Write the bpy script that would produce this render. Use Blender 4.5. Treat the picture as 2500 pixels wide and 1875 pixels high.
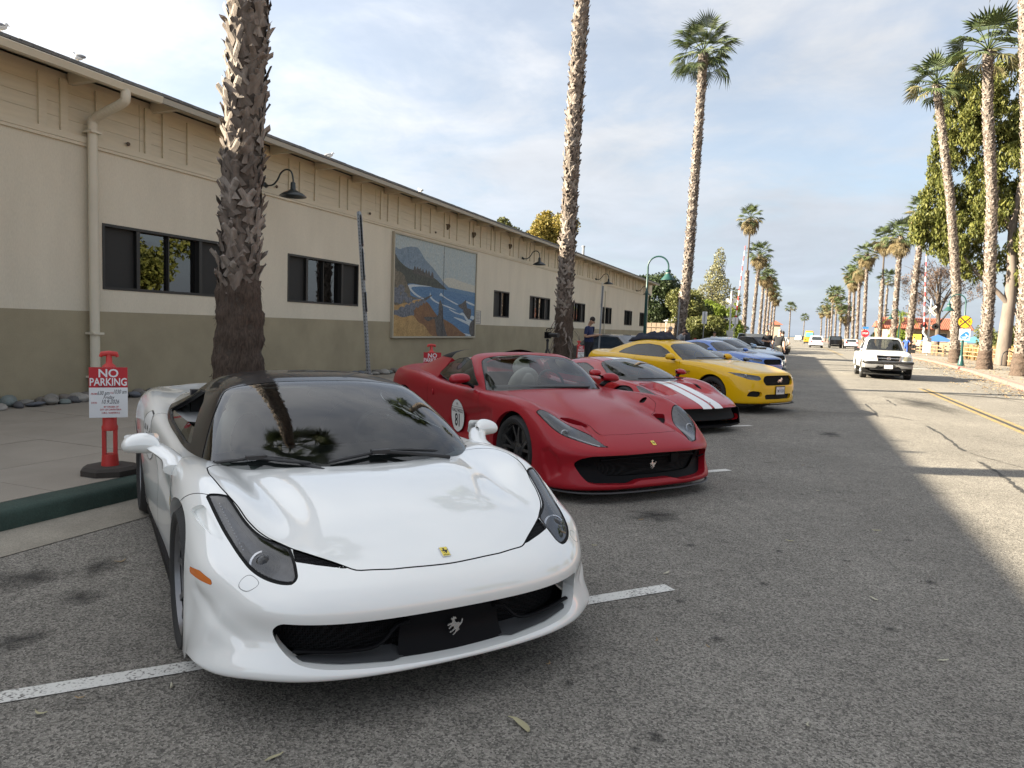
import bpy, bmesh, math, random
import numpy as np
from mathutils import Vector, Matrix, Euler
R = math.radians
for o in list(bpy.data.objects):
    bpy.data.objects.remove(o)
SC = bpy.context.scene
COL = SC.collection
random.seed(7)

# ------------------------------------------------------------------ camera
YAW, PITCH, ROLL, EYE = R(21.38), R(4.6), R(2.0), 1.55
def cam_axes():
    f = Vector((-math.sin(YAW)*math.cos(PITCH), math.cos(YAW)*math.cos(PITCH), -math.sin(PITCH)))
    r = Vector((math.cos(YAW), math.sin(YAW), 0)); u = r.cross(f)
    c, s = math.cos(ROLL), math.sin(ROLL)
    return r*c+u*s, u*c-r*s, f
_r, _u, _f = cam_axes()
cd = bpy.data.cameras.new('camera'); cam = bpy.data.objects.new('camera', cd); COL.objects.link(cam)
cd.sensor_fit = 'HORIZONTAL'; cd.sensor_width = 36; cd.lens = 1755/2500*36
cd.clip_start = .05; cd.clip_end = 9000
cam.matrix_world = Matrix(((_r.x, _u.x, -_f.x, 0), (_r.y, _u.y, -_f.y, 0), (_r.z, _u.z, -_f.z, EYE), (0, 0, 0, 1)))
SC.camera = cam

# ------------------------------------------------------------------ sun and sky
SUN_EL = R(22.8)
SUN_DIR = Vector((-1, -.40, 0)).normalized()*math.cos(SUN_EL) + Vector((0, 0, math.sin(SUN_EL)))   # towards the sun
sl = bpy.data.lights.new('sun', 'SUN'); sl.energy = 4.15; sl.angle = R(.55); sl.color = (1, .885, .69)
sun = bpy.data.objects.new('sun', sl); COL.objects.link(sun)
sun.rotation_euler = SUN_DIR.to_track_quat('Z', 'Y').to_euler()
W = bpy.data.worlds.new('World'); SC.world = W; W.use_nodes = True
def make_world():
    nt = W.node_tree; N = nt.nodes; L = nt.links; N.clear()
    out = N.new('ShaderNodeOutputWorld'); bg = N.new('ShaderNodeBackground'); bg.inputs[1].default_value = 1
    sky = N.new('ShaderNodeTexSky'); sky.sky_type = 'NISHITA'; sky.sun_disc = False
    sky.sun_elevation = SUN_EL; sky.sun_rotation = math.atan2(SUN_DIR.x, SUN_DIR.y)
    sky.air_density = 1.0; sky.dust_density = .6; sky.ozone_density = 1.2
    sk = N.new('ShaderNodeVectorMath'); sk.operation = 'SCALE'; sk.inputs['Scale'].default_value = SKY_K
    L.new(sky.outputs[0], sk.inputs[0])
    tc = N.new('ShaderNodeTexCoord'); sx = N.new('ShaderNodeSeparateXYZ'); L.new(tc.outputs['Generated'], sx.inputs[0])
    def math_(op, a, b=None, clamp=False):
        n = N.new('ShaderNodeMath'); n.operation = op; n.use_clamp = clamp
        for i, q in enumerate((a, b)):
            if q is None: continue
            if isinstance(q, (int, float)): n.inputs[i].default_value = q
            else: L.new(q, n.inputs[i])
        return n.outputs[0]
    z = math_('MAXIMUM', sx.outputs[2], 0.0)
    den = math_('ADD', z, .22)
    cx = N.new('ShaderNodeCombineXYZ')
    L.new(math_('DIVIDE', sx.outputs[0], den), cx.inputs[0]); L.new(math_('DIVIDE', sx.outputs[1], den), cx.inputs[1]); cx.inputs[2].default_value = 9.4
    def noise(sc, det, rough, dist=0):
        n = N.new('ShaderNodeTexNoise'); n.inputs['Scale'].default_value = sc; n.inputs['Detail'].default_value = det
        n.inputs['Roughness'].default_value = rough; n.inputs['Distortion'].default_value = dist
        L.new(cx.outputs[0], n.inputs['Vector']); return n.outputs['Fac']
    n1 = noise(1.15, 7, .58, .5); n2 = noise(3.1, 5, .6, .3)
    s = math_('ADD', math_('MULTIPLY', n1, .75), math_('MULTIPLY', n2, .25))
    rp = N.new('ShaderNodeMapRange'); rp.interpolation_type = 'SMOOTHSTEP'
    rp.inputs['From Min'].default_value = .40; rp.inputs['From Max'].default_value = .60; L.new(s, rp.inputs['Value'])
    # cloud radiance: even grey-white, brighter towards the sun (forward scattering), shaded by its own thickness
    dt = N.new('ShaderNodeVectorMath'); dt.operation = 'DOT_PRODUCT'; L.new(tc.outputs['Generated'], dt.inputs[0]); dt.inputs[1].default_value = SUN_DIR
    fw = math_('POWER', math_('MULTIPLY', math_('ADD', dt.outputs['Value'], 1.0), .5), 3.0)
    lum = math_('MULTIPLY', math_('ADD', math_('MULTIPLY', fw, CLOUD_FW), CLOUD_K), math_('ADD', .80, math_('MULTIPLY', n2, .42)))
    cc = N.new('ShaderNodeVectorMath'); cc.operation = 'SCALE'; cc.inputs[0].default_value = (.975, .99, 1.02); L.new(lum, cc.inputs['Scale'])
    # towards the horizon the air is seen through more and more thin cloud: even pale blue-grey
    hz = N.new('ShaderNodeMapRange'); hz.interpolation_type = 'SMOOTHSTEP'; hz.inputs['From Min'].default_value = .0; hz.inputs['From Max'].default_value = .34; hz.inputs['To Min'].default_value = 1; hz.inputs['To Max'].default_value = 0; L.new(z, hz.inputs['Value'])
    ccn = N.new('ShaderNodeMix'); ccn.data_type = 'RGBA'; ccn.blend_type = 'MULTIPLY'; L.new(hz.outputs[0], ccn.inputs['Factor']); L.new(cc.outputs[0], ccn.inputs['A']); ccn.inputs['B'].default_value = (.76, .85, .97, 1); cc = ccn
    cov = math_('MAXIMUM', math_('ADD', math_('MULTIPLY', rp.outputs[0], .46), .50), math_('MULTIPLY', hz.outputs[0], .95))
    mx = N.new('ShaderNodeMix'); mx.data_type = 'RGBA'; L.new(cov, mx.inputs['Factor']); L.new(sk.outputs[0], mx.inputs['A']); L.new(cc.outputs['Result'], mx.inputs['B'])
    L.new(mx.outputs['Result'], bg.inputs[0]); L.new(bg.outputs[0], out.inputs[0])
SKY_K, CLOUD_K, CLOUD_FW = .036, .114, .18
make_world()
SC.view_settings.view_transform = 'Standard'; SC.view_settings.look = 'None'
SC.view_settings.exposure = 2.70; SC.view_settings.gamma = 1; SC.view_settings.use_curve_mapping = False
SC.cycles.use_denoising = True; SC.cycles.denoiser = 'OPENIMAGEDENOISE'
SC.cycles.max_bounces = 10; SC.cycles.transparent_max_bounces = 24; SC.cycles.sample_clamp_indirect = 6
SC.cycles.caustics_reflective = False; SC.cycles.caustics_refractive = False

# ------------------------------------------------------------------ helpers: naming
def tag(o, label=None, cat=None, group=None, kind=None):
    if label: o['label'] = label
    if cat: o['category'] = cat
    if group: o['group'] = group
    if kind: o['kind'] = kind
    return o
def empty(name, loc=(0, 0, 0), rz=0, label=None, cat=None, group=None):
    o = bpy.data.objects.new(name, None); COL.objects.link(o); o.empty_display_size = .2
    o.location = loc; o.rotation_euler = (0, 0, rz)
    return tag(o, label, cat, group)
def copy_tree(o, parent=None):
    c = o.copy(); COL.objects.link(c); c.parent = parent
    for ch in o.children: copy_tree(ch, c)
    return c
# ------------------------------------------------------------------ helpers: materials
MATS = {}
def mat(name, col=(.5, .5, .5), rough=.6, metal=0., spec=.5, var=0., vscale=3., bump=0., bscale=40., coat=0., coat_rough=.05,
        emit=None, fine=0., fscale=300., col2=None, detail=6, alpha=None, stretch=None, trans=0., sheen=0.):
    if name in MATS: return MATS[name]
    m = bpy.data.materials.new(name); m.use_nodes = True; nt = m.node_tree; N = nt.nodes; L = nt.links
    b = N['Principled BSDF']; b.inputs['Base Color'].default_value = (*col, 1); b.inputs['Roughness'].default_value = rough
    b.inputs['Metallic'].default_value = metal; b.inputs['Specular IOR Level'].default_value = spec
    b.inputs['Coat Weight'].default_value = coat; b.inputs['Coat Roughness'].default_value = coat_rough
    b.inputs['Transmission Weight'].default_value = trans; b.inputs['Sheen Weight'].default_value = sheen
    if emit: b.inputs['Emission Color'].default_value = (*emit[0], 1); b.inputs['Emission Strength'].default_value = emit[1]
    src = None
    if var or bump or fine:
        tc = N.new('ShaderNodeTexCoord'); src = tc.outputs['Object']
        if stretch:
            mp = N.new('ShaderNodeMapping'); mp.inputs['Scale'].default_value = stretch; L.new(src, mp.inputs[0]); src = mp.outputs[0]
    def nz(sc, det=detail, rg=.6):
        n = N.new('ShaderNodeTexNoise'); n.inputs['Scale'].default_value = sc; n.inputs['Detail'].default_value = det; n.inputs['Roughness'].default_value = rg
        L.new(src, n.inputs['Vector']); return n.outputs['Fac']
    if var or fine:
        c2 = col2 if col2 else tuple(c*(1-var) for c in col)
        c1 = col if col2 else tuple(min(1, c*(1+var)) for c in col)
        mx = N.new('ShaderNodeMix'); mx.data_type = 'RGBA'; mx.inputs['A'].default_value = (*c1, 1); mx.inputs['B'].default_value = (*c2, 1)
        mr = N.new('ShaderNodeMapRange'); mr.inputs['From Min'].default_value = .3; mr.inputs['From Max'].default_value = .7
        L.new(nz(vscale), mr.inputs['Value']); L.new(mr.outputs[0], mx.inputs['Factor']); res = mx.outputs['Result']
        if fine:
            m2 = N.new('ShaderNodeMix'); m2.data_type = 'RGBA'; m2.blend_type = 'MULTIPLY'; m2.inputs['Factor'].default_value = 1
            r2 = N.new('ShaderNodeMapRange'); r2.inputs['From Min'].default_value = .3; r2.inputs['From Max'].default_value = .7
            r2.inputs['To Min'].default_value = 1-fine; r2.inputs['To Max'].default_value = 1+fine
            L.new(nz(fscale, 2), r2.inputs['Value'])
            cb = N.new('ShaderNodeCombineColor'); [L.new(r2.outputs[0], cb.inputs[i]) for i in range(3)]
            L.new(res, m2.inputs['A']); L.new(cb.outputs[0], m2.inputs['B']); res = m2.outputs['Result']
        L.new(res, b.inputs['Base Color'])
    if bump:
        bp = N.new('ShaderNodeBump'); bp.inputs['Strength'].default_value = bump; bp.inputs['Distance'].default_value = .02
        L.new(nz(bscale), bp.inputs['Height']); L.new(bp.outputs[0], b.inputs['Normal'])
    MATS[name] = m; return m
def glass_mat(name, tint=(.8, .85, .83), ior=1.5, rough=0.0, refl=1.0, opacity=0.0, body=(.01, .01, .012)):
    """thin clear glass: what is behind shows through (tinted), the rest mirrors by Fresnel; opacity mixes in a dark film"""
    if name in MATS: return MATS[name]
    m = bpy.data.materials.new(name); m.use_nodes = True; nt = m.node_tree; N = nt.nodes; L = nt.links; N.clear()
    out = N.new('ShaderNodeOutputMaterial'); tr = N.new('ShaderNodeBsdfTransparent'); tr.inputs[0].default_value = (*tint, 1)
    gl = N.new('ShaderNodeBsdfGlossy'); gl.inputs['Roughness'].default_value = rough; gl.inputs[0].default_value = (refl, refl, refl, 1)
    fr = N.new('ShaderNodeFresnel'); fr.inputs['IOR'].default_value = ior
    base = tr.outputs[0]
    if opacity:
        df = N.new('ShaderNodeBsdfDiffuse'); df.inputs[0].default_value = (*body, 1); ms = N.new('ShaderNodeMixShader'); ms.inputs[0].default_value = opacity
        L.new(tr.outputs[0], ms.inputs[1]); L.new(df.outputs[0], ms.inputs[2]); base = ms.outputs[0]
    mx = N.new('ShaderNodeMixShader'); L.new(fr.outputs[0], mx.inputs[0]); L.new(base, mx.inputs[1]); L.new(gl.outputs[0], mx.inputs[2])
    L.new(mx.outputs[0], out.inputs[0]); MATS[name] = m; return m
# ------------------------------------------------------------------ helpers: meshes
def mesh_obj(name, V, F, material=None, parent=None, smooth=None, normals=None, mats=None, midx=None):
    me = bpy.data.meshes.new(name)
    if isinstance(F, np.ndarray) and F.ndim == 2:
        nf, k = F.shape
        me.vertices.add(len(V)); me.vertices.foreach_set('co', np.asarray(V, np.float32).ravel())
        me.loops.add(nf*k); me.loops.foreach_set('vertex_index', F.astype(np.int32).ravel())
        me.polygons.add(nf); me.polygons.foreach_set('loop_start', np.arange(0, nf*k, k, dtype=np.int32))
        me.update(calc_edges=True)
    else:
        me.from_pydata([tuple(v) for v in V], [], [tuple(f) for f in F]); me.update()
    for m_ in (mats or ([material] if material else [])): me.materials.append(m_)
    if midx is not None: me.polygons.foreach_set('material_index', np.asarray(midx, np.int32))
    if normals is not None:
        me.shade_smooth(); me.normals_split_custom_set_from_vertices(np.asarray(normals, np.float64).tolist())
    elif smooth is not None:
        me.shade_smooth()
        if smooth < 179: me.set_sharp_from_angle(angle=R(smooth))
    o = bpy.data.objects.new(name, me); COL.objects.link(o)
    if parent: o.parent = parent
    return o
class MB:
    """collects shapes into one mesh"""
    def __init__(s): s.V = []; s.F = []; s.I = []; s.mi = 0
    def add(s, V, F, M4=None):
        n = len(s.V)
        s.V += [tuple(M4 @ Vector(v)) if M4 is not None else tuple(v) for v in V]
        s.F += [tuple(i+n for i in f) for f in F]; s.I += [s.mi]*len(F); return s
    def box(s, c, d, rot=None, taper=(1, 1)):
        x, y, z = d[0]/2, d[1]/2, d[2]/2; tx, ty = taper
        V = [(-x, -y, -z), (x, -y, -z), (x, y, -z), (-x, y, -z), (-x*tx, -y*ty, z), (x*tx, -y*ty, z), (x*tx, y*ty, z), (-x*tx, y*ty, z)]
        M4 = Matrix.Translation(c) @ (rot.to_4x4() if rot is not None else Matrix())
        return s.add(V, [(0, 3, 2, 1), (4, 5, 6, 7), (0, 1, 5, 4), (1, 2, 6, 5), (2, 3, 7, 6), (3, 0, 4, 7)], M4)
    def bbox(s, x0, x1, y0, y1, z0, z1): return s.box(((x0+x1)/2, (y0+y1)/2, (z0+z1)/2), (x1-x0, y1-y0, z1-z0))
    def tube(s, pts, rad, n=8, caps=True, flat=(1, 1)):
        pts = [Vector(p) for p in pts]; k = len(pts)
        if not hasattr(rad, '__len__'): rad = [rad]*k
        t0 = (pts[1]-pts[0]).normalized(); ref = Vector((0, 0, 1)) if abs(t0.z) < .9 else Vector((1, 0, 0))
        a = t0.cross(ref).normalized(); V = []; 
        for i, p in enumerate(pts):
            t = (pts[min(i+1, k-1)]-pts[max(i-1, 0)]).normalized()
            a = (a-t*a.dot(t)).normalized(); b = t.cross(a)
            for j in range(n):
                th = 2*math.pi*j/n; V.append(p+a*(math.cos(th)*rad[i]*flat[0])+b*(math.sin(th)*rad[i]*flat[1]))
        F = [(i*n+j, i*n+(j+1) % n, (i+1)*n+(j+1) % n, (i+1)*n+j) for i in range(k-1) for j in range(n)]
        if caps: F += [tuple(range(n-1, -1, -1)), tuple((k-1)*n+j for j in range(n))]
        return s.add(V, F)
    def lathe(s, prof, n=16, M4=None, wob=None, caps=True):
        V = []; k = len(prof)
        for i, (r, z) in enumerate(prof):
            for j in range(n):
                th = 2*math.pi*j/n; rr = r*(wob(th, z) if wob else 1); V.append((rr*math.cos(th), rr*math.sin(th), z))
        F = [(i*n+j, i*n+(j+1) % n, (i+1)*n+(j+1) % n, (i+1)*n+j) for i in range(k-1) for j in range(n)]
        if caps and prof[0][0] > 1e-6: F.append(tuple(range(n-1, -1, -1)))
        if caps and prof[-1][0] > 1e-6: F.append(tuple((k-1)*n+j for j in range(n)))
        return s.add(V, F, M4)
    def prism(s, poly, h0, h1, M4=None):
        n = len(poly); V = [(x, y, h0) for x, y in poly]+[(x, y, h1) for x, y in poly]
        return s.add(V, [tuple(range(n-1, -1, -1)), tuple(range(n, 2*n))]+[(i, (i+1) % n, n+(i+1) % n, n+i) for i in range(n)], M4)
    def ball(s, c, r, nu=12, nv=8, rot=None):
        if not hasattr(r, '__len__'): r = (r, r, r)
        prof = [(math.sin(math.pi*i/nv), -math.cos(math.pi*i/nv)) for i in range(nv+1)]; prof[0] = (1e-4, -1); prof[-1] = (1e-4, 1)
        return s.lathe(prof, nu, Matrix.Translation(c) @ (rot.to_4x4() if rot is not None else Matrix()) @ Matrix.Diagonal((*r, 1)))
    def obj(s, name, material=None, parent=None, smooth=None, mats=None):
        o = mesh_obj(name, s.V, s.F, material, parent, smooth, mats=mats, midx=s.I if mats else None); return o
def frame_mat(o, x, y, z):
    """matrix from origin and three axis vectors"""
    o, x, y, z = map(Vector, (o, x, y, z)); return Matrix(((x.x, y.x, z.x, o.x), (x.y, y.y, z.y, o.y), (x.z, y.z, z.z, o.z), (0, 0, 0, 1)))
FONTS = {}
def text_mesh(s, size=.1, extrude=.0005, align='CENTER', bold=False, width=1.0, shear=0):
    """flat lettering from Blender's own built-in font as plain mesh arrays"""
    c = bpy.data.curves.new('t', 'FONT'); c.body = s; c.size = size; c.extrude = extrude; c.align_x = align; c.align_y = 'CENTER'; c.resolution_u = 3
    c.offset = size*.02 if bold else 0; c.shear = shear
    o = bpy.data.objects.new('t', c); COL.objects.link(o)
    dg = bpy.context.evaluated_depsgraph_get(); me = bpy.data.meshes.new_from_object(o.evaluated_get(dg))
    V = [(v.co.x*width, v.co.y, v.co.z) for v in me.vertices]; F = [tuple(p.vertices) for p in me.polygons]
    bpy.data.objects.remove(o); bpy.data.curves.remove(c); bpy.data.meshes.remove(me); return V, F
def catmull(pts, n=6, closed=False):
    P = [Vector(p) for p in pts]; out = []; k = len(P)
    for i in range(k if closed else k-1):
        if closed: a, b, c, d = P[(i-1) % k], P[i], P[(i+1) % k], P[(i+2) % k]
        else: a, b, c, d = P[max(i-1, 0)], P[i], P[i+1], P[min(i+2, k-1)]
        for j in range(n):
            t = j/n; out.append(.5*((2*b)+(c-a)*t+(2*a-5*b+4*c-d)*t*t+(3*b-a-3*c+d)*t**3))
    if not closed: out.append(P[-1])
    return out
# ================================================================== ground, road, kerbs
def asphalt_mat():
    m = bpy.data.materials.new('asphalt'); m.use_nodes = True; nt = m.node_tree; N = nt.nodes; L = nt.links; b = N['Principled BSDF']
    tc = N.new('ShaderNodeTexCoord'); P = tc.outputs['Object']
    def nz(sc, det, rg=.6):
        n = N.new('ShaderNodeTexNoise'); n.inputs['Scale'].default_value = sc; n.inputs['Detail'].default_value = det; n.inputs['Roughness'].default_value = rg
        L.new(P, n.inputs['Vector']); return n.outputs['Fac']
    def mr(v, a, b_, c, d):
        n = N.new('ShaderNodeMapRange'); L.new(v, n.inputs[0]); 
        for i, q in enumerate((a, b_, c, d)): n.inputs[i+1].default_value = q
        return n.outputs[0]
    def mul(a, c):
        n = N.new('ShaderNodeMath'); n.operation = 'MULTIPLY'; L.new(a, n.inputs[0]); 
        if isinstance(c, float): n.inputs[1].default_value = c
        else: L.new(c, n.inputs[1])
        return n.outputs[0]
    vo = N.new('ShaderNodeTexVoronoi'); vo.inputs['Scale'].default_value = 120; L.new(P, vo.inputs['Vector'])
    sep = N.new('ShaderNodeSeparateColor'); L.new(vo.outputs['Color'], sep.inputs[0])
    stone = mr(sep.outputs[0], .0, 1., .45, 1.75)
    fine = mr(nz(210, 3, .7), .3, .7, .55, 1.45)
    big = mr(nz(.55, 6), .3, .7, .82, 1.16); mid = mr(nz(7, 5), .3, .7, .88, 1.12)
    val = mul(mul(mul(mul(stone, fine), big), mid), 1.0)
    # dark oil drips, irregular
    oil = mr(nz(1.7, 4, .5), .66, .74, 1., .62)
    val = mul(val, oil)
    mx = N.new('ShaderNodeMix'); mx.data_type = 'RGBA'; mx.blend_type = 'MULTIPLY'; mx.inputs['Factor'].default_value = 1
    mx.inputs['A'].default_value = (.172, .160, .140, 1)
    cb = N.new('ShaderNodeCombineColor'); [L.new(val, cb.inputs[i]) for i in range(3)]; L.new(cb.outputs[0], mx.inputs['B'])
    L.new(mx.outputs['Result'], b.inputs['Base Color']); b.inputs['Roughness'].default_value = .92; b.inputs['Specular IOR Level'].default_value = .25
    bp = N.new('ShaderNodeBump'); bp.inputs['Strength'].default_value = .55; bp.inputs['Distance'].default_value = .006
    hs = N.new('ShaderNodeMath'); hs.operation = 'ADD'; L.new(vo.outputs['Distance'], hs.inputs[0]); L.new(nz(160, 3), hs.inputs[1])
    L.new(hs.outputs[0], bp.inputs['Height']); L.new(bp.outputs[0], b.inputs['Normal']); return m
def worn_paint(name, col, wear=.5):
    """road paint worn through to the asphalt in small flecks"""
    m = bpy.data.materials.new(name); m.use_nodes = True; nt = m.node_tree; N = nt.nodes; L = nt.links; b = N['Principled BSDF']
    tc = N.new('ShaderNodeTexCoord'); n = N.new('ShaderNodeTexNoise'); n.inputs['Scale'].default_value = 75; n.inputs['Detail'].default_value = 5; L.new(tc.outputs['Object'], n.inputs['Vector'])
    n2 = N.new('ShaderNodeTexNoise'); n2.inputs['Scale'].default_value = 4; L.new(tc.outputs['Object'], n2.inputs['Vector'])
    ad = N.new('ShaderNodeMath'); ad.operation = 'MULTIPLY_ADD'; L.new(n2.outputs['Fac'], ad.inputs[0]); ad.inputs[1].default_value = .35; L.new(n.outputs['Fac'], ad.inputs[2])
    mr = N.new('ShaderNodeMapRange'); L.new(ad.outputs[0], mr.inputs[0]); mr.inputs[1].default_value = wear+.08; mr.inputs[2].default_value = wear+.25
    mx = N.new('ShaderNodeMix'); mx.data_type = 'RGBA'; mx.inputs['A'].default_value = (*col, 1); mx.inputs['B'].default_value = (.11, .10, .09, 1)
    L.new(mr.outputs[0], mx.inputs['Factor']); L.new(mx.outputs['Result'], b.inputs['Base Color']); b.inputs['Roughness'].default_value = .8
    return m
ASPH = asphalt_mat()
CONC = mat('concrete_walk', (.275, .245, .205), .9, var=.12, vscale=1.2, fine=.22, fscale=160, bump=.15, bscale=120)
CONC_G = mat('concrete_gutter', (.27, .245, .20), .9, var=.22, vscale=1.6, fine=.25, fscale=120, bump=.2, bscale=90)
GREEN_P = mat('green_kerb_paint', (.026, .050, .040), .8, var=.25, vscale=5, fine=.2, fscale=90, bump=.2, bscale=50)
RED_P = mat('red_kerb_paint', (.42, .13, .11), .8, var=.3, vscale=3, fine=.25, fscale=60)
DIRT = mat('dirt', (.20, .155, .10), .95, var=.35, vscale=.8, fine=.35, fscale=40, bump=.4, bscale=25)
def sheet(name, poly, z, m, kind='structure', parent=None, z_fn=None):
    o = mesh_obj(name, [(x, y, z) for x, y in poly], [tuple(range(len(poly)))], m, parent)
    if not parent: tag(o, kind=kind)
    return o
sheet('ground', [(-4000, -300), (4000, -300), (4000, 900), (-4000, 900)], -.03, DIRT)
SEA = mat('sea_water', (.03, .07, .11), .25, spec=.5, bump=.3, bscale=.05)
sheet('sea', [(-8000, 900), (8000, 900), (8000, 8500), (-8000, 8500)], -.5, SEA)
# right kerb line drifts away from the road's axis
RC = [(6.3, -60), (6.3, 12), (6.75, 22), (7.15, 28.2), (7.75, 35), (8.3, 42), (8.8, 50), (9.3, 60), (9.5, 72), (9.5, 520)]
road = sheet('road', [(-4.55, -60), (RC[0][0], -60)]+RC[1:]+[(-4.55, 520)], 0.0, ASPH)
def rcx(y):
    for (x0, y0), (x1, y1) in zip(RC, RC[1:]):
        if y0 <= y <= y1: return x0+(x1-x0)*(y-y0)/(y1-y0)
    return RC[-1][0]
# left gutter, kerb (green zone by the near cars, plain beyond), footway
KX, GZ = -5.07, .14
sheet('gutter', [(-5.3, -60), (-4.52, -60), (-4.52, 520), (-5.3, 520)], .005, CONC_G)
def kerb_obj(name, y0, y1, m):
    prof = [(KX+.03, -.02), (KX, .10), (KX-.015, .128), (KX-.045, GZ), (KX-.24, GZ), (KX-.24, -.02)]
    b = MB(); n = max(2, int((y1-y0)/.6)); rr = random.Random(3)
    V = []; 
    for i in range(n+1):
        y = y0+(y1-y0)*i/n; V += [(x+rr.uniform(-.004, .004), y, z+(rr.uniform(-.004, .003) if z > .05 else 0)) for x, z in prof]
    k = len(prof); F = [(i*k+j, i*k+j+1, (i+1)*k+j+1, (i+1)*k+j) for i in range(n) for j in range(k-1)]+[tuple(range(k-1, -1, -1)), tuple(n*k+j for j in range(k))]
    b.add(V, F); return tag(b.obj(name, m, smooth=50), kind='structure')
KERB = mat('concrete_kerb', (.27, .25, .21), .9, var=.2, vscale=2, fine=.2, fscale=100)
kerb_obj('kerb_green', -12, 14, GREEN_P); kerb_obj('kerb_plain', 14.002, 300, KERB); kerb_obj('kerb_behind', -60, -12.002, KERB)
# footway: concrete flags with scored joints, each flag its own piece near the camera
walk = tag(sheet('sidewalk', [(-10.7, -60), (KX-.235, -60), (KX-.235, 520), (-10.7, 520)], .118, mat('joint_dirt', (.09, .08, .065), .95)), kind='structure')
xs = [KX-.243, -6.42, -7.6, -8.9, -10.62]
flag_me = {}
for i in range(4):
    w = xs[i]-xs[i+1]; b = MB(); h = .0235
    b.prism([(-w/2+.004, -.746), (w/2-.004, -.746), (w/2-.004, .746), (-w/2+.004, .746)], -h, 0); ob = b.obj('paving_slab', CONC); flag_me[i] = ob.data; bpy.data.objects.remove(ob)
rr = random.Random(5)
for k in range(-4, 34):
    for i in range(4):
        o = bpy.data.objects.new('paving_slab', flag_me[i]); COL.objects.link(o); o.parent = walk
        o.location = ((xs[i]+xs[i+1])/2, k*1.5+.1, .1415+rr.uniform(-.0012, .0012))
far = sheet('walk_beyond', [(-10.62, 50.4), (KX-.243, 50.4), (KX-.243, 520), (-10.62, 520)], .139, CONC, parent=walk)
near = sheet('walk_behind', [(-10.62, -60), (KX-.243, -60), (KX-.243, -6.7), (-10.62, -6.7)], .139, CONC, parent=walk)
# kerb lettering (time limit), only its end is in view
LETTER = mat('kerb_white_paint', (.62, .66, .62), .8, var=.15, vscale=20)
V, F = text_mesh('20 MIN.', .19, .001, bold=True, width=.75)
b = MB(); b.add(V, F, frame_mat((KX-.135, 2.92, GZ+.006), (0, 1, 0), (-1, 0, 0), (0, 0, 1)))
o = b.obj('kerb_lettering', LETTER); tag(o, 'white stencilled minute limit lettering on top of the green kerb', 'lettering')
# right kerb (red paint) and right footway
b = MB(); V = []; pr = [(0, -.02), (.02, .12), (.06, .14), (.2, .14), (.2, -.02)]
for x, y in RC: V += [(x+a, y, z) for a, z in pr]
k = len(pr); b.add(V, [(i*k+j, (i+1)*k+j, (i+1)*k+j+1, i*k+j+1) for i in range(len(RC)-1) for j in range(k-1)])
tag(b.obj('kerb_red', RED_P, smooth=40), kind='structure')
WR = mat('right_walk', (.21, .185, .15), .9, var=.15, vscale=.7, fine=.2, fscale=90)
sheet('sidewalk_right', [(x+.2, y) for x, y in RC]+[(12.6, 520), (12.6, 60), (11.6, 40), (10.6, 25), (10.2, -60)], .135, WR)
# markings: stall lines at 41 degrees, double yellow centre line
WHITE = worn_paint('white_road_paint', (.62, .61, .57), .62); YELL = worn_paint('yellow_road_paint', (.40, .27, .07), .52)
for j, yc in enumerate((4.33, 8.46, 12.85, 17.2, -.2)):
    d = Vector((.74, .82, 0)).normalized() if j != 0 else Vector((2.24, 2.49, 0)).normalized()
    e = Vector((-.62, yc, 0)); a = e-d*(5.0); nrm = Vector((-d.y, d.x, 0))*.052
    sheet('stall_line', [tuple((p)[:2]) for p in (a+nrm, a-nrm, e-nrm, e+nrm)], .0045, WHITE, parent=road)
for x in (3.78, 4.00):
    sheet('centre_line', [(x-.05, -40), (x+.05, -40), (x+.05, 26.3), (x-.05, 26.3)], .0045, YELL, parent=road)
for x in (3.78, 4.00):
    sheet('centre_line', [(x-.05, 70), (x+.05, 70), (x+.05, 300), (x-.05, 300)], .0045, YELL, parent=road)
sheet('centre_seam', [(3.845, -40), (3.935, -40), (3.935, 26.3), (3.845, 26.3)], .004, mat('tar', (.035, .033, .03), .7, var=.3, vscale=8), parent=road)
sheet('limit_line', [(4.4, 43.6), (6.9, 44.9), (6.8, 45.3), (4.3, 44.0)], .0045, WHITE, parent=road)
TAR = MATS['tar']
def crack(pts, w):
    P = catmull([(x, y, 0) for x, y in pts], 8); V = []; rr = random.Random(int(pts[0][0]*100)); 
    for i, p in enumerate(P):
        t = (P[min(i+1, len(P)-1)]-P[max(i-1, 0)]).normalized(); n = Vector((-t.y, t.x, 0)); ww = w*(.5+rr.random())*(1 if 0 < i < len(P)-1 else .1); jx = n*rr.uniform(-.02, .02)
        V += [p+n*ww+jx+Vector((0, 0, .004)), p-n*ww+jx+Vector((0, 0, .004))]
    mesh_obj('tar_crack', V, [(2*i, 2*i+2, 2*i+3, 2*i+1) for i in range(len(P)-1)], TAR, road)
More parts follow.
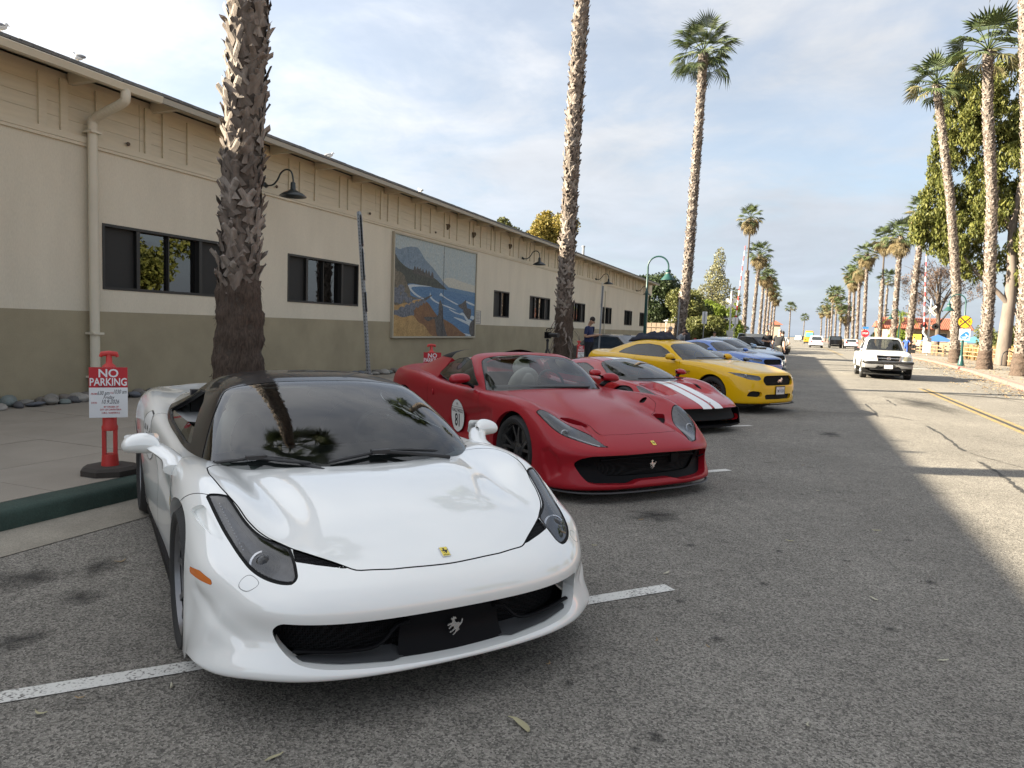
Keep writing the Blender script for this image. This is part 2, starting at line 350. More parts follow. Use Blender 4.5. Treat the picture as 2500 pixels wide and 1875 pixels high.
for pts, w in (([(2.29, 14.9), (2.34, 14.24), (2.34, 13.21), (2.32, 12.23), (2.33, 11.76)], .022), ([(2.3, 10.87), (2.34, 10.43), (2.34, 9.84), (2.33, 9.31), (2.31, 8.83), (2.3, 7.9)], .022),
               ([(1.61, 18.9), (1.64, 17.17), (1.61, 15.96)], .02), ([(2.25, 20.69), (2.3, 18.97)], .02), ([(-3.5, 15.6), (-.41, 15.88), (.7, 16.13), (1.57, 16.42), (2.23, 15.71)], .014),
               ([(1.61, 18.9), (2.28, 19.45)], .012), ([(.09, 18.77), (1.43, 18.95)], .012), ([(3.98, 105), (3.4, 52)], .05), ([(1.4, 47.7), (4.2, 49.6)], .05), ([(1.5, 42.1), (3.8, 43.4)], .05),
               ([(5.4, 24.), (5.9, 20.5)], .02), ([(2.9, 13.4), (3.5, 12.7), (3.6, 11.8)], .007), ([(2.33, 11.7), (2.8, 10.6), (3.1, 10.9)], .007)):
    crack(pts, w)

def stain_mat():
    """oil soaked into the asphalt: dark film fading out towards its ragged edge"""
    m = bpy.data.materials.new('oil_stain'); m.use_nodes = True; nt = m.node_tree; N = nt.nodes; L = nt.links; b = N['Principled BSDF']; out = N['Material Output']
    b.inputs['Base Color'].default_value = (.03, .028, .025, 1); b.inputs['Roughness'].default_value = .7
    tc = N.new('ShaderNodeTexCoord'); ln = N.new('ShaderNodeVectorMath'); ln.operation = 'LENGTH'; L.new(tc.outputs['Object'], ln.inputs[0])
    n = N.new('ShaderNodeTexNoise'); n.inputs['Scale'].default_value = 2.6; n.inputs['Detail'].default_value = 6; L.new(tc.outputs['Object'], n.inputs['Vector'])
    a = N.new('ShaderNodeMath'); a.operation = 'MULTIPLY_ADD'; L.new(n.outputs['Fac'], a.inputs[0]); a.inputs[1].default_value = 1.3; L.new(ln.outputs['Value'], a.inputs[2])
    mr = N.new('ShaderNodeMapRange'); mr.inputs[1].default_value = .55; mr.inputs[2].default_value = 1.35; mr.inputs[3].default_value = .75; mr.inputs[4].default_value = 0; L.new(a.outputs[0], mr.inputs[0])
    t = N.new('ShaderNodeBsdfTransparent'); ms = N.new('ShaderNodeMixShader'); L.new(mr.outputs[0], ms.inputs[0]); L.new(t.outputs[0], ms.inputs[1]); L.new(b.outputs[0], ms.inputs[2]); L.new(ms.outputs[0], out.inputs[0]); return m
OIL = stain_mat(); rr = random.Random(44)
for x, y, sx, sy in [(-4.04, 2.76, .34, .3), (-3.52, 2.7, .2, .16), (-3.86, 3.07, .3, .2), (-.28, 3.7, .07, .06), (-.53, 4.13, .05, .05), (-3.3, 2.2, .26, .16), (-1.0, 6.0, .4, .3), (-3.2, 5.6, .5, .4), (.9, 5.2, .1, .07), (-1.6, 10.2, .5, .35), (-2.0, 14.2, .5, .4), (3.0, 20, .9, 3.2), (5.3, 24, .5, 4.0), (.6, 12.5, .3, .5)]+[(rr.uniform(-1, 1.4), rr.uniform(2.4, 8), rr.uniform(.03, .08), rr.uniform(.03, .08)) for _ in range(14)]:
    o = mesh_obj('oil_stain', [(math.cos(k*.3927), math.sin(k*.3927), 0) for k in range(16)], [tuple(range(16))], OIL, road); o.location = (x, y, .003); o.scale = (sx, sy, 1); o.rotation_euler = (0, 0, rr.uniform(0, 3))
# ================================================================== long stucco warehouse on the left
WX = -10.6; BY0, BY1 = -22.0, 54.8
STUC = mat('stucco_cream', (.62, .565, .455), .9, var=.075, vscale=1.3, fine=.05, fscale=60, bump=.12, bscale=60, stretch=(1, 1, .3))
STUC_D = mat('stucco_olive', (.32, .275, .185), .9, var=.14, vscale=1.1, fine=.06, fscale=60, bump=.12, bscale=60)
TRIM = mat('trim_paint', (.60, .535, .41), .75, var=.06, vscale=2, bump=.08, bscale=30, stretch=(1, 1, 8))
TRIM2 = mat('gutter_paint', (.60, .54, .42), .55, var=.08, vscale=1.5)
PEEL = mat('peeling_eave', (.36, .33, .27), .85, var=.0, col2=(.045, .04, .035), vscale=5.5, detail=8, stretch=(1, .6, 3))
SHING = mat('shingles', (.17, .175, .18), .9, var=.3, vscale=7, fine=.25, fscale=90)
BLK = mat('window_frame', (.012, .012, .012), .45)
warehouse = empty('warehouse', (WX, 16, 0), 0, 'long cream and olive stucco warehouse with low shingled eave', 'building')
def loc(o):
    o.location = Vector(o.location)-Vector((WX, 16, 0)); return o
def wp(b, name, m, smooth=None): return loc(b.obj(name, m, warehouse, smooth))
WIN = [(8.56, 11.35, 1.92, 2.99, 3), (13.16, 15.94, 1.92, 2.99, 3), (24.9, 26.45, 1.87, 2.87, 2), (28.8, 31.5, 1.87, 2.87, 3), (34.7, 37.4, 1.87, 2.87, 3), (40.75, 43.35, 1.87, 2.87, 3), (46.9, 49.25, 1.87, 2.87, 3), (51.85, 53.7, 1.87, 2.87, 3)]
b = MB(); b.bbox(WX-.3, WX, BY0, BY1, .0, 1.555); wp(b, 'lower_wall', STUC_D)
b = MB(); ys = [BY0]
for y0, y1, z0, z1, n in WIN:
    b.bbox(WX-.3, WX-.001, ys[-1], y0, 1.555, 4.2); b.bbox(WX-.3, WX-.001, y0, y1, 1.555, z0); b.bbox(WX-.3, WX-.001, y0, y1, z1, 4.2); ys.append(y1)
b.bbox(WX-.3, WX-.001, ys[-1], BY1, 1.555, 4.2); wp(b, 'upper_wall', STUC)
b = MB(); b.bbox(-26, WX-.3, BY1-.25, BY1-.01, 0, 4.9); b.bbox(-26, WX-.3, BY0+.01, BY0+.25, 0, 4.9); b.bbox(-26, -25.8, BY0+.25, BY1-.25, 0, 4.9)
b.add([(-26, BY1-.02, 4.9), (WX-.3, BY1-.02, 4.9), (-18, BY1-.02, 6.3)], [(0, 1, 2)]); wp(b, 'end_wall', STUC)
b = MB(); b.bbox(WX-.26, WX-.05, BY0, BY1, 4.2, 5.165); wp(b, 'frieze_backing', TRIM)
b = MB(); b.bbox(WX-.03, WX+.035, BY0, BY1, 4.13, 4.175); b.bbox(WX-.03, WX+.045, BY0, BY1, 4.178, 4.275); wp(b, 'ledge_trim', TRIM, 40)
# frieze planks and battens
pk = MB(); pk.box((0, 0, 0), (.03, 2.46, .196)); pm = pk.obj('plank', TRIM); pmesh = pm.data; bpy.data.objects.remove(pm)
rr = random.Random(2)
for k in range(0, 21):
    for r_ in range(4):
        o = bpy.data.objects.new('plank', pmesh); COL.objects.link(o); o.parent = warehouse
        o.location = loc_ = Vector((WX-.035+rr.uniform(-.003, .003), 4.4+k*2.47+1.2, 4.378+r_*.2))-Vector((WX, 16, 0))
b = MB(); b.bbox(WX-.06, WX-.022, BY0, 4.38, 4.2, 5.06); wp(b, 'frieze_end', TRIM)
bt = MB(); bt.box((0, 0, 0), (.035, .125, .77)); bo = bt.obj('batten', TRIM); bmesh_ = bo.data; bpy.data.objects.remove(bo)
yb = 4.76; pat = [.93, .37, .55, .98, .34, .60]
i = 0
while yb < BY1-.1:
    o = bpy.data.objects.new('batten', bmesh_); COL.objects.link(o); o.parent = warehouse; o.location = Vector((WX-.002, yb, 4.665))-Vector((WX, 16, 0))
    yb += pat[i % len(pat)]; i += 1
# roof, rafters, gutter
SL = math.tan(R(9.5))
def rz(x): return 5.10+(-9.93-x)*SL
b = MB(); V = []
for x, dz in ((-9.9, .0), (-9.9, .055), (-18, .055)): V += [(x, BY0-.3, rz(x)+dz), (x, BY1+.45, rz(x)+dz)]
b.add(V, [(0, 1, 3, 2), (2, 3, 5, 4)]); b.add([(-18, BY0-.3, rz(-18)+.05), (-18, BY1+.45, rz(-18)+.05), (-26.5, BY1+.45, 5.1), (-26.5, BY0-.3, 5.1)], [(0, 1, 2, 3)])
wp(b, 'shingle_roof', SHING)
b = MB(); rr = random.Random(8)
for k in range(3):
    y = BY0
    while y < BY1+.4:
        w = rr.uniform(.2, .34); b.box((-9.885+k*-.006+rr.uniform(-.008, .008), y+w/2, rz(-9.9)+.012+k*.018), (.03, w-.008, .016), Euler((0, R(9.5), 0)).to_matrix()); y += w
wp(b, 'shingle_edge', SHING)
b = MB(); V = []
for x, dz in ((-9.92, -.03), (-10.62, -.03)): V += [(x, BY0-.3, rz(x)+dz), (x, BY1+.4, rz(x)+dz)]
b.add(V, [(0, 2, 3, 1)]); wp(b, 'soffit_boards', TRIM)
b = MB(); b.bbox(-9.935, -9.915, BY0-.3, BY1+.4, 5.015, 5.098); wp(b, 'fascia', PEEL)
rt = MB(); V = [(.0, -.045, .0), (.60, -.045, -.10), (.60, -.045, -.16), (.0, -.045, -.17), (.0, .045, .0), (.60, .045, -.10), (.60, .045, -.16), (.0, .045, -.17)]
rt.add(V, [(0, 1, 2, 3), (7, 6, 5, 4), (0, 4, 5, 1), (1, 5, 6, 2), (2, 6, 7, 3)]); ro = rt.obj('rafter_tail', TRIM); rme = ro.data; bpy.data.objects.remove(ro)
for k in range(-18, 32):
    o = bpy.data.objects.new('rafter_tail', rme); COL.objects.link(o); o.parent = warehouse; o.location = Vector((WX-.01, 8.05+k*1.52, rz(WX)-.035))-Vector((WX, 16, 0))
def gutter(y0, y1, dz):
    b = MB(); pr = [(-9.93, 5.06), (-9.93, 4.965), (-9.86, 4.945), (-9.82, 4.96), (-9.805, 5.01), (-9.79, 5.05), (-9.80, 5.062), (-9.815, 5.055), (-9.83, 5.0), (-9.92, 4.98)]
    n = int((y1-y0)/.8)+1; V = []; r2 = random.Random(int(y0)+50)
    for i in range(n+1):
        y = y0+(y1-y0)*i/n; w = r2.uniform(-.006, .006); V += [(x+w*.4, y, z+w+dz) for x, z in pr]
    k = len(pr); b.add(V, [(i*k+j, (i+1)*k+j, (i+1)*k+(j+1) % k, i*k+(j+1) % k) for i in range(n) for j in range(k)]); return wp(b, 'gutter', TRIM2, 40)
gutter(BY0, 9.05, .0)
def sgut(y0, y1):
    b = MB(); b.bbox(-9.913, -9.86, y0, y1, 4.985, 5.075); wp(b, 'eave_drip', PEEL)
sgut(9.06, BY1+.35)
# downspout with two elbows
dsp = mat('downspout_paint', (.60, .55, .44), .6, var=.06, vscale=1.5)
b = MB(); pth = catmull([(-9.87, 8.40, 4.99), (-9.87, 8.40, 4.86), (-9.93, 8.39, 4.78), (-10.3, 8.35, 4.64), (-10.46, 8.34, 4.56), (-10.5, 8.33, 4.42), (-10.5, 8.33, 3.5)], 7)
b.tube(pth, .078, 12, flat=(1, .8)); b.tube([(-10.5, 8.33, 3.5), (-10.5, 8.33, .52)], .078, 12, flat=(1, .8))
b.tube(catmull([(-10.5, 8.33, .52), (-10.5, 8.33, .33), (-10.46, 8.37, .24), (-10.36, 8.46, .2)], 5), .082, 12, flat=(1, .8)); wp(b, 'downspout', dsp, 60)
for k in range(2, 28):
    p = pth[6+k]; wp(MB().tube([p, p+(pth[7+k]-p)*.3], .083, 12, flat=(1, .8)), 'elbow_ridge', dsp, 60)
for z in (1.2, 4.36, .5): wp(MB().box((-10.5, 8.33, z), (.19, .19, .035)), 'downspout_band', dsp)
b = MB(); b.tube([(WX+.03, 41.6, .3), (WX+.03, 41.6, 3.75)], .03, 8); b.tube([(WX+.03, 41.4, 3.78), (WX+.03, 41.9, 3.78)], .03, 8); wp(b, 'conduit', dsp)
b = MB(); b.lathe([(.06, 0), (.06, .45), (.085, .46), (.085, .52), (.0001, .54)], 10, Matrix.Translation((-10.1, 34.9, rz(-10.1)))); wp(b, 'roof_vent_pipe', mat('galvanised', (.30, .31, .32), .5, .6))
# weathered bolt plates and patched holes on the frieze
b = MB()
for y in (5.06, 9.05, 12.75, 16.4, 20.1): b.lathe([(.035, 0), (.03, .02), (.0001, .025)], 8, frame_mat((WX+.016, y, 4.36), (0, 1, 0), (0, 0, 1), (1, 0, 0)))
wp(b, 'bolt_plate', mat('rust', (.10, .07, .05), .8))
for y in (20.9, 22.9, 26.3):
    b = MB(); b.lathe([(.11, 0), (.12, .05), (.07, .09), (.06, .02), (.0001, .0)], 7, frame_mat((WX, y, 4.66), (0, 1, 0), (0, 0, 1), (1, 0, 0)), wob=lambda t, z: .8+.3*math.sin(3*t)); wp(b, 'swallow_nest', mat('mud', (.16, .125, .085), .95, var=.3, vscale=20))
# windows: each a part with frame, panes and insect screens
GL = glass_mat('window_glass', (.10, .11, .11), 1.75); GL2 = glass_mat('window_film', (.22, .24, .22), 2.3, refl=.75)
SCRN = mat('insect_screen', (.022, .022, .021), .75)
for y0, y1, z0, z1, n in WIN:
    cy, cz = (y0+y1)/2, (z0+z1)/2
    w = loc(MB().bbox(WX-.20, WX-.185, y0+.05, y1-.05, z0+.05, z1-.05).obj('window', mat('room_dark', (.02, .02, .02), .8), warehouse))
    b = MB()
    for a in ((y0, y1, z0, z0+.045), (y0, y1, z1-.045, z1), (y0, y0+.04, z0+.045, z1-.045), (y1-.04, y1, z0+.045, z1-.045)): b.bbox(WX-.16, WX+.012, a[0], a[1], a[2], a[3])
    cuts = [y0+.04, y0+(y1-y0)*.25, y0+(y1-y0)*.75, y1-.04] if n == 3 else [y0+.04, cy, y1-.04]
    for c in cuts[1:-1]: b.bbox(WX-.15, WX-.005, c-.035, c+.035, z0+.045, z1-.045)
    f = b.obj('frame', BLK, w)
    for i, (a, c) in enumerate(zip(cuts, cuts[1:])):
        scr = (n == 3 and i != 1) or (n == 2 and i == 0)
        if scr: MB().bbox(WX-.085, WX-.08, a+.02, c-.02, z0+.045, z1-.045).obj('insect_screen', SCRN, w)
        else:
            MB().bbox(WX-.125, WX-.119, a+.01, c-.01, z0+.045, z1-.045).obj('pane', GL2, w)
            if n == 3: MB().bbox(WX-.135, WX-.06, (a+c)/2-.012, (a+c)/2+.012, z0+.045, z1-.045).obj('meeting_rail', BLK, w)
    for ch in w.children: ch.location = -Vector(w.location)-Vector((WX, 16, 0))+Vector((0, 0, 0)); ch.location = Vector((0, 0, 0))
# wall lamps: plate, gooseneck arm, shade
LAMP = mat('lamp_enamel', (.012, .020, .022), .35, spec=.6)
def wall_lamp(y, label):
    e = empty('wall_lamp', (WX, y, 4.31), 0, label, 'lamp', 'gooseneck lamps on the warehouse wall')
    MB().lathe([(.075, 0), (.075, .03), (.04, .05), (.03, .09)], 14, frame_mat((0, 0, 0), (0, 1, 0), (0, 0, 1), (1, 0, 0))).obj('wall_plate', LAMP, e, 40)
    MB().tube(catmull([(.05, 0, 0), (.22, 0, .01), (.34, 0, .1), (.44, 0, .25), (.58, 0, .31), (.70, 0, .25), (.745, 0, .1), (.745, 0, .02)], 6), .018, 8).obj('arm', LAMP, e, 60)
    MB().lathe([(.03, .05), (.05, .03), (.055, -.1), (.085, -.13), (.2, -.18), (.27, -.235), (.275, -.25), (.255, -.245), (.18, -.195), (.05, -.15), (.0001, -.15)], 24, Matrix.Translation((.745, 0, 0))).obj('shade', LAMP, e, 40)
    return e
wall_lamp(12.38, 'dark gooseneck lamp on cream wall above the window nearest the first palm')
wall_lamp(27.75, 'dark gooseneck lamp on cream wall above the two small windows past the mural')
wall_lamp(39.3, 'dark gooseneck lamp on cream wall just past the second palm trunk')
wall_lamp(50.3, 'dark gooseneck lamp on cream wall at the far end of the warehouse')
# ------------------------------------------------------------------ mural in a thin frame
mural = empty('mural', (WX, 20.35, 1.1), 0, 'large coastal seascape mural in thin cream frame on stucco wall', 'painting')
MW, MH = 5.6, 2.96
def paint(name, a, b_, sc=14, st=(1, 1, 1)): return mat('mural_'+name, a, .7, col2=b_, var=.1, vscale=sc*1.6, fine=.28, fscale=22, detail=9, stretch=st)
PM = [paint('sky', (.42, .45, .42), (.30, .38, .42), 5, (1, 2, .7)), paint('far', (.13, .19, .25), (.20, .26, .32), 4), paint('hill', (.045, .055, .05), (.085, .09, .075), 6), paint('sea', (.06, .145, .27), (.12, .22, .36), 6, (1, .5, 4)),
      paint('foam', (.60, .62, .60), (.33, .42, .5), 9, (1, 1, 4)), paint('sand', (.46, .30, .12), (.30, .19, .08), 3), paint('wet', (.15, .075, .04), (.24, .13, .06), 5), paint('rock', (.05, .045, .042), (.13, .12, .115), 9), paint('boulder', (.19, .21, .25), (.07, .075, .085), 10), paint('cliff', (.20, .17, .12), (.08, .075, .06), 7), paint('sky2', (.50, .48, .38), (.42, .44, .42), 5, (1, 2, .7)), paint('farsea', (.10, .19, .30), (.14, .24, .36), 6, (1, .4, 3))]
PZ = [0]
mb = MB()
def poly(mi, pts, smooth=True):
    """pts in 0..1 across the painting, y up; each layer of paint lies a hair over the last"""
    PZ[0] += .00012; mb.mi = mi; P = [(p.x, p.y) for p in catmull([(x, y, 0) for x, y in pts], 4, True)] if smooth else pts
    P = [(min(max(x, 0), 1), min(max(y, 0), 1)) for x, y in P]
    V = [(.045+PZ[0], (x-.5)*(MW-.1), .05+y*(MH-.1)) for x, y in P]; mb.add(V, [tuple(range(len(V)))])
poly(0, [(0, .4), (1, .4), (1, 1), (0, 1)], False)
poly(10, [(.45, .55), (.62, .66), (.85, .63), (1.05, .6), (1.05, .5), (.6, .5)])
poly(1, [(0, .84), (.06, .86), (.14, .9), (.22, .915), (.26, .9), (.33, .81), (.42, .74), (.5, .66), (.56, .6), (.62, .53), (.3, .5), (0, .5)])
poly(11, [(.0, .52), (.5, .56), (1, .53), (1, .35), (0, .35)], False)
poly(3, [(.1, .55), (.4, .53), (1, .48), (1, 0), (.3, 0), (.1, .3)], False)
poly(2, [(0, .8), (.05, .75), (.12, .70), (.2, .68), (.26, .70), (.3, .68), (.38, .655), (.46, .62), (.53, .575), (.6, .525), (.55, .523), (.35, .53), (.16, .535), (.05, .45), (0, .5)])
for a in (.2, .23, .26, .29, .33, .36, .4): poly(7, [(a, .655-.12*(a-.2)), (a+.018, .725-.16*(a-.2)), (a+.034, .65-.12*(a-.2))])
poly(4, [(.16, .525), (.3, .535), (.42, .533), (.3, .522), (.2, .505), (.19, .48), (.24, .44), (.3, .41), (.36, .385), (.3, .395), (.22, .43), (.165, .48)])
poly(4, [(.4, .47), (.41, .43), (.46, .39), (.54, .36), (.64, .335), (.74, .30), (.66, .315), (.55, .345), (.45, .375), (.395, .42)])
poly(4, [(.53, .48), (.55, .46), (.6, .43), (.68, .40), (.76, .37), (.72, .37), (.62, .41), (.54, .445), (.51, .45)])
poly(4, [(.84, .42), (.92, .41), (1, .385), (1, .37), (.92, .385)])
poly(4, [(.63, .31), (.74, .275), (.83, .25), (.72, .265)]); poly(4, [(.7, .22), (.82, .17), (.94, .13), (.93, .155), (.82, .2)]); poly(4, [(.88, .17), (.98, .08), (1, .1), (1, .15), (.93, .2)])
poly(4, [(.8, .04), (.92, .0), (1, .0), (.95, .02)]); poly(4, [(.93, .22), (1, .2), (1, .235), (.96, .25)]); poly(4, [(.78, .255), (.84, .24), (.88, .19), (.91, .2), (.86, .255), (.82, .28)])
poly(6, [(.28, .38), (.37, .36), (.44, .28), (.5, .22), (.6, .18), (.7, .13), (.8, .06), (.86, 0), (.4, 0), (.22, .2), (.14, .3)])
poly(5, [(0, .35), (.1, .36), (.2, .37), (.3, .39), (.24, .33), (.14, .26), (.0, .22)])
poly(9, [(0, .64), (.04, .645), (.1, .62), (.13, .55), (.17, .47), (.18, .42), (.25, .40), (.36, .42), (.2, .375), (.1, .33), (0, .33)])
for x, y, r_ in ((.06, .36, .04), (.11, .40, .035), (.15, .36, .03), (.03, .43, .04), (.08, .47, .035), (.18, .37, .022), (.02, .36, .03)): poly(8, [(x-r_, y), (x-.4*r_, y+r_*1.2), (x+.7*r_, y+r_), (x+r_, y-.2*r_), (x+.2*r_, y-r_)])
poly(7, [(.24, .32), (.32, .36), (.42, .44), (.39, .435), (.3, .38), (.2, .30)])
for x, y, r_ in ((.09, .25, .035), (.15, .27, .04), (.20, .30, .035), (.25, .325, .03), (.29, .345, .024), (.06, .21, .04), (.12, .2, .045), (.18, .23, .04), (.33, .365, .02), (.03, .22, .03)): poly(8, [(x-r_, y), (x-.4*r_, y+r_*1.3), (x+.7*r_, y+r_), (x+r_, y-.2*r_), (x+.2*r_, y-r_)])
poly(5, [(-.02, .2), (.1, .19), (.2, .215), (.24, .18), (.28, .14), (.33, .12), (.4, .03), (.44, -.02), (.2, -.05), (-.05, -.05)])
poly(7, [(.33, .2), (.38, .16), (.45, .19), (.47, .12), (.5, .0), (.62, -.02), (.6, .06), (.57, .16), (.56, .26), (.545, .35), (.52, .4), (.505, .34), (.5, .24), (.46, .21), (.4, .21)])
poly(7, [(.76, .36), (.81, .385), (.845, .415), (.865, .43), (.875, .38), (.885, .34), (.84, .315), (.79, .33)]); poly(7, [(.83, .30), (.87, .335), (.92, .33), (.945, .32), (.945, .25), (.92, .2), (.88, .23)])
poly(7, [(.93, .13), (.955, .18), (1.02, .2), (1.02, .0), (.96, .0), (.925, .07)])
mb.obj('painted_panel', None, mural, mats=PM)
b = MB()
for a in ((-MW/2, MW/2, 0, .05), (-MW/2, MW/2, MH-.05, MH), (-MW/2, -MW/2+.05, .05, MH-.05), (MW/2-.05, MW/2, .05, MH-.05)): b.bbox(.0, .085, a[0], a[1], a[2], a[3])
b.obj('frame', mat('mural_frame', (.40, .36, .28), .6), mural)
MB().bbox(.0, .044, -MW/2+.05, MW/2-.05, .05, MH-.05).obj('backing', BLK, mural)
MB().bbox(.062, .064, .28, .295, .05, MH-.05).obj('panel_seam', BLK, mural)
# framed notice beside the mural
nt_ = empty('wall_notice', (WX, 23.45, 1.82), 0, 'small white framed notice on wall beside the mural', 'notice')
MB().bbox(0, .02, -.24, .24, -.22, .22).obj('sheet', mat('paper', (.48, .46, .42), .8), nt_)
b = MB()
for a in ((-.26, .26, -.24, -.22), (-.26, .26, .22, .24), (-.26, -.24, -.22, .22), (.24, .26, -.22, .22)): b.bbox(0, .03, *a)
b.obj('frame', mat('notice_frame', (.25, .24, .22), .6), nt_)
b = MB()
for k in range(7): b.bbox(.02, .022, -.17+.03*(k % 3), .17-.03*(k % 2), .15-.05*k, .165-.05*k)
b.obj('text_lines', mat('ink_grey', (.13, .13, .13), .8), nt_)
# gulls on the ridge of the eave
def gull(x, y, rz_, label):
    e = empty('gull', (x, y, rz(x)+.055), rz_, label, 'bird', 'gulls on the eave'); e.scale = (.5, .5, .5)
    GW = mat('gull_white', (.72, .72, .72), .7); GG = mat('gull_grey', (.22, .23, .25), .7)
    MB().ball((0, 0, .17), (.16, .075, .085), 12, 8, Euler((0, R(-12), 0)).to_matrix()).ball((.135, 0, .27), (.055, .045, .048), 10, 7).tube([(.09, 0, .19), (.125, 0, .26)], [.06, .042], 8).obj('body', GW, e, 180)
    MB().ball((-.05, 0, .195), (.2, .08, .06), 12, 7, Euler((0, R(-8), 0)).to_matrix()).obj('wing', GG, e, 180)
    MB().tube([(.18, 0, .265), (.235, 0, .25)], [.014, .003], 6).obj('beak', mat('beak', (.5, .33, .05), .5), e)
    MB().tube([(0, .03, 0), (.0, .03, .11)], .007, 5).obj('leg', MATS['beak'], e); MB().tube([(0, -.03, 0), (.0, -.03, .11)], .007, 5).obj('leg', MATS['beak'], e)
gull(-10.05, 7.75, R(200), 'small gull standing on the eave above the downspout')
gull(-10.0, 6.62, R(90), 'gull on the eave at the cut edge of the warehouse roof')
gull(-10.1, 13.95, R(20), 'gull on the eave just past the first palm trunk')
gull(-10.1, 18.2, R(160), 'gull facing away on the eave above the mural')
# loose river stones along the foot of the wall
rr = random.Random(31); SM = [mat('stone%d' % i, c, .75, var=.35, vscale=9, bump=.2, bscale=25) for i, c in enumerate(((.16, .145, .13), (.22, .21, .19), (.12, .13, .15), (.19, .17, .15), (.30, .285, .26), (.09, .09, .095), (.17, .20, .19)))]
sme = []; SNAME = {'stone%d' % i: n for i, n in enumerate(('dark brown', 'pale grey', 'blue-grey', 'tan-grey', 'off-white', 'charcoal', 'greenish'))}
for i in range(12):
    b = MB(); ph = [rr.uniform(0, 6) for _ in range(4)]
    b.ball((0, 0, 0), 1, 10, 7); b.V = [tuple(Vector(v)*(1+.16*math.sin(2.1*v[0]+ph[0])+.14*math.sin(2.7*v[1]+ph[1])+.08*math.sin(5*v[2]+ph[2]))) for v in b.V]
    o = b.obj('river_stone', SM[i % 7], smooth=180); sme.append(o.data); bpy.data.objects.remove(o)
y = 5.6
while y < 31:
    if 11.6 < y < 16.4 and False: y += .2; continue
    for row in range(1 if y > 20 else 2):
        o = bpy.data.objects.new('river_stone', rr.choice(sme)); COL.objects.link(o); s = rr.uniform(.06, .135)
        o.scale = (s*rr.uniform(.8, 1.2), s*rr.uniform(.9, 1.6), s*rr.uniform(.45, .7)); o.rotation_euler = (rr.uniform(-.2, .2), rr.uniform(-.2, .2), rr.uniform(0, 3))
        o.location = (WX+.13+row*.19+rr.uniform(-.04, .05), y+rr.uniform(-.06, .06), .1415+o.scale.z*.82)
        tag(o, 'rounded %s river stone lying in the row along the warehouse foot' % SNAME[o.data.materials[0].name], 'stone', 'river stones along the wall')
    y += rr.uniform(.17, .30) if y < 20 else rr.uniform(.5, .9)
# ================================================================== palms and trees
def leaf_mat(name, c1, c2, trans=.25, rough=.6, spec=.3):
    m = bpy.data.materials.new(name); m.use_nodes = True; nt = m.node_tree; N = nt.nodes; L = nt.links; b = N['Principled BSDF']; out = N['Material Output']
    g = N.new('ShaderNodeNewGeometry'); mx = N.new('ShaderNodeMix'); mx.data_type = 'RGBA'; mx.inputs['A'].default_value = (*c1, 1); mx.inputs['B'].default_value = (*c2, 1); L.new(g.outputs['Random Per Island'], mx.inputs['Factor'])
    L.new(mx.outputs['Result'], b.inputs['Base Color']); b.inputs['Roughness'].default_value = rough; b.inputs['Specular IOR Level'].default_value = spec
    if trans:
        t = N.new('ShaderNodeBsdfTranslucent'); L.new(mx.outputs['Result'], t.inputs[0]); ms = N.new('ShaderNodeMixShader'); ms.inputs[0].default_value = trans; L.new(b.outputs[0], ms.inputs[1]); L.new(t.outputs[0], ms.inputs[2]); L.new(ms.outputs[0], out.inputs[0])
    MATS[name] = m; return m
BARK_P = mat('palm_bark', (.075, .058, .046), .95, var=.3, vscale=9, bump=.6, bscale=40, stretch=(1, 1, 5))
BOOT = [mat('palm_boot%d' % i, c, .9, var=.35, vscale=14, bump=.4, bscale=60, stretch=(1, 1, .3)) for i, c in enumerate(((.19, .155, .13), (.255, .22, .19), (.135, .11, .092)))]
FIBRE = mat('palm_fibre', (.085, .060, .045), .95, var=.55, vscale=18, bump=.9, bscale=70, stretch=(3, 3, .6))
FROND = leaf_mat('palm_frond', (.045, .070, .024), (.085, .105, .04), .18); FROND_D = leaf_mat('palm_frond_dry', (.23, .175, .09), (.14, .115, .06), .15)
FROND_M = leaf_mat('palm_frond_mixed', (.075, .085, .035), (.19, .16, .08), .2)
PETI = mat('palm_petiole', (.16, .16, .06), .6)
def boot_mesh(i, m):
    """old leaf base: two straps splitting left and right, ends torn"""
    rr = random.Random(100+i); b = MB()
    for d in (-1, 1):
        w0 = rr.uniform(.040, .058); ln = rr.uniform(.17, .26); V = []; lean = rr.uniform(.7, 1.15)
        for t in (0, .35, .7, 1):
            cx = .004+.042*t**1.5*rr.uniform(.7, 1.3); cy = d*(-.055+.115*t*lean); cz = ln*t-.05; w = w0*(1-.35*t); tk = .014*(1-.4*t)
            V += [(cx, cy-w, cz+.012*d), (cx+tk, cy-w*.2, cz), (cx, cy+w, cz-.012*d), (cx-tk*.8, cy, cz)]
        e = rr.uniform(.02, .05); V.append((.04+.035*rr.random(), d*(.06*lean), ln-.05+e))
        F = [(4*k+j, 4*k+(j+1) % 4, 4*k+4+(j+1) % 4, 4*k+4+j) for k in range(3) for j in range(4)]+[(12+j, 12+(j+1) % 4, 16) for j in range(4)]
        b.add(V, F)
    o = b.obj('leaf_base', m); me = o.data; bpy.data.objects.remove(o); return me
BOOTS = [boot_mesh(i, BOOT[i % 3]) for i in range(9)]
def path_at(P, z):
    for a, b in zip(P, P[1:]):
        if a[2] <= z <= b[2]: t = (z-a[2])/(b[2]-a[2]); return Vector(a).lerp(Vector(b), t)
    return Vector(P[-1])
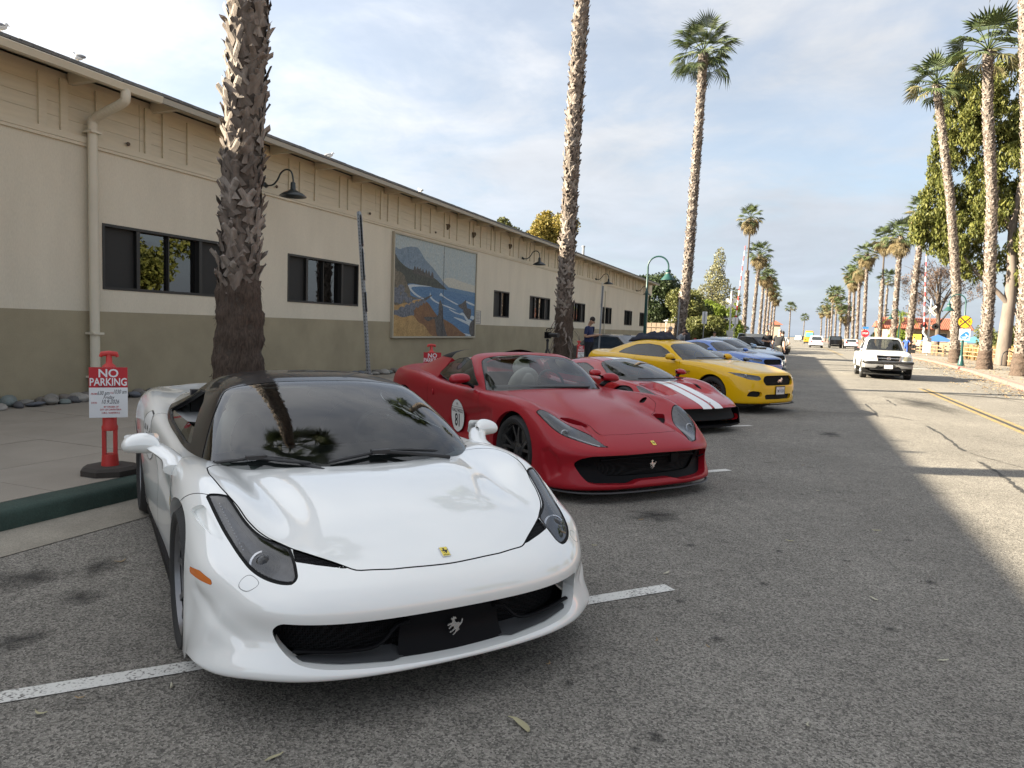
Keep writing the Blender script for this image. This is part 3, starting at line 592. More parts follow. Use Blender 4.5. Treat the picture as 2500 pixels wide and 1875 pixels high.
def fan(rr, seg=20, droop=.5, petl=1.0, rad=.95, spread=200):
    """one fan leaf along +x from the crown centre: stalk, pleated blade with drooping tips"""
    b = MB(); b.tube([(0, 0, 0), (petl*.5, 0, .06*petl), (petl, 0, 0)], [.028, .02, .014], 4)
    for k in range(seg):
        a = R(spread)*((k+.5)/seg-.5); a2 = R(spread)/seg*.46; r = rad*(1-.28*abs(a)/R(spread/2))*rr.uniform(.88, 1.08); dd = droop*rr.uniform(.6, 1.4)
        def pt(ang, rho, lift): return (petl+rho*math.cos(ang), rho*math.sin(ang), lift-dd*max(0, rho/rad-.45)**1.6*rad*1.3-.06*abs(math.sin(ang))*rho)
        b.add([(petl, 0, 0), pt(a-a2, r*.55, 0), pt(a, r*.6, .03), pt(a+a2, r*.55, 0), pt(a, r, -.02)], [(0, 1, 2), (0, 2, 3), (1, 4, 2), (2, 4, 3)])
    return b
FANS = []
for i in range(5):
    o = fan(random.Random(i), 24, .35+.12*i).obj('frond', FROND); FANS.append(o.data); bpy.data.objects.remove(o)
def crown_mesh(seed, n=34, skirt=0, size=1.0, seg=13):
    """a whole head of fan leaves as one mesh; mats 0 green 1 mixed 2 dry"""
    rr = random.Random(seed); B_ = MB()
    for k in range(n+skirt):
        dry = k >= n; el = R(rr.uniform(-82, -32)) if dry else R(82-125*((k+.5)/n)**.85+rr.uniform(-8, 8)); az = k*2.39996+rr.uniform(-.3, .3)
        f = fan(rr, seg, 1.1 if dry else rr.uniform(.3, .8), (.7 if dry else 1.0)*size*rr.uniform(.85, 1.1), .85*size*rr.uniform(.85, 1.1), 150 if dry else 190)
        M4 = Matrix.Translation((0, 0, (-rr.uniform(-.1, .8) if dry else 0)*size)) @ Matrix.Rotation(az, 4, 'Z') @ Matrix.Rotation(-el, 4, 'Y') @ Matrix.Rotation(rr.uniform(-.5, .5), 4, 'X')
        B_.mi = 2 if dry else (1 if el < R(-5) and rr.random() < .6 else 0); B_.add(f.V, f.F, M4)
    o = B_.obj('crown', None, mats=[FROND, FROND_M, FROND_D]); me = o.data; bpy.data.objects.remove(o); return me
CROWNS = {(s, k): crown_mesh(10*s+k, (26, 30, 34)[s % 3], (0, 26, 56)[k], (.95, 1.05, 1.0)[s % 3]) for s in range(3) for k in range(3)}
def palm(label, path, r0, r1, boots_obj=None, boots_to=None, smooth_top=None, base_fibre=0, crown=(0, 1), csize=1.0, group='street palms', fronds=0, boot_scale=1.0, seed=1, dens=1.0, boot_from=None):
    """path: points up the trunk; leaf bases as single parts between boots_obj=(z0,z1), joined beyond"""
    base = Vector(path[0]); e = empty('palm_tree', base, 0, label, 'palm tree', group); rr = random.Random(seed); P = [Vector(p)-base for p in path]; H = P[-1].z
    pts = [path_at(P, H*k/40) for k in range(41)]
    def rad(z):
        t = z/H; r = r0+(r1-r0)*min(1, t*1.15)
        if base_fibre: r += .105*max(0, 1-z/(base_fibre*1.25))**1.2
        if smooth_top and z > smooth_top: r *= .55
        return r
    b = MB(); b.tube(pts, [rad(p.z) for p in pts], 20); b.obj('trunk', BARK_P, e, 60)
    if base_fibre:
        b = MB(); n = 46; zs = [base_fibre*k/24 for k in range(25)]; V = []
        for z in zs:
            c = path_at(P, z)
            for j in range(n):
                a = 2*math.pi*j/n; r = rad(z)+.018+rr.uniform(-.016, .022)+.014*math.sin(9*z+3*a)+.012*math.sin(23*z); V.append((c.x+r*math.cos(a), c.y+r*math.sin(a), z))
        b.add(V, [(k*n+j, k*n+(j+1) % n, (k+1)*n+(j+1) % n, (k+1)*n+j) for k in range(24) for j in range(n)])
        for k in range(420):   # loose fibres
            z = rr.uniform(.1, base_fibre); a = rr.uniform(0, 6.28); c = path_at(P, z); r = rad(z)+.02; p = Vector((c.x+r*math.cos(a), c.y+r*math.sin(a), z)); o_ = Vector((math.cos(a), math.sin(a), 0)); tn = Vector((-math.sin(a), math.cos(a), 0))*rr.uniform(-.05, .05)
            b.add([p+Vector((0, 0, .006)), p-Vector((0, 0, .006)), p+o_*rr.uniform(.02, .05)+tn-Vector((0, 0, rr.uniform(.02, .12)))], [(0, 1, 2)])
        b.obj('fibre_base', FIBRE, e, 70)
    zb = boot_from if boot_from is not None else base_fibre
    top = smooth_top or H-.1; J = MB(); k = 0; z = zb; step = .030*boot_scale/dens
    while z < top:
        a = k*2.39996+rr.uniform(-.25, .25); c = path_at(P, z); r = rad(z)-.01; s = boot_scale*rr.uniform(.8, 1.25)
        M4 = Matrix.Translation((c.x+r*math.cos(a), c.y+r*math.sin(a), z)) @ Matrix.Rotation(a, 4, 'Z') @ Matrix.Rotation(rr.uniform(-.12, .2), 4, 'Y') @ Matrix.Rotation(rr.uniform(-.3, .3), 4, 'X') @ Matrix.Diagonal((s*rr.uniform(.8, 1.5), s*rr.uniform(.85, 1.25), s*rr.uniform(.8, 1.2), 1))
        if base_fibre and z < base_fibre-.02 and rr.random() > (z-zb)/(base_fibre-zb)*.8: z += step; k += 1; continue
        if boots_obj and boots_obj[0] <= z+base.z <= boots_obj[1]:
            o = bpy.data.objects.new('leaf_base', rr.choice(BOOTS)); COL.objects.link(o); o.parent = e; o.matrix_basis = M4
        else:
            me = BOOTS[k % 9]; J.mi = k % 3; J.add([v.co for v in me.vertices], [tuple(p.vertices) for p in me.polygons], M4)
        z += step*rr.uniform(.85, 1.15); k += 1
    if J.V: tag(J.obj('leaf_bases', None, e, mats=BOOT), kind='stuff')
    tip = P[-1]
    if fronds:
        for k in range(fronds):
            o = bpy.data.objects.new('frond', FANS[k % 5]); COL.objects.link(o); o.parent = e; el = R(80-120*((k+.5)/fronds)**.8+rr.uniform(-8, 8)); s = csize*rr.uniform(.85, 1.15)
            o.matrix_basis = Matrix.Translation(tip+Vector((0, 0, rr.uniform(-.1, .25)))) @ Matrix.Rotation(k*2.39996+rr.uniform(-.3, .3), 4, 'Z') @ Matrix.Rotation(-el, 4, 'Y') @ Matrix.Rotation(rr.uniform(-.5, .5), 4, 'X') @ Matrix.Diagonal((s, s, s, 1))
    else:
        o = bpy.data.objects.new('crown', CROWNS[crown]); COL.objects.link(o); o.parent = e; o.location = tip+Vector((0, 0, .1)); o.scale = (csize,)*3; o.rotation_euler = (0, 0, rr.uniform(0, 6))
    return e
p1 = palm('thick palm trunk with torn grey leaf bases and dark hairy foot beside white car', [(-6.10, 6.7, .13), (-6.08, 6.7, 2.0), (-6.06, 6.7, 3.1), (-5.97, 6.72, 5.2), (-5.75, 6.8, 8.5), (-5.5, 6.9, 12.5)], .20, .19, (1.5, 5.6), base_fibre=1.85, fronds=26, csize=1.2, boot_scale=.90, seed=3, dens=1.7, boot_from=1.55)
p2 = palm('tall grey palm trunk beside camera tripod, ragged strips hanging at its foot', [(-6.42, 20.5, .13), (-6.45, 20.5, 2.35), (-6.41, 20.5, 4.4), (-6.39, 20.5, 7.0), (-6.33, 20.5, 9.6), (-6.2, 20.55, 13.5)], .21, .185, (1.5, 6.2), base_fibre=2.0, fronds=26, csize=1.2, boot_scale=.9, seed=5, dens=1.35, boot_from=1.6)
p3 = palm('slender leaning palm with full green fan crown beyond the warehouse corner', [(-6.25, 41, .13), (-6.0, 41, 2.5), (-5.82, 41, 4.6), (-5.71, 41, 9.6), (-5.61, 41, 14.5), (-5.6, 41, 16.6)], .26, .20, None, base_fibre=0, fronds=30, csize=1.05, boot_scale=1.0, seed=9, dens=1.2, boot_from=.2)
# strips of dead leaf base hanging on palm feet
for (px, py, zc, root, n_) in ((-6.44, 20.5, 1.9, p2, 16),):
    rr = random.Random(n_)
    for k in range(n_):
        a = rr.uniform(-2.2, .9); r = .33; z = zc-rr.uniform(0, .1 if n_ < 9 else 1.0); ln = rr.uniform(.25, .6); w = rr.uniform(.02, .045); d = Vector((math.cos(a), math.sin(a), 0)); t = Vector((-d.y, d.x, 0)); V = []
        for q in range(5):
            s = q/4; c = d*(r+.10*math.sin(s*2.6)+.02*q)+t*(.1*s*rr.uniform(-1, 1))+Vector((0, 0, z-.13-ln*s)); V += [c-t*w*(1-.5*s), c+d*.012, c+t*w*(1-.5*s)]
        mesh_obj('hanging_strip', [v+Vector((px, py, .13))-Vector(root.location) for v in V], [(3*i+j, 3*i+j+1, 3*i+4+j, 3*i+3+j) for i in range(4) for j in range(2)], BOOT[2 if k % 3 else 0], root)
def far_palm(x, y, zc, dx, label, crown, cs, smooth=None, seed=0, r=.21): 
    cs *= .66
    return palm(label, [(x, y, .05), (x+dx*.25, y, zc*.3), (x+dx*.6, y, zc*.65), (x+dx, y, zc)], r*1.15, r*.85, None, smooth_top=smooth, base_fibre=0, crown=crown, csize=cs, boot_scale=1.25, seed=seed, dens=.75, boot_from=.3, group='palms lining the street')
ORD = ('first', 'second', 'third', 'fourth', 'fifth', 'sixth', 'seventh')
far_palm(-6.3, 97, 16.2, .0, 'tall left-row palm with round skirted crown on thin upper trunk', (0, 2), 1.75, 9.5, 1); far_palm(-6.3, 115, 13.6, .5, 'left-row palm with open spiky crown just past the crossing', (1, 2), 1.8, None, 2)
for i, (y, zc, c) in enumerate(((138, 12.6, (2, 2)), (156, 13.2, (0, 2)), (172, 12.6, (1, 2)), (194, 12.4, (2, 2)), (216, 11.8, (0, 2)))): far_palm(-6.3, y, zc, .3, ORD[i]+' palm behind the open spiky one in the left-hand row', c, 1.85, None, 20+i)
far_palm(-2.9, 330, 13.5, .0, 'small lone palm at far end of street, left side', (1, 0), 2.4, None, 30); far_palm(3.4, 420, 11.5, .3, 'small lone palm at far end of street, right side', (2, 0), 2.4, None, 31)
palm('right-row palm with swollen brown foot at edge of red kerb beside eucalyptus', [(9.3, 37.8, .13), (9.25, 37.8, 4), (8.9, 38, 10), (8.1, 38, 18.2)], .27, .22, None, base_fibre=1.0, crown=(0, 0), csize=1.3, boot_scale=.85, seed=41, dens=1.5, boot_from=.8, group='palms lining the street')
palm('right-row palm with orange bare band under bushy collar of leaf bases', [(9.4, 44.8, .13), (9.35, 44.8, 4), (9.1, 44.8, 9), (8.55, 44.8, 13.6), (8.35, 44.8, 16.6)], .27, .22, None, base_fibre=1.0, crown=(1, 0), csize=1.2, boot_scale=.85, seed=42, dens=1.5, boot_from=.8, group='palms lining the street')
palm('right-row palm beside round railroad sign, trunk draped in eucalyptus leaves', [(9.85, 55, .13), (9.6, 55, 5), (8.8, 55, 11), (7.5, 55, 18.2)], .27, .22, None, base_fibre=.9, crown=(2, 0), csize=1.2, boot_scale=.9, seed=43, dens=1.4, boot_from=.7, group='palms lining the street')
far_palm(9.8, 76.4, 13.4, .4, 'right-row palm with shaggy crown above the pickup cab', (0, 2), 1.7, 10.2, 44, .25); far_palm(9.8, 88, 12.6, .0, 'right-row palm with wide shaggy crown and thick pale trunk', (1, 2), 1.75, None, 45, .25); far_palm(9.8, 102, 14.0, -.2, 'right-row palm with thin upper trunk left of the shaggy pair', (2, 2), 1.6, 9.0, 46)
for i, (y, zc, c) in enumerate(((125, 14.6, (0, 2)), (138, 13.6, (1, 2)), (149, 12.6, (2, 2)), (162, 14.6, (0, 2)))): far_palm(9.8, y, zc, -.3, ORD[i]+' palm of the tight right-hand group of four beyond the stop sign', c, 1.9, None, 50+i)
for i, (x, y, zc) in enumerate(((9.8, 190, 9.5), (9.6, 210, 13), (9.6, 234, 14.6), (9.2, 264, 12.6), (8.8, 300, 11.4), (10.5, 180, 7.0), (9.6, 250, 10))): far_palm(x, y, zc, -.2, ORD[i]+' palm of the distant right-hand cluster beyond the parked cars', (i % 3, 1), 2.1, None, 60+i)
far_palm(17, 170, 14.0, .2, 'single distant palm standing behind the right-hand row', (1, 0), 2.1, 12.0, 70)
# ---- broadleaf trees: trunk, limbs, leaf clumps
def leaf_cloud(rr, blobs, n, size, droop=0., aspect=2.6):
    """n leaf blades spread through ellipsoid clumps"""
    wts = np.array([b[1][0]*b[1][1]*b[1][2] for b in blobs])**.67; wts /= wts.sum(); g = np.random.default_rng(rr.randint(0, 10**6)); pick = g.choice(len(blobs), n, p=wts)
    C = np.array([b[0] for b in blobs])[pick]; Rr = np.array([b[1] for b in blobs])[pick]
    d = g.normal(size=(n, 3)); d /= np.linalg.norm(d, axis=1, keepdims=True); rad = g.uniform(.35, 1.05, n)**.6; P = C+d*Rr*rad[:, None]
    a = g.normal(size=(n, 3)); a[:, 2] -= droop*2.2; a /= np.linalg.norm(a, axis=1, keepdims=True); b = np.cross(a, g.normal(size=(n, 3))); b /= np.linalg.norm(b, axis=1, keepdims=True)
    s = size*g.uniform(.6, 1.4, n)[:, None]; a = a*s*aspect*.5; b = b*s*.5
    V = np.stack([P-a, P+b*.8, P+a, P-b*.8], 1).reshape(-1, 3); F = np.arange(4*n).reshape(n, 4); return V, F
def clumps(rr, blobs, m):
    """break round masses into hanging sprays with gaps between them"""
    out = []
    for c, r in blobs:
        for _ in range(max(3, int(m*r[0]*r[2]))):
            d = Vector((rr.gauss(0, 1), rr.gauss(0, 1), rr.gauss(0, 1))).normalized()*rr.uniform(.45, 1.12); s = rr.uniform(.28, .55); out.append(((c[0]+d.x*r[0], c[1]+d.y*r[1], c[2]+d.z*r[2]), (s, s, s*rr.uniform(1.1, 1.9))))
    return out
def tree(name, label, base, limbs, blobs, n, size, bark, leaves, droop=.3, group=None, seed=1, cat='tree', aspect=2.6, clump=0):
    rr = random.Random(seed); e = empty(name, base, 0, label, cat, group); b = MB()
    for pts, r0, r1 in limbs: P = catmull(pts, 5); b.tube(P, [r0+(r1-r0)*k/(len(P)-1) for k in range(len(P))], 9)
    if limbs: b.obj('trunk', bark, e, 60)
    V, F = leaf_cloud(rr, clumps(rr, blobs, clump) if clump else blobs, n, size, droop, aspect); o = mesh_obj('crown', V, F, leaves, e); tag(o, kind='stuff'); return e
BARK_E = mat('eucalyptus_bark', (.10, .08, .068), .85, var=.4, vscale=2.5, col2=(.19, .155, .13), bump=.3, bscale=10, stretch=(1, 1, .3)); BARK_D = mat('dark_bark', (.09, .07, .055), .9, var=.3, vscale=6)
L_EUC = leaf_mat('eucalyptus_leaf', (.06, .078, .016), (.185, .185, .045), .3); L_DK = leaf_mat('dark_leaf', (.020, .034, .012), (.045, .065, .02), .15); L_OL = leaf_mat('olive_leaf', (.06, .075, .02), (.15, .15, .045), .2); L_BR = leaf_mat('brown_leaf', (.10, .068, .052), (.19, .13, .095), .2); L_PALE = leaf_mat('pale_leaf', (.17, .17, .075), (.30, .29, .17), .25); L_LIME = leaf_mat('lime_leaf', (.12, .17, .02), (.20, .25, .04), .3); L_YEL = leaf_mat('yellowing_leaf', (.14, .13, .025), (.30, .22, .05), .25)
def rblobs(seed, c, spread, n, r): 
    rr = random.Random(seed); return [((c[0]+rr.uniform(-1, 1)*spread[0], c[1]+rr.uniform(-1, 1)*spread[1], c[2]+rr.uniform(-1, 1)*spread[2]), (rr.uniform(*r),)*2+(rr.uniform(*r)*.9,)) for _ in range(n)]
# eucalyptus by the right kerb: forked pale trunk, hanging foliage
EB = [((-4.6, 1, 9.5), (1.5, 1.5, 1.5)), ((-4.0, .5, 8.2), (1.2, 1.2, 1.3)), ((-2.8, 0, 9.0), (1.5, 1.5, 1.6)), ((-3.6, .5, 11.0), (1.5, 1.4, 1.3)), ((-1.6, .3, 10.2), (1.5, 1.4, 1.5)), ((-3.4, .5, 15), (1.3, 1.2, 1.6)), ((-3.8, .5, 17.6), (1.3, 1.2, 1.5)), ((-2.5, .5, 18.6), (1.4, 1.3, 1.2)), ((-1.0, .5, 17), (1.7, 1.5, 1.7)), ((-2.0, .2, 13.4), (1.4, 1.3, 1.4)), ((-.2, .5, 13.5), (2, 1.6, 1.9)), ((1.4, .5, 15.5), (2.2, 1.8, 2.2)), ((1.6, .5, 11.5), (2.0, 1.6, 2.0)), ((3.0, .5, 19), (2.5, 2, 2.6)), ((.6, 0, 8.2), (1.4, 1.2, 1.3)), ((2.6, 0, 8.0), (1.8, 1.4, 1.6)), ((-2.4, -.2, 6.6), (.55, .5, .9)), ((.6, .4, 5.7), (.6, .5, .8)), ((3.5, 1, 13.5), (2.2, 2, 2.4)), ((4.6, .5, 9.5), (2, 2, 2)), ((-4.9, .5, 13.2), (.7, .7, 1.0)), ((-4.7, .6, 14.9), (.6, .6, .9)), ((-5.2, .5, 10.6), (1.0, 1.0, 1.0)), ((-4.5, .5, 16.2), (.9, .9, 1.0)), ((-1.2, .3, 7.4), (1.0, .9, 1.0)), ((-.6, .3, 15.5), (1.3, 1.2, 1.4)), ((-2.4, .3, 11.6), (1.2, 1.1, 1.1)), ((-.2, .2, 11), (1.3, 1.2, 1.3)), ((-5.4, .5, 8.9), (.8, .8, .9)), ((-3.2, .3, 7.2), (.8, .8, .7)), ((.2, .3, 19.6), (1.4, 1.2, 1.3)), ((-4.6, .4, 12.0), (1.0, 1, 1.0)), ((-2.6, .2, 16.6), (1.2, 1, 1.2)), ((-1.4, .3, 19.4), (1.2, 1, 1.1)), ((-3.4, .3, 19.6), (1.0, .9, 1.0)), ((1.2, .2, 17.8), (1.6, 1.3, 1.5)), ((.4, .2, 6.6), (.9, .8, .9))]
tree('eucalyptus_tree', 'tall eucalyptus with hanging olive leaves and forked pale trunk behind right-row palms', (13.4, 59, 0), [([(0, 0, 0), (.1, 0, 3), (.15, 0, 6), (-.05, 0, 9), (.3, .2, 13), (.8, .3, 18)], .48, .12), ([(.6, 0, 3.6), (-.6, -.2, 5.0), (-1.8, -.3, 6.1), (-3.0, 0, 7.8), (-4.0, .3, 9.6)], .20, .05), ([(.1, 0, 7), (1.2, .2, 9.5), (1.8, .4, 13)], .22, .06), ([(-.05, 0, 9), (-1.2, .2, 12.5), (-2.4, .4, 17)], .2, .05), ([(1.6, .3, 0.1), (1.2, .2, 2.5), (1.9, .2, 6), (2.6, .3, 10)], .34, .12)], EB, 84000, .12, BARK_E, L_EUC, .9, seed=4, clump=9)
tree('brown_tree', 'wide half-bare tree with sparse brown leaves behind the tiled roof', (16.5, 104, 0), [([(0, 0, 0), (0, 0, 4), (-.3, 0, 7), (-.2, 0, 10)], .35, .06)]+[([(0, 0, 3.5+.3*k), (1.3*math.cos(k*1.3), .8*math.sin(k*1.3), 5.5+.5*k), (3.6*math.cos(k*1.3), 2*math.sin(k*1.3), 7+.6*k)], .14, .02) for k in range(9)]+[([(.8*math.cos(k), .4*math.sin(k), 5+.25*k), (3.0*math.cos(k*1.7), 1.5*math.sin(k*1.7), 6.5+.4*k), (4.6*math.cos(k*1.7), 1.8*math.sin(k*1.7), 7.4+.4*k)], .06, .012) for k in range(12)], rblobs(7, (0, 0, 8.0), (3.8, 2, 3.0), 24, (.7, 1.4)), 9000, .10, BARK_D, L_BR, .1, seed=6, aspect=1.6, clump=7)
tree('pale_poplar', 'tall wispy pale-leaved poplar behind the left crossing gate', (-9.5, 92, 0), [([(0, 0, 0), (.1, 0, 5), (0, 0, 11)], .2, .03)]+[([(0, 0, 2+.7*k), (.7*math.cos(k*2.1), .5*math.sin(k*2.1), 4+.75*k), (1.1*math.cos(k*2.1), .8*math.sin(k*2.1), 6+.75*k)], .05, .012) for k in range(8)], [((.2, 0, 10.4), (.7, .6, 1.6)), ((-.2, 0, 8.2), (1.3, 1, 1.8)), ((.5, 0, 7), (1.3, 1, 1.6)), ((-1.4, 0, 6.2), (1.0, .9, 1.4)), ((0, 0, 4.5), (2.2, 1.4, 1.8)), ((2.2, 0, 5.2), (.9, .8, 2.0))], 7000, .15, BARK_D, L_PALE, .2, seed=8, aspect=1.8)
LB = 'broad rounded olive-green tree'
tree('leafy_tree', 'broad rounded olive-green tree behind the third palm', (-8.6, 66, 0), [([(0, 0, 0), (0, 0, 2.5)], .22, .12)], rblobs(11, (0, 0, 3.2), (1.5, 1.4, 1.4), 14, (.8, 1.2)), 11000, .15, BARK_D, L_OL, .2, seed=11, aspect=1.7)
tree('leafy_tree', 'lime-green leafy tree beside the left crossing gate', (-7.4, 78, 0), [([(0, 0, 0), (0, 0, 2.5)], .2, .1)], rblobs(12, (0, 0, 3.0), (1.6, 1.2, 1.3), 12, (.7, 1.1)), 9000, .15, BARK_D, L_LIME, .2, seed=12, aspect=1.7)
tree('leafy_tree', 'dark evergreen tree at the far corner of the warehouse', (-13.2, 70, 0), [([(0, 0, 0), (0, 0, 4)], .3, .15)], rblobs(13, (0, 0, 4.4), (1.9, 1.5, 2.4), 18, (.9, 1.4)), 13000, .17, BARK_D, L_DK, .2, seed=13, aspect=1.7)
tree('leafy_tree', 'dark evergreen tree between the corner tree and the third palm', (-10.4, 72, 0), [([(0, 0, 0), (0, 0, 3)], .3, .15)], rblobs(14, (0, 0, 3.2), (1.8, 1.5, 1.5), 16, (.8, 1.2)), 10000, .17, BARK_D, L_DK, .2, seed=14, aspect=1.7)
tree('leafy_tree', 'low dark shrubby tree behind the bent-over people', (-7.2, 60, 0), [([(0, 0, 0), (0, 0, 1.5)], .2, .1)], rblobs(15, (.4, 0, 1.7), (1.2, 1.0, .9), 12, (.5, .9)), 8000, .13, BARK_D, L_OL, .2, seed=15, aspect=1.7)
tree('leafy_tree', 'tree with yellowing crown showing above the warehouse roof', (-17.2, 47, 0), [([(0, 0, 0), (0, 0, 5)], .35, .2)], rblobs(16, (1.3, 0, 7.2), (1.2, 1.2, 1.5), 12, (.7, 1.1))+rblobs(17, (.3, .5, 8.0), (.6, .6, .9), 5, (.5, .8)), 16000, .13, BARK_D, L_YEL, .2, seed=16, aspect=1.6)
tree('leafy_tree', 'greyer green tree beside the yellowing one above the warehouse roof', (-18.9, 47, 0), [([(0, 0, 0), (0, 0, 5)], .35, .2)], rblobs(18, (0, 0, 7.3), (.7, .8, 1.0), 8, (.5, .9)), 9000, .13, BARK_D, L_OL, .2, seed=18, aspect=1.6)
for i, (x, y, w, h, m_, lb) in enumerate(((21, 92, 3.4, 3.4, L_OL, 'rounded grey-green bush behind the railroad sign post'), (26.5, 96, 4.2, 3.6, L_DK, 'long dark hedge-like bush right of the railroad sign'), (14.4, 118, 1.2, 3.2, L_LIME, 'small bright green street tree in front of the tiled roof'), (17, 150, 5, 3, L_OL, 'low leafy shrub beyond the stop sign'), (-9, 108, 2.4, 3.4, L_OL, 'leafy shrub at the foot of the left palm row'), (13.8, 140, 2.6, 2.6, L_DK, 'dark shrub behind the parked cars on the right'), (-10.5, 130, 2.8, 3.6, L_DK, 'dark shrub further back in the left palm row'))):
    tree('bush', lb, (x, y, 0), [], rblobs(30+i, (0, 0, h*.5), (w*.6, 1.2, h*.32), 14, (h*.22, h*.36)), 7000, .17, BARK_D, m_, .1, seed=30+i, cat='bush', aspect=1.6)
# Norfolk pine, feathery green palm
e = empty('norfolk_pine', (19.5, 190, 0), 0, 'small dark tiered conifer behind the pickup cab', 'tree'); b = MB(); b.tube([(0, 0, 0), (0, 0, 9)], [.2, .02], 6); b.obj('trunk', BARK_D, e); V, F = [], []; rr = random.Random(4); b = MB()
for k in range(12):
    z = 1.6+k*.62; r = 2.3*(1-k/12.5)
    for j in range(9): a = j*.7+k*.4; b.tube([(0, 0, z), (r*.6*math.cos(a), r*.6*math.sin(a), z-.05), (r*math.cos(a), r*math.sin(a), z+.12)], [.07, .16, .05], 4, flat=(1.6, .6))
b.obj('crown', L_DK, e)
e = empty('feather_palm', (13.2, 112, 0), 0, 'feathery bright green palm between the right-row trunks', 'palm tree'); b = MB(); b.tube([(0, 0, 0), (0, 0, 5)], .14, 7); b.obj('trunk', PETI, e); b = MB(); rr = random.Random(3)
for k in range(18):
    a = k*2.4; el = R(rr.uniform(20, 75)); pts = [Vector((2.6*t*math.cos(el)*math.cos(a), 2.6*t*math.cos(el)*math.sin(a), 5+2.6*t*math.sin(el)-2.6*t*t*1.0)) for t in np.linspace(0, 1, 8)]
    for i in range(7):
        p, q = pts[i], pts[i+1]; side = (q-p).cross(Vector((0, 0, 1))).normalized()*.42*(1-.5*i/7)
        for s in (-1, 1):
            for t in (.2, .6): c = p.lerp(q, t); b.add([c, c+(q-p)*.25, c+side*s+(q-p)*.4-Vector((0, 0, .3))], [(0, 1, 2)])
b.obj('crown', L_LIME, e)

# street trees on the far side of the road, seen only mirrored in the warehouse windows
for i, (x, y) in enumerate(((13.5, 12), (14.5, 21), (14, 31), (13, 2))):
    tree('leafy_tree', ('round leafy tree', 'broad leafy tree', 'tall leafy tree', 'low leafy tree')[i]+' across the road mirrored in the warehouse windows', (x, y, 0), [([(0, 0, 0), (0, 0, 3)], .2, .1)], rblobs(80+i, (0, 0, 4.2), (1.6, 1.6, 1.5), 12, (.8, 1.3)), 5000, .2, BARK_D, L_OL if i % 2 else L_EUC, .2, seed=80+i, aspect=1.7)
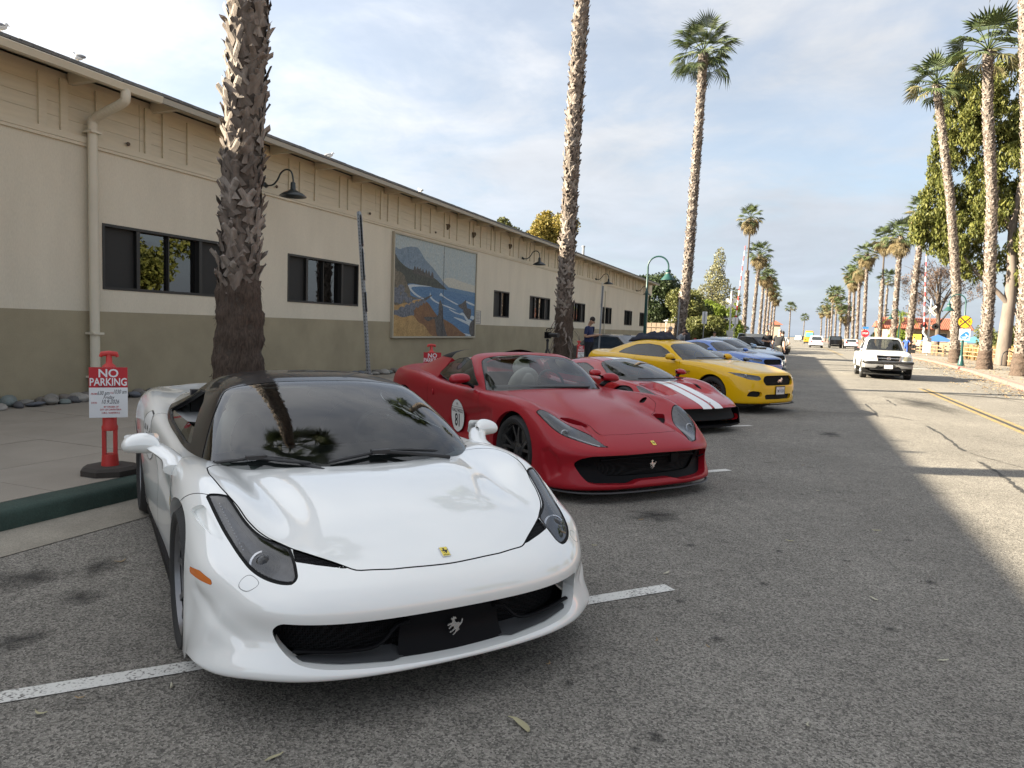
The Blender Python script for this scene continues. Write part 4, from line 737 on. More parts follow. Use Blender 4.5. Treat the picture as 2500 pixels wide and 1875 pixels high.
# ================================================================== car body toolkit: smooth lofts that can be cut along outlines
def _basis(n, m, d=0):
    """uniform cubic B-spline matrix (m samples over n control points, ends reflected); d=1 gives the derivative"""
    t = np.linspace(0, n-1, m); i = np.minimum(t.astype(int), n-2); f = t-i
    if d == 0: w = [(1-f)**3/6, (3*f**3-6*f**2+4)/6, (-3*f**3+3*f**2+3*f+1)/6, f**3/6]
    else: w = [-(1-f)**2/2, (9*f**2-12*f)/6, (-9*f**2+6*f+3)/6, f**2/2]
    B = np.zeros((m, n))
    for k in range(4):
        idx = i-1+k
        for r in range(m):
            q = idx[r]
            if q < 0: B[r, 0] += 2*w[k][r]; B[r, 1] -= w[k][r]
            elif q > n-1: B[r, n-1] += 2*w[k][r]; B[r, n-2] -= w[k][r]
            else: B[r, q] += w[k][r]
    return B
class Surf:
    def __init__(s, V, N, T, F): s.V, s.N, s.T, s.F = V, N, T, F
    def sub(s, F):
        if len(F) == 0: return Surf(np.zeros((0, 3)), np.zeros((0, 3)), np.zeros((0, 2)), np.zeros((0, 3), int))
        u, inv = np.unique(F, return_inverse=True); return Surf(s.V[u], s.N[u], s.T[u], inv.reshape(-1, 3))
    def split(s, phi):
        """(inside, outside) of the field phi < 0, triangles cut along phi = 0"""
        phi = np.where(np.abs(phi) < 1e-6, 1e-6, phi); ins = phi < 0; F = s.F
        if len(F) == 0: return s, s
        c = ins[F].sum(1); mix = F[(c == 1) | (c == 2)]
        if len(mix) == 0: return s.sub(F[c == 3]), s.sub(F[c == 0])
        m = ins[mix]; one = m.sum(1) == 1
        lone = np.where(one, np.argmax(m, 1), np.argmin(m, 1)); r = np.arange(len(mix))
        a = mix[r, lone]; b = mix[r, (lone+1) % 3]; d = mix[r, (lone+2) % 3]
        E = np.concatenate([np.stack([a, b], 1), np.stack([a, d], 1)]); Es = np.sort(E, 1)
        ue, inv = np.unique(Es, axis=0, return_inverse=True); inv = inv.ravel()
        p0, p1 = phi[ue[:, 0]], phi[ue[:, 1]]; t = (p0/(p0-p1))[:, None]
        nv = s.V[ue[:, 0]]*(1-t)+s.V[ue[:, 1]]*t; nn = s.N[ue[:, 0]]*(1-t)+s.N[ue[:, 1]]*t; nn /= np.linalg.norm(nn, axis=1, keepdims=True)+1e-12
        ntt = s.T[ue[:, 0]]*(1-t)+s.T[ue[:, 1]]*t
        S = Surf(np.vstack([s.V, nv]), np.vstack([s.N, nn]), np.vstack([s.T, ntt]), None)
        ab = len(s.V)+inv[:len(mix)]; ad = len(s.V)+inv[len(mix):]
        tip = np.stack([a, ab, ad], 1); q1 = np.stack([ab, b, d], 1); q2 = np.stack([ab, d, ad], 1)
        Fi = np.vstack([F[c == 3], tip[one], q1[~one], q2[~one]]); Fo = np.vstack([F[c == 0], tip[~one], q1[one], q2[one]])
        return S.sub(Fi), S.sub(Fo)
    def off(s, d): return Surf(s.V+s.N*d, s.N, s.T, s.F)
    def flip(s): return Surf(s.V, -s.N, s.T, s.F[:, ::-1])
    def __add__(s, o): return Surf(np.vstack([s.V, o.V]), np.vstack([s.N, o.N]), np.vstack([s.T, o.T]), np.vstack([s.F, o.F+len(s.V)]))
    def edges(s):
        E = np.vstack([s.F[:, [0, 1]], s.F[:, [1, 2]], s.F[:, [2, 0]]]); k = np.sort(E, 1); _, i, c = np.unique(k, axis=0, return_index=True, return_counts=True); return E[i[c == 1]]
    def rim(s, vec, sel=None):
        """a return flange: open edges swept by vec (an array function of positions and normals)"""
        E = s.edges()
        if sel is not None: mid = (s.V[E[:, 0]]+s.V[E[:, 1]])/2; E = E[sel(mid)]
        if len(E) == 0: return s.sub(np.zeros((0, 3), int))
        n = len(E); P0, P1 = s.V[E[:, 0]], s.V[E[:, 1]]; d0, d1 = vec(P0, s.N[E[:, 0]]), vec(P1, s.N[E[:, 1]])
        V = np.vstack([P0, P1, P1+d1, P0+d0]); nr = np.cross(P1-P0, d0); nr /= np.linalg.norm(nr, axis=1, keepdims=True)+1e-12
        # smooth the flange normals along the edge
        N = np.vstack([nr]*4); i = np.arange(n); F = np.vstack([np.stack([i, i+3*n, i+n], 1), np.stack([i+n, i+3*n, i+2*n], 1)])
        return Surf(V, -N, np.zeros((4*n, 2)), F)
    def obj(s, name, m, parent=None):
        return mesh_obj(name, s.V, s.F, m, parent, normals=s.N)
def loft(rows, ku=10, kv=10, mirror=True, comp=2, strength=.9):
    """rows: lists of (u, v, z) control points from the centre line outwards; mirrored to both sides"""
    P = np.array(rows, float)
    if mirror:
        Q = P[:, :0:-1].copy(); Q[..., 1] *= -1; P = np.concatenate([Q, P], 1)
    I, J = P.shape[:2]; A, B = _basis(I, I), _basis(J, J); C = P.copy()
    for _ in range(comp): C = C+strength*(P-np.einsum('ij,jkc,lk->ilc', A, C, B))
    m, n = (I-1)*ku+1, (J-1)*kv+1
    U, U1, Vb, V1 = _basis(I, m), _basis(I, m, 1), _basis(J, n), _basis(J, n, 1)
    X = np.einsum('ij,jkc,lk->ilc', U, C, Vb); Du = np.einsum('ij,jkc,lk->ilc', U1, C, Vb); Dv = np.einsum('ij,jkc,lk->ilc', U, C, V1)
    N = np.cross(Dv, Du); N /= np.linalg.norm(N, axis=2, keepdims=True)+1e-12
    if mirror: X[:, n//2, 1] = 0
    s, t = np.meshgrid(np.linspace(0, I-1, m), np.linspace(0, J-1, n)-(J-1)/2 if mirror else np.linspace(0, J-1, n), indexing='ij')
    idx = np.arange(m*n).reshape(m, n); a, b, c, d = idx[:-1, :-1].ravel(), idx[1:, :-1].ravel(), idx[1:, 1:].ravel(), idx[:-1, 1:].ravel()
    F = np.vstack([np.stack([a, d, c], 1), np.stack([a, c, b], 1)])
    S = Surf(X.reshape(-1, 3), N.reshape(-1, 3), np.stack([s.ravel(), t.ravel()], 1), F)
    ctr = S.V.mean(0)*[1, 1, 0]+[0, 0, .3]
    if ((S.V-ctr)*S.N).sum() < 0: S.N = -S.N
    fn = np.cross(S.V[F[:, 1]]-S.V[F[:, 0]], S.V[F[:, 2]]-S.V[F[:, 0]])
    if (fn*S.N[F[:, 0]]).sum() < 0: S.F = S.F[:, ::-1]
    return S
def poly_sd(P, poly):
    """signed distance of points (n,2) to a closed outline, negative inside"""
    Q = np.asarray(poly, float); n = len(Q); d = np.full(len(P), 1e9); ins = np.zeros(len(P), bool)
    for i in range(n):
        a, b = Q[i], Q[(i+1) % n]; e = b-a; w = P-a; t = np.clip((w@e)/(e@e+1e-12), 0, 1); d = np.minimum(d, np.linalg.norm(w-t[:, None]*e, axis=1))
        c = (a[1] > P[:, 1]) != (b[1] > P[:, 1])
        with np.errstate(divide='ignore', invalid='ignore'): x = (b[0]-a[0])*(P[:, 1]-a[1])/(b[1]-a[1])+a[0]
        ins ^= c & (P[:, 0] < x)
    return np.where(ins, -d, d)
def rnd(poly, r, n=5):
    """outline with rounded corners; r a number or one per corner"""
    k = len(poly); out = []; rs = r if hasattr(r, '__len__') else [r]*k; P = [np.array(p, float) for p in poly]
    for i in range(k):
        a, b, c = P[i-1], P[i], P[(i+1) % k]; la, lc = np.linalg.norm(a-b), np.linalg.norm(c-b); q = min(rs[i], la*.48, lc*.48)
        p0, p1 = b+(a-b)/la*q, b+(c-b)/lc*q
        out += [tuple((1-t)**2*p0+2*t*(1-t)*b+t*t*p1) for t in np.linspace(0, 1, n)] if q > 1e-4 else [tuple(b)]
    return out
def spl(pts, n=6, closed=True):
    """smooth outline through points"""
    P = [np.array(p, float) for p in pts]; k = len(P); out = []
    for i in range(k if closed else k-1):
        if closed: a, b, c, d = P[i-1], P[i], P[(i+1) % k], P[(i+2) % k]
        else: a, b, c, d = P[max(i-1, 0)], P[i], P[i+1], P[min(i+2, k-1)]
        for j in range(n):
            t = j/n; out.append(tuple(.5*(2*b+(c-a)*t+(2*a-5*b+4*c-d)*t*t+(3*b-a-3*c+d)*t**3)))
    if not closed: out.append(tuple(P[-1]))
    return out
TOP, SIDE, FRONT = (0, 1), (0, 2), (1, 2)
def field(S, poly, plane, mask=None, sides=0):
    """signed distance in a projection; |v| is used, so outlines drawn for one side cut both; sides=+1/-1 limits it to one side"""
    Q = S.V.copy(); Q[:, 1] = np.abs(Q[:, 1]); ph = poly_sd(Q[:, list(plane)], poly)
    if mask is not None: ph = np.where(mask(Q), ph, np.maximum(ph, .05))
    if sides: ph = np.where(S.V[:, 1]*sides > 0, ph, np.maximum(ph, .05))
    return ph
def panel(S, poly, plane, gap=.004, mask=None, sides=0):
    """cut a panel: (panel, rest, gap strip)"""
    ph = field(S, poly, plane, mask, sides); T0 = S.T
    i, o = S.split(ph+gap/2)
    strip, rest = o.split(field(o, poly, plane, mask, sides)-gap/2)
    return i, rest, strip
def leftright(S): return S.split(S.V[:, 1])      # (v<0, v>0)
def renorm(S):
    """vertex normals again from the faces (after reshaping)"""
    fn = np.cross(S.V[S.F[:, 1]]-S.V[S.F[:, 0]], S.V[S.F[:, 2]]-S.V[S.F[:, 0]]); N = np.zeros_like(S.V)
    for k in range(3): np.add.at(N, S.F[:, k], fn)
    N /= np.linalg.norm(N, axis=1, keepdims=True)+1e-12; S.N = N*np.where((N*S.N).sum(1, keepdims=True) < 0, -1, 1); return S
def dent(S, poly, plane, mask, depth, width):
    """press a smooth hollow (or raise a bulge, depth < 0) inside an outline"""
    t = np.clip(-field(S, poly, plane, mask)/width, 0, 1); t = t*t*(3-2*t); S.V = S.V-S.N*(depth*t)[:, None]; return renorm(S)
# ------------------------------------------------------------------ white mid-engined coupe: control rows, centre line to sill
def body_rows_white():
    return [
    # 0 centre            1                  2                  3                   4                   5                   6                   7                   8                  9 sill
    [(0.86, 0, 0.173), (0.85, 0.25, 0.173), (0.83, 0.45, 0.173), (0.77, 0.62, 0.173), (0.7, 0.75, 0.173), (0.62, 0.84, 0.173), (0.55, 0.895, 0.173), (0.48, 0.915, 0.173), (0.43, 0.92, 0.173), (0.4, 0.92, 0.173)],
    [(1, 0, 0.183), (0.99, 0.25, 0.183), (0.965, 0.45, 0.183), (0.905, 0.63, 0.183), (0.808, 0.764, 0.18), (0.708, 0.864, 0.178), (0.598, 0.919, 0.178), (0.508, 0.939, 0.178), (0.45, 0.95, 0.178), (0.42, 0.95, 0.178)],
    [(1.035, 0, 0.207), (1.025, 0.25, 0.207), (0.995, 0.46, 0.212), (0.93, 0.645, 0.217), (0.828, 0.779, 0.217), (0.731, 0.88, 0.207), (0.616, 0.935, 0.197), (0.526, 0.95, 0.187), (0.455, 0.955, 0.172), (0.42, 0.955, 0.162)],
    [(1.01, 0, 0.25), (1, 0.25, 0.25), (0.97, 0.46, 0.26), (0.905, 0.64, 0.28), (0.798, 0.759, 0.295), (0.699, 0.86, 0.285), (0.604, 0.92, 0.25), (0.514, 0.945, 0.21), (0.45, 0.955, 0.18), (0.41, 0.955, 0.15)],
    [(0.99, 0, 0.322), (0.98, 0.25, 0.327), (0.95, 0.46, 0.337), (0.885, 0.635, 0.352), (0.778, 0.759, 0.367), (0.686, 0.862, 0.362), (0.591, 0.917, 0.322), (0.506, 0.944, 0.262), (0.44, 0.952, 0.202), (0.4, 0.955, 0.132)],
    [(1.015, 0, .42), (1.005, .25, .42), (.97, .46, .422), (.895, .645, .43), (0.778, 0.779, 0.44), (0.656, 0.856, 0.44), (0.556, 0.906, 0.41), (0.466, 0.931, 0.35), (.42, .955, .26), (.38, .955, .12)],
    [(.985, 0, .50), (.975, .25, .50), (.94, .46, .498), (.862, .63, .503), (0.743, 0.764, 0.515), (0.628, 0.862, 0.52), (0.528, 0.916, 0.5), (0.438, 0.942, 0.43), (.385, .958, .30), (.35, .955, .12)],
    [(.885, 0, .578),    (.878, .25, .575), (.85, .43, .567),  (.79, .60, .568),   (.67, .745, .585),  (.55, .855, .59),   (.455, .92, .56),   (.37, .952, .48),   (.32, .96, .32),   (.29, .955, .12)],
    [(.66, 0, .668), (.655, .25, .664), (0.635, 0.43, 0.662), (0.595, 0.595, 0.653), (0.5, 0.725, 0.677), (.40, .845, .662), (.31, .925, .61), (.24, .956, .50), (.20, .962, .32), (.18, .955, .12)],
    [(.38, 0, .738), (.375, .25, .733), (0.36, 0.44, 0.729), (0.335, 0.58, 0.702), (0.29, 0.7, 0.753), (0.215, 0.825, 0.778), (.13, .925, .70), (.07, .962, .55), (.05, .965, .33), (.05, .955, .12)],
    [(.08, 0, .786), (.075, .26, .782), (0.06, 0.46, 0.779), (0.04, 0.6, 0.748), (0, 0.705, 0.79), (-0.06, 0.825, 0.813), (-.12, .93, .76), (-0.15, 0.956, 0.58), (-0.15, 0.941, 0.35), (-0.15, 0.931, 0.175)],
    [(-0.2, 0, 0.788), (-0.21, 0.27, 0.788), (-0.24, 0.48, 0.783), (-0.27, 0.63, 0.775), (-0.32, 0.73, 0.8), (-0.37, 0.835, 0.815), (-0.41, 0.925, 0.76), (-0.42, 0.938, 0.58), (-0.42, 0.921, 0.35), (-0.42, 0.916, 0.175)],
    [(-.55, 0, .80), (-.56, .28, .80), (-.58, .5, .795), (-.61, .66, .785), (-0.65, 0.765, 0.782), (-0.68, 0.845, 0.8), (-0.7, 0.91, 0.745), (-0.7, 0.893, 0.56), (-0.7, 0.896, 0.35), (-0.7, 0.911, 0.175)],
    [(-1.1, 0, .78), (-1.1, .3, .78), (-1.1, .52, .775), (-1.1, .69, .77), (-1.12, .785, .80), (-1.14, .865, .82), (-1.15, .905, .74), (-1.15, 0.873, 0.54), (-1.15, 0.896, 0.34), (-1.15, 0.911, 0.175)],
    [(-1.65, 0, .80), (-1.65, .3, .80), (-1.65, .52, .795), (-1.65, .69, .79), (-1.65, .795, .835), (-1.65, .88, .86), (-1.65, .93, .77), (-1.65, .90, .55), (-1.65, 0.918, 0.34), (-1.65, 0.923, 0.175)],
    [(-2.1, 0, .90), (-2.1, .3, .90), (-2.1, .5, .90), (-2.1, .655, .89), (-2.1, .775, .905), (-2.1, .885, .925), (-2.1, .955, .83), (-2.1, .955, .60), (-2.1, 0.943, 0.34), (-2.1, 0.928, 0.175)],
    [(-2.6, 0, .95), (-2.6, .3, .95), (-2.6, .5, .945), (-2.6, .65, .93), (-2.6, .765, .945), (-2.6, .88, .955), (-2.6, .965, .85), (-2.6, .975, .62), (-2.6, 0.948, 0.34), (-2.6, 0.928, 0.175)],
    [(-3.05, 0, .95),    (-3.05, .3, .95),  (-3.05, .5, .945), (-3.05, .64, .93),  (-3.04, .75, .935), (-3.02, .85, .93),  (-3.0, .935, .82),  (-2.98, .955, .60), (-2.97, .94, .34), (-2.96, .90, .20)],
    [(-3.40, 0, .93),    (-3.40, .3, .93),  (-3.39, .5, .925), (-3.38, .63, .91),  (-3.36, .72, .895), (-3.32, .80, .86),  (-3.28, .875, .76), (-3.24, .895, .58), (-3.22, .88, .36), (-3.2, .84, .24)],
    [(-3.50, 0, .62),    (-3.50, .3, .62),  (-3.49, .5, .62),  (-3.48, .62, .61),  (-3.45, .70, .60),  (-3.42, .76, .56),  (-3.38, .80, .50),  (-3.35, .82, .42),  (-3.32, .81, .33), (-3.3, .79, .26)],
    [(-3.42, 0, .26),    (-3.42, .3, .26),  (-3.42, .5, .26),  (-3.41, .6, .26),   (-3.40, .66, .26),  (-3.38, .70, .26),  (-3.36, .73, .26),  (-3.34, .75, .26),  (-3.32, .76, .26), (-3.3, .76, .26)],
    ]
def cabin_rows_white():
    return [
    # centre               1                   2                   3 pillar            4 side glass       5 belt
    [(-0.05, 0, 0.765), (-0.085, 0.28, 0.765), (-0.17, 0.53, 0.76), (-0.33, 0.725, 0.755), (-0.46, 0.8, 0.755), (-0.58, 0.835, 0.755)],
    [(-0.22, 0, 0.865), (-0.25, 0.28, 0.862), (-0.315, 0.53, 0.86), (-0.45, 0.72, 0.837), (-0.6, 0.785, 0.8), (-0.72, 0.84, 0.765)],
    [(-0.5, 0, 1.005), (-0.53, 0.27, 1), (-0.59, 0.5, 0.99), (-0.695, 0.675, 0.965), (-0.8, 0.76, 0.897), (-0.92, 0.845, 0.78)],
    [(-0.82, 0, 1.117), (-0.84, 0.26, 1.112), (-0.88, 0.47, 1.1), (-0.96, 0.622, 1.075), (-1.04, 0.72, 0.98), (-1.12, 0.85, 0.79)],
    [(-1.02, 0, 1.167), (-1.03, 0.26, 1.162), (-1.07, 0.45, 1.142), (-1.12, 0.595, 1.113), (-1.22, 0.7, 1), (-1.26, 0.855, 0.8)],
    [(-1.35, 0, 1.197), (-1.355, 0.26, 1.192), (-1.37, 0.44, 1.17), (-1.4, 0.575, 1.125), (-1.44, 0.69, 1.01), (-1.48, 0.86, 0.82)],
    [(-1.75, 0, 1.177), (-1.75, 0.25, 1.172), (-1.76, 0.43, 1.149), (-1.77, 0.565, 1.1), (-1.79, 0.68, 0.99), (-1.82, 0.86, 0.85)],
    [(-2.2, 0, 1.107), (-2.2, 0.25, 1.102), (-2.2, 0.41, 1.077), (-2.2, 0.54, 1.035), (-2.2, 0.66, 0.955), (-2.2, 0.84, 0.88)],
    [(-2.75, 0, 1.007), (-2.75, 0.24, 1.002), (-2.75, 0.38, 0.987), (-2.75, 0.5, 0.965), (-2.75, 0.61, 0.93), (-2.75, 0.76, 0.9)],
    [(-3.2, 0, 0.892), (-3.2, 0.22, 0.892), (-3.2, 0.34, 0.882), (-3.2, 0.45, 0.88), (-3.2, 0.55, 0.87), (-3.2, 0.68, 0.86)],
    ]
# ------------------------------------------------------------------ shared car parts
P_WHITE = mat('paint_white', (.80, .81, .785), .30, coat=1, coat_rough=.015); P_WHITE.node_tree.nodes['Principled BSDF'].inputs['Coat IOR'].default_value = 1.8
P_BLACK = mat('paint_black', (.008, .008, .009), .3, spec=.05, coat=.55, coat_rough=.01)
BLK_PL = mat('black_plastic', (.014, .014, .015), .5)
BLK_SAT = mat('black_satin', (.005, .005, .006), .5, spec=.1)
BLK_VOID = mat('black_void', (.006, .006, .006), .9)
GREY_LIP = mat('grey_splitter', (.055, .057, .06), .5)
RUBBER = mat('tyre_rubber', (.022, .022, .022), .75, bump=.2, bscale=90)
RIM_G = mat('rim_grey', (.17, .17, .175), .35, metal=.6, coat=.3)
RIM_B = mat('rim_black', (.03, .03, .032), .25, metal=.3, coat=.6)
RIM_S = mat('rim_silver', (.45, .45, .45), .35, metal=.7)
STEEL = mat('brake_disc', (.35, .34, .33), .35, metal=1)
CALIPER_R = mat('caliper_red', (.45, .02, .02), .4)
CHROME = mat('chrome', (.75, .75, .75), .12, metal=1)
SILVER = mat('silver_emblem', (.68, .68, .68), .25, metal=.9)
YEL_B = mat('badge_yellow', (.75, .60, .06), .3, coat=.5)
AMBER = mat('amber_lens', (.62, .16, .02), .25, coat=.6)
LEATHER_D = mat('leather_dark', (.022, .022, .024), .55)
LEATHER_C = mat('leather_cream', (.42, .40, .34), .55)
G_WS = glass_mat('windscreen', (.55, .61, .59), 1.72)
G_SIDE = glass_mat('tinted_side_glass', (.16, .18, .18), 1.55)
G_LENS = glass_mat('lamp_lens', (.80, .82, .85), 1.9)
LAMP_IN = mat('lamp_bowl', (.19, .195, .21), .3, metal=.4, var=.3, vscale=14)
LAMP_CH = mat('lamp_reflector', (.55, .56, .58), .18, metal=.9)
DECAL = mat('decal_white', (.72, .72, .70), .4); INK = mat('decal_ink', (.02, .02, .022), .5)
PLATE = mat('plate_white', (.62, .62, .62), .45); PLATE_INK = mat('plate_ink', (.03, .04, .12), .5)
MESHB = None
def mesh_mat():
    """black woven grille: fine cells cut by a lattice"""
    m = bpy.data.materials.new('grille_mesh'); m.use_nodes = True; nt = m.node_tree; N = nt.nodes; L = nt.links; b = N['Principled BSDF']
    tc = N.new('ShaderNodeTexCoord'); mp = N.new('ShaderNodeMapping'); mp.inputs['Rotation'].default_value = (0, 0, 0); mp.inputs['Scale'].default_value = (1, 1, 1); L.new(tc.outputs['Object'], mp.inputs[0])
    v = N.new('ShaderNodeTexVoronoi'); v.inputs['Scale'].default_value = 110; v.inputs['Randomness'].default_value = .1; L.new(mp.outputs[0], v.inputs['Vector'])
    mr = N.new('ShaderNodeMapRange'); mr.inputs[1].default_value = .3; mr.inputs[2].default_value = .5; L.new(v.outputs['Distance'], mr.inputs[0])
    mx = N.new('ShaderNodeMix'); mx.data_type = 'RGBA'; mx.inputs['A'].default_value = (.004, .004, .004, 1); mx.inputs['B'].default_value = (.012, .012, .013, 1); L.new(mr.outputs[0], mx.inputs['Factor']); L.new(mx.outputs['Result'], b.inputs['Base Color'])
    b.inputs['Roughness'].default_value = .6; b.inputs['Specular IOR Level'].default_value = .08; bp = N.new('ShaderNodeBump'); bp.inputs['Strength'].default_value = .8; bp.inputs['Distance'].default_value = .005; L.new(mr.outputs[0], bp.inputs['Height']); L.new(bp.outputs[0], b.inputs['Normal']); return m
MESHB = mesh_mat()
def wheel(parent, u, v, r, w, rimr, rim_m, style='double5', steer=0., caliper=None):
    """wheel > tyre, rim, disc ...; axle along the car's v axis, outer face outwards"""
    sgn = 1 if v > 0 else -1
    e = bpy.data.objects.new('wheel', None); COL.objects.link(e); e.parent = parent; e.empty_display_size = .1
    e.location = (u, v, r); e.rotation_euler = (0, 0, (0 if sgn > 0 else math.pi)+steer)
    M4 = frame_mat((0, 0, 0), (1, 0, 0), (0, 0, -1), (0, 1, 0))      # lathe axis -> +y outwards
    h = w/2
    prof = [(rimr-.006, -h*.80), (rimr+.012, -h*.96), ((r+rimr)/2, -h*1.02), (r-.022, -h*.94), (r-.006, -h*.78)]
    for k in (-.55, -.18, .18, .55): prof += [(r, (k-.13)*h), (r, (k+.13)*h), (r-.007, (k+.14)*h), (r-.007, (k+.22)*h)]
    prof = prof[:-2]+[(r-.006, h*.78), (r-.022, h*.94), ((r+rimr)/2+.01, h*1.02), ((r+rimr)/2-.008, h*1.015), (rimr+.012, h*.96), (rimr-.006, h*.80)]
    MB().lathe(prof, 48, M4, caps=False).obj('tyre', RUBBER, e, 35)
    fy = h*.78
    MB().lathe([(rimr-.004, -h*.8), (rimr-.03, -h*.5), (rimr-.035, h*.4), (rimr-.022, fy-.02), (rimr+.006, fy), (rimr+.008, fy+.01), (rimr-.006, fy+.012), (rimr-.02, fy-.012)], 44, M4, caps=False).obj('rim_barrel', rim_m, e, 40)
    b = MB(); dish = .035
    n, dbl = (5, True) if style == 'double5' else ((10, False) if style == 'ten' else (5, False))
    for k in range(n):
        a0 = 2*math.pi*k/n+.3
        for s2 in ((-1, 1) if dbl else (0,)):
            pts = []
            for t in np.linspace(0, 1, 6):
                rr_ = .05+(rimr-.07)*t; a = a0+s2*(.10+.13*t)*(1 if dbl else 0); ww = (.017-.004*t) if dbl else (.03 if style == 'five' else .012); 
                d = Vector((math.cos(a), 0, math.sin(a))); tg = Vector((-math.sin(a), 0, math.cos(a))); y = fy-dish*(1-t)**1.5-.004
                pts.append([d*rr_+tg*ww+Vector((0, y, 0)), d*rr_-tg*ww+Vector((0, y, 0)), d*rr_-tg*ww*.6+Vector((0, y-.035, 0)), d*rr_+tg*ww*.6+Vector((0, y-.035, 0))])
            V = [q for p in pts for q in p]; b.add(V, [(4*i+j, 4*i+(j+1) % 4, 4*i+4+(j+1) % 4, 4*i+4+j) for i in range(5) for j in range(4)]+[(20, 21, 22, 23)])
    b.lathe([(.075, fy-dish-.04), (.075, fy-dish), (.05, fy-dish+.012), (.032, fy-dish+.014), (.03, fy-dish+.02), (.0001, fy-dish+.021)], 20, M4)
    b.obj('spokes', rim_m, e, 35)
    MB().lathe([(.07, -.02), (rimr*.72, -.02), (rimr*.72, .005), (.07, .005), (.07, -.02)], 36, M4, caps=False).obj('brake_disc', STEEL, e, 30)
    if caliper: MB().box((rimr*.6, .0, .06), (.10, .09, .2)).obj('caliper', caliper, e)
    MB().lathe([(rimr-.03, -h*.5), (.02, -h*.5)], 24, M4, caps=False).obj('inner_hub', BLK_VOID, e)
    return e
HORSE = [(-.02, .50), (.06, .47), (.12, .40), (.10, .36), (.03, .38), (.0, .33), (.05, .22), (.12, .16), (.24, .17), (.33, .10), (.40, .16), (.42, .28), (.47, .34), (.50, .24), (.46, .10), (.38, .0), (.30, -.06), (.26, -.14), (.30, -.24), (.22, -.30), (.12, -.36), (.02, -.46), (-.08, -.50), (-.06, -.44), (.02, -.38), (.08, -.28), (.12, -.22), (.02, -.22), (-.12, -.30), (-.24, -.34), (-.26, -.28), (-.14, -.24), (-.02, -.14), (.0, -.06), (-.08, .0), (-.2, -.06), (-.28, -.14), (-.33, -.10), (-.26, -.02), (-.18, .06), (-.26, .10), (-.36, .05), (-.40, .1), (-.30, .17), (-.16, .18), (-.12, .26), (-.14, .36), (-.2, .38), (-.19, .43), (-.1, .45), (-.08, .52)]
PONY = [(-.5, -.16), (-.38, -.05), (-.3, .05), (-.18, .08), (-.08, .06), (.05, .1), (.18, .2), (.26, .27), (.3, .33), (.33, .27), (.42, .2), (.5, .12), (.47, .07), (.38, .1), (.32, .08), (.27, .02), (.26, -.05), (.36, -.03), (.44, -.1), (.38, -.14), (.34, -.09), (.22, -.11), (.16, -.15), (.26, -.24), (.22, -.27), (.1, -.18), (.04, -.09), (-.08, -.07), (-.14, -.1), (-.2, -.2), (-.32, -.27), (-.34, -.23), (-.25, -.16), (-.24, -.06), (-.3, -.02), (-.38, -.12), (-.46, -.2)]
def tess(poly):
    """flat outline filled with triangles (concave safe)"""
    bm = bmesh.new(); vs = [bm.verts.new((x, y, 0)) for x, y in poly]; bm.faces.new(vs); bmesh.ops.triangulate(bm, faces=bm.faces[:]); bm.verts.index_update()
    V = [tuple(v.co) for v in bm.verts]; F = [tuple(v.index for v in f.verts) for f in bm.faces]; bm.free(); return V, F
def emblem(name, poly, size, depth, M4, m, parent):
    """a raised cut-out badge figure"""
    V, F = tess(poly); n = len(V); b = MB(); b.add([(x*size, y*size, depth) for x, y, z in V], F, M4)
    k = len(poly); b.add([(x*size, y*size, 0) for x, y in poly]+[(x*size, y*size, depth) for x, y in poly], [(i, (i+1) % k, k+(i+1) % k, k+i) for i in range(k)], M4); return b.obj(name, m, parent)
def drape(V2, S, plane, side, lift=.002):
    """lay flat lettering (points in a projection plane) on the body surface"""
    Q = S.V[S.V[:, 1]*side > .2] if side else S.V; N = S.N[S.V[:, 1]*side > .2] if side else S.N; P = Q[:, list(plane)]; out = []
    for p in V2:
        d = ((P-np.array(p[:2]))**2).sum(1); i = np.argpartition(d, 4)[:4]; w = 1/(d[i]+1e-6); w /= w.sum()
        q = (Q[i]*w[:, None]).sum(0); nn = (N[i]*w[:, None]).sum(0); q[plane[0]], q[plane[1]] = p[0], p[1]; out.append(tuple(q+nn*lift))
    return out
def rally_decal(S, parent, side, cu, cz, ru, rz_, number):
    """oval door roundel: white disc, dark edge line, event lettering, number"""
    el = [(cu+ru*math.cos(t), cz+rz_*math.sin(t)) for t in np.linspace(0, 2*math.pi, 40, endpoint=False)]
    mk = lambda Q: Q[:, 1] > .5
    d, _ = S.split(field(S, el, SIDE, mk, side)); ring, disc = d.split(-(field(d, [(cu+ru*.95*math.cos(t), cz+rz_*.96*math.sin(t)) for t in np.linspace(0, 2*math.pi, 40, endpoint=False)], SIDE, mk, side)))
    o = d.off(.0012).obj('race_roundel', DECAL, parent); ring.off(.0018).obj('roundel_edge', INK, o)
    sg = -side*-1   # lettering reads from outside
    def put(txt, dx, dz, size, w=1.0, bold=True):
        V, F = text_mesh(txt, size, 0, bold=bold, width=w); V2 = [(cu+(-side)*-1*(x+dx)*(-1), cz+dz+y) for x, y, z in V]
        W = drape(V2, S, SIDE, side, .0022); mesh_obj('roundel_lettering', W, F, INK, o)
    put('RALLY4KIDS', 0, rz_*.30, ru*.34, .86); put(number, 0, -rz_*.30, rz_*1.05, .72); put('(R)', 0, rz_*.70, ru*.22)
    V2 = [(cu-ru*.9, cz+rz_*.52), (cu+ru*.9, cz+rz_*.52), (cu+ru*.9, cz+rz_*.5), (cu-ru*.9, cz+rz_*.5)]; mesh_obj('roundel_rule', drape(V2, S, SIDE, side, .0022), [(0, 1, 2, 3)], INK, o)
    return o
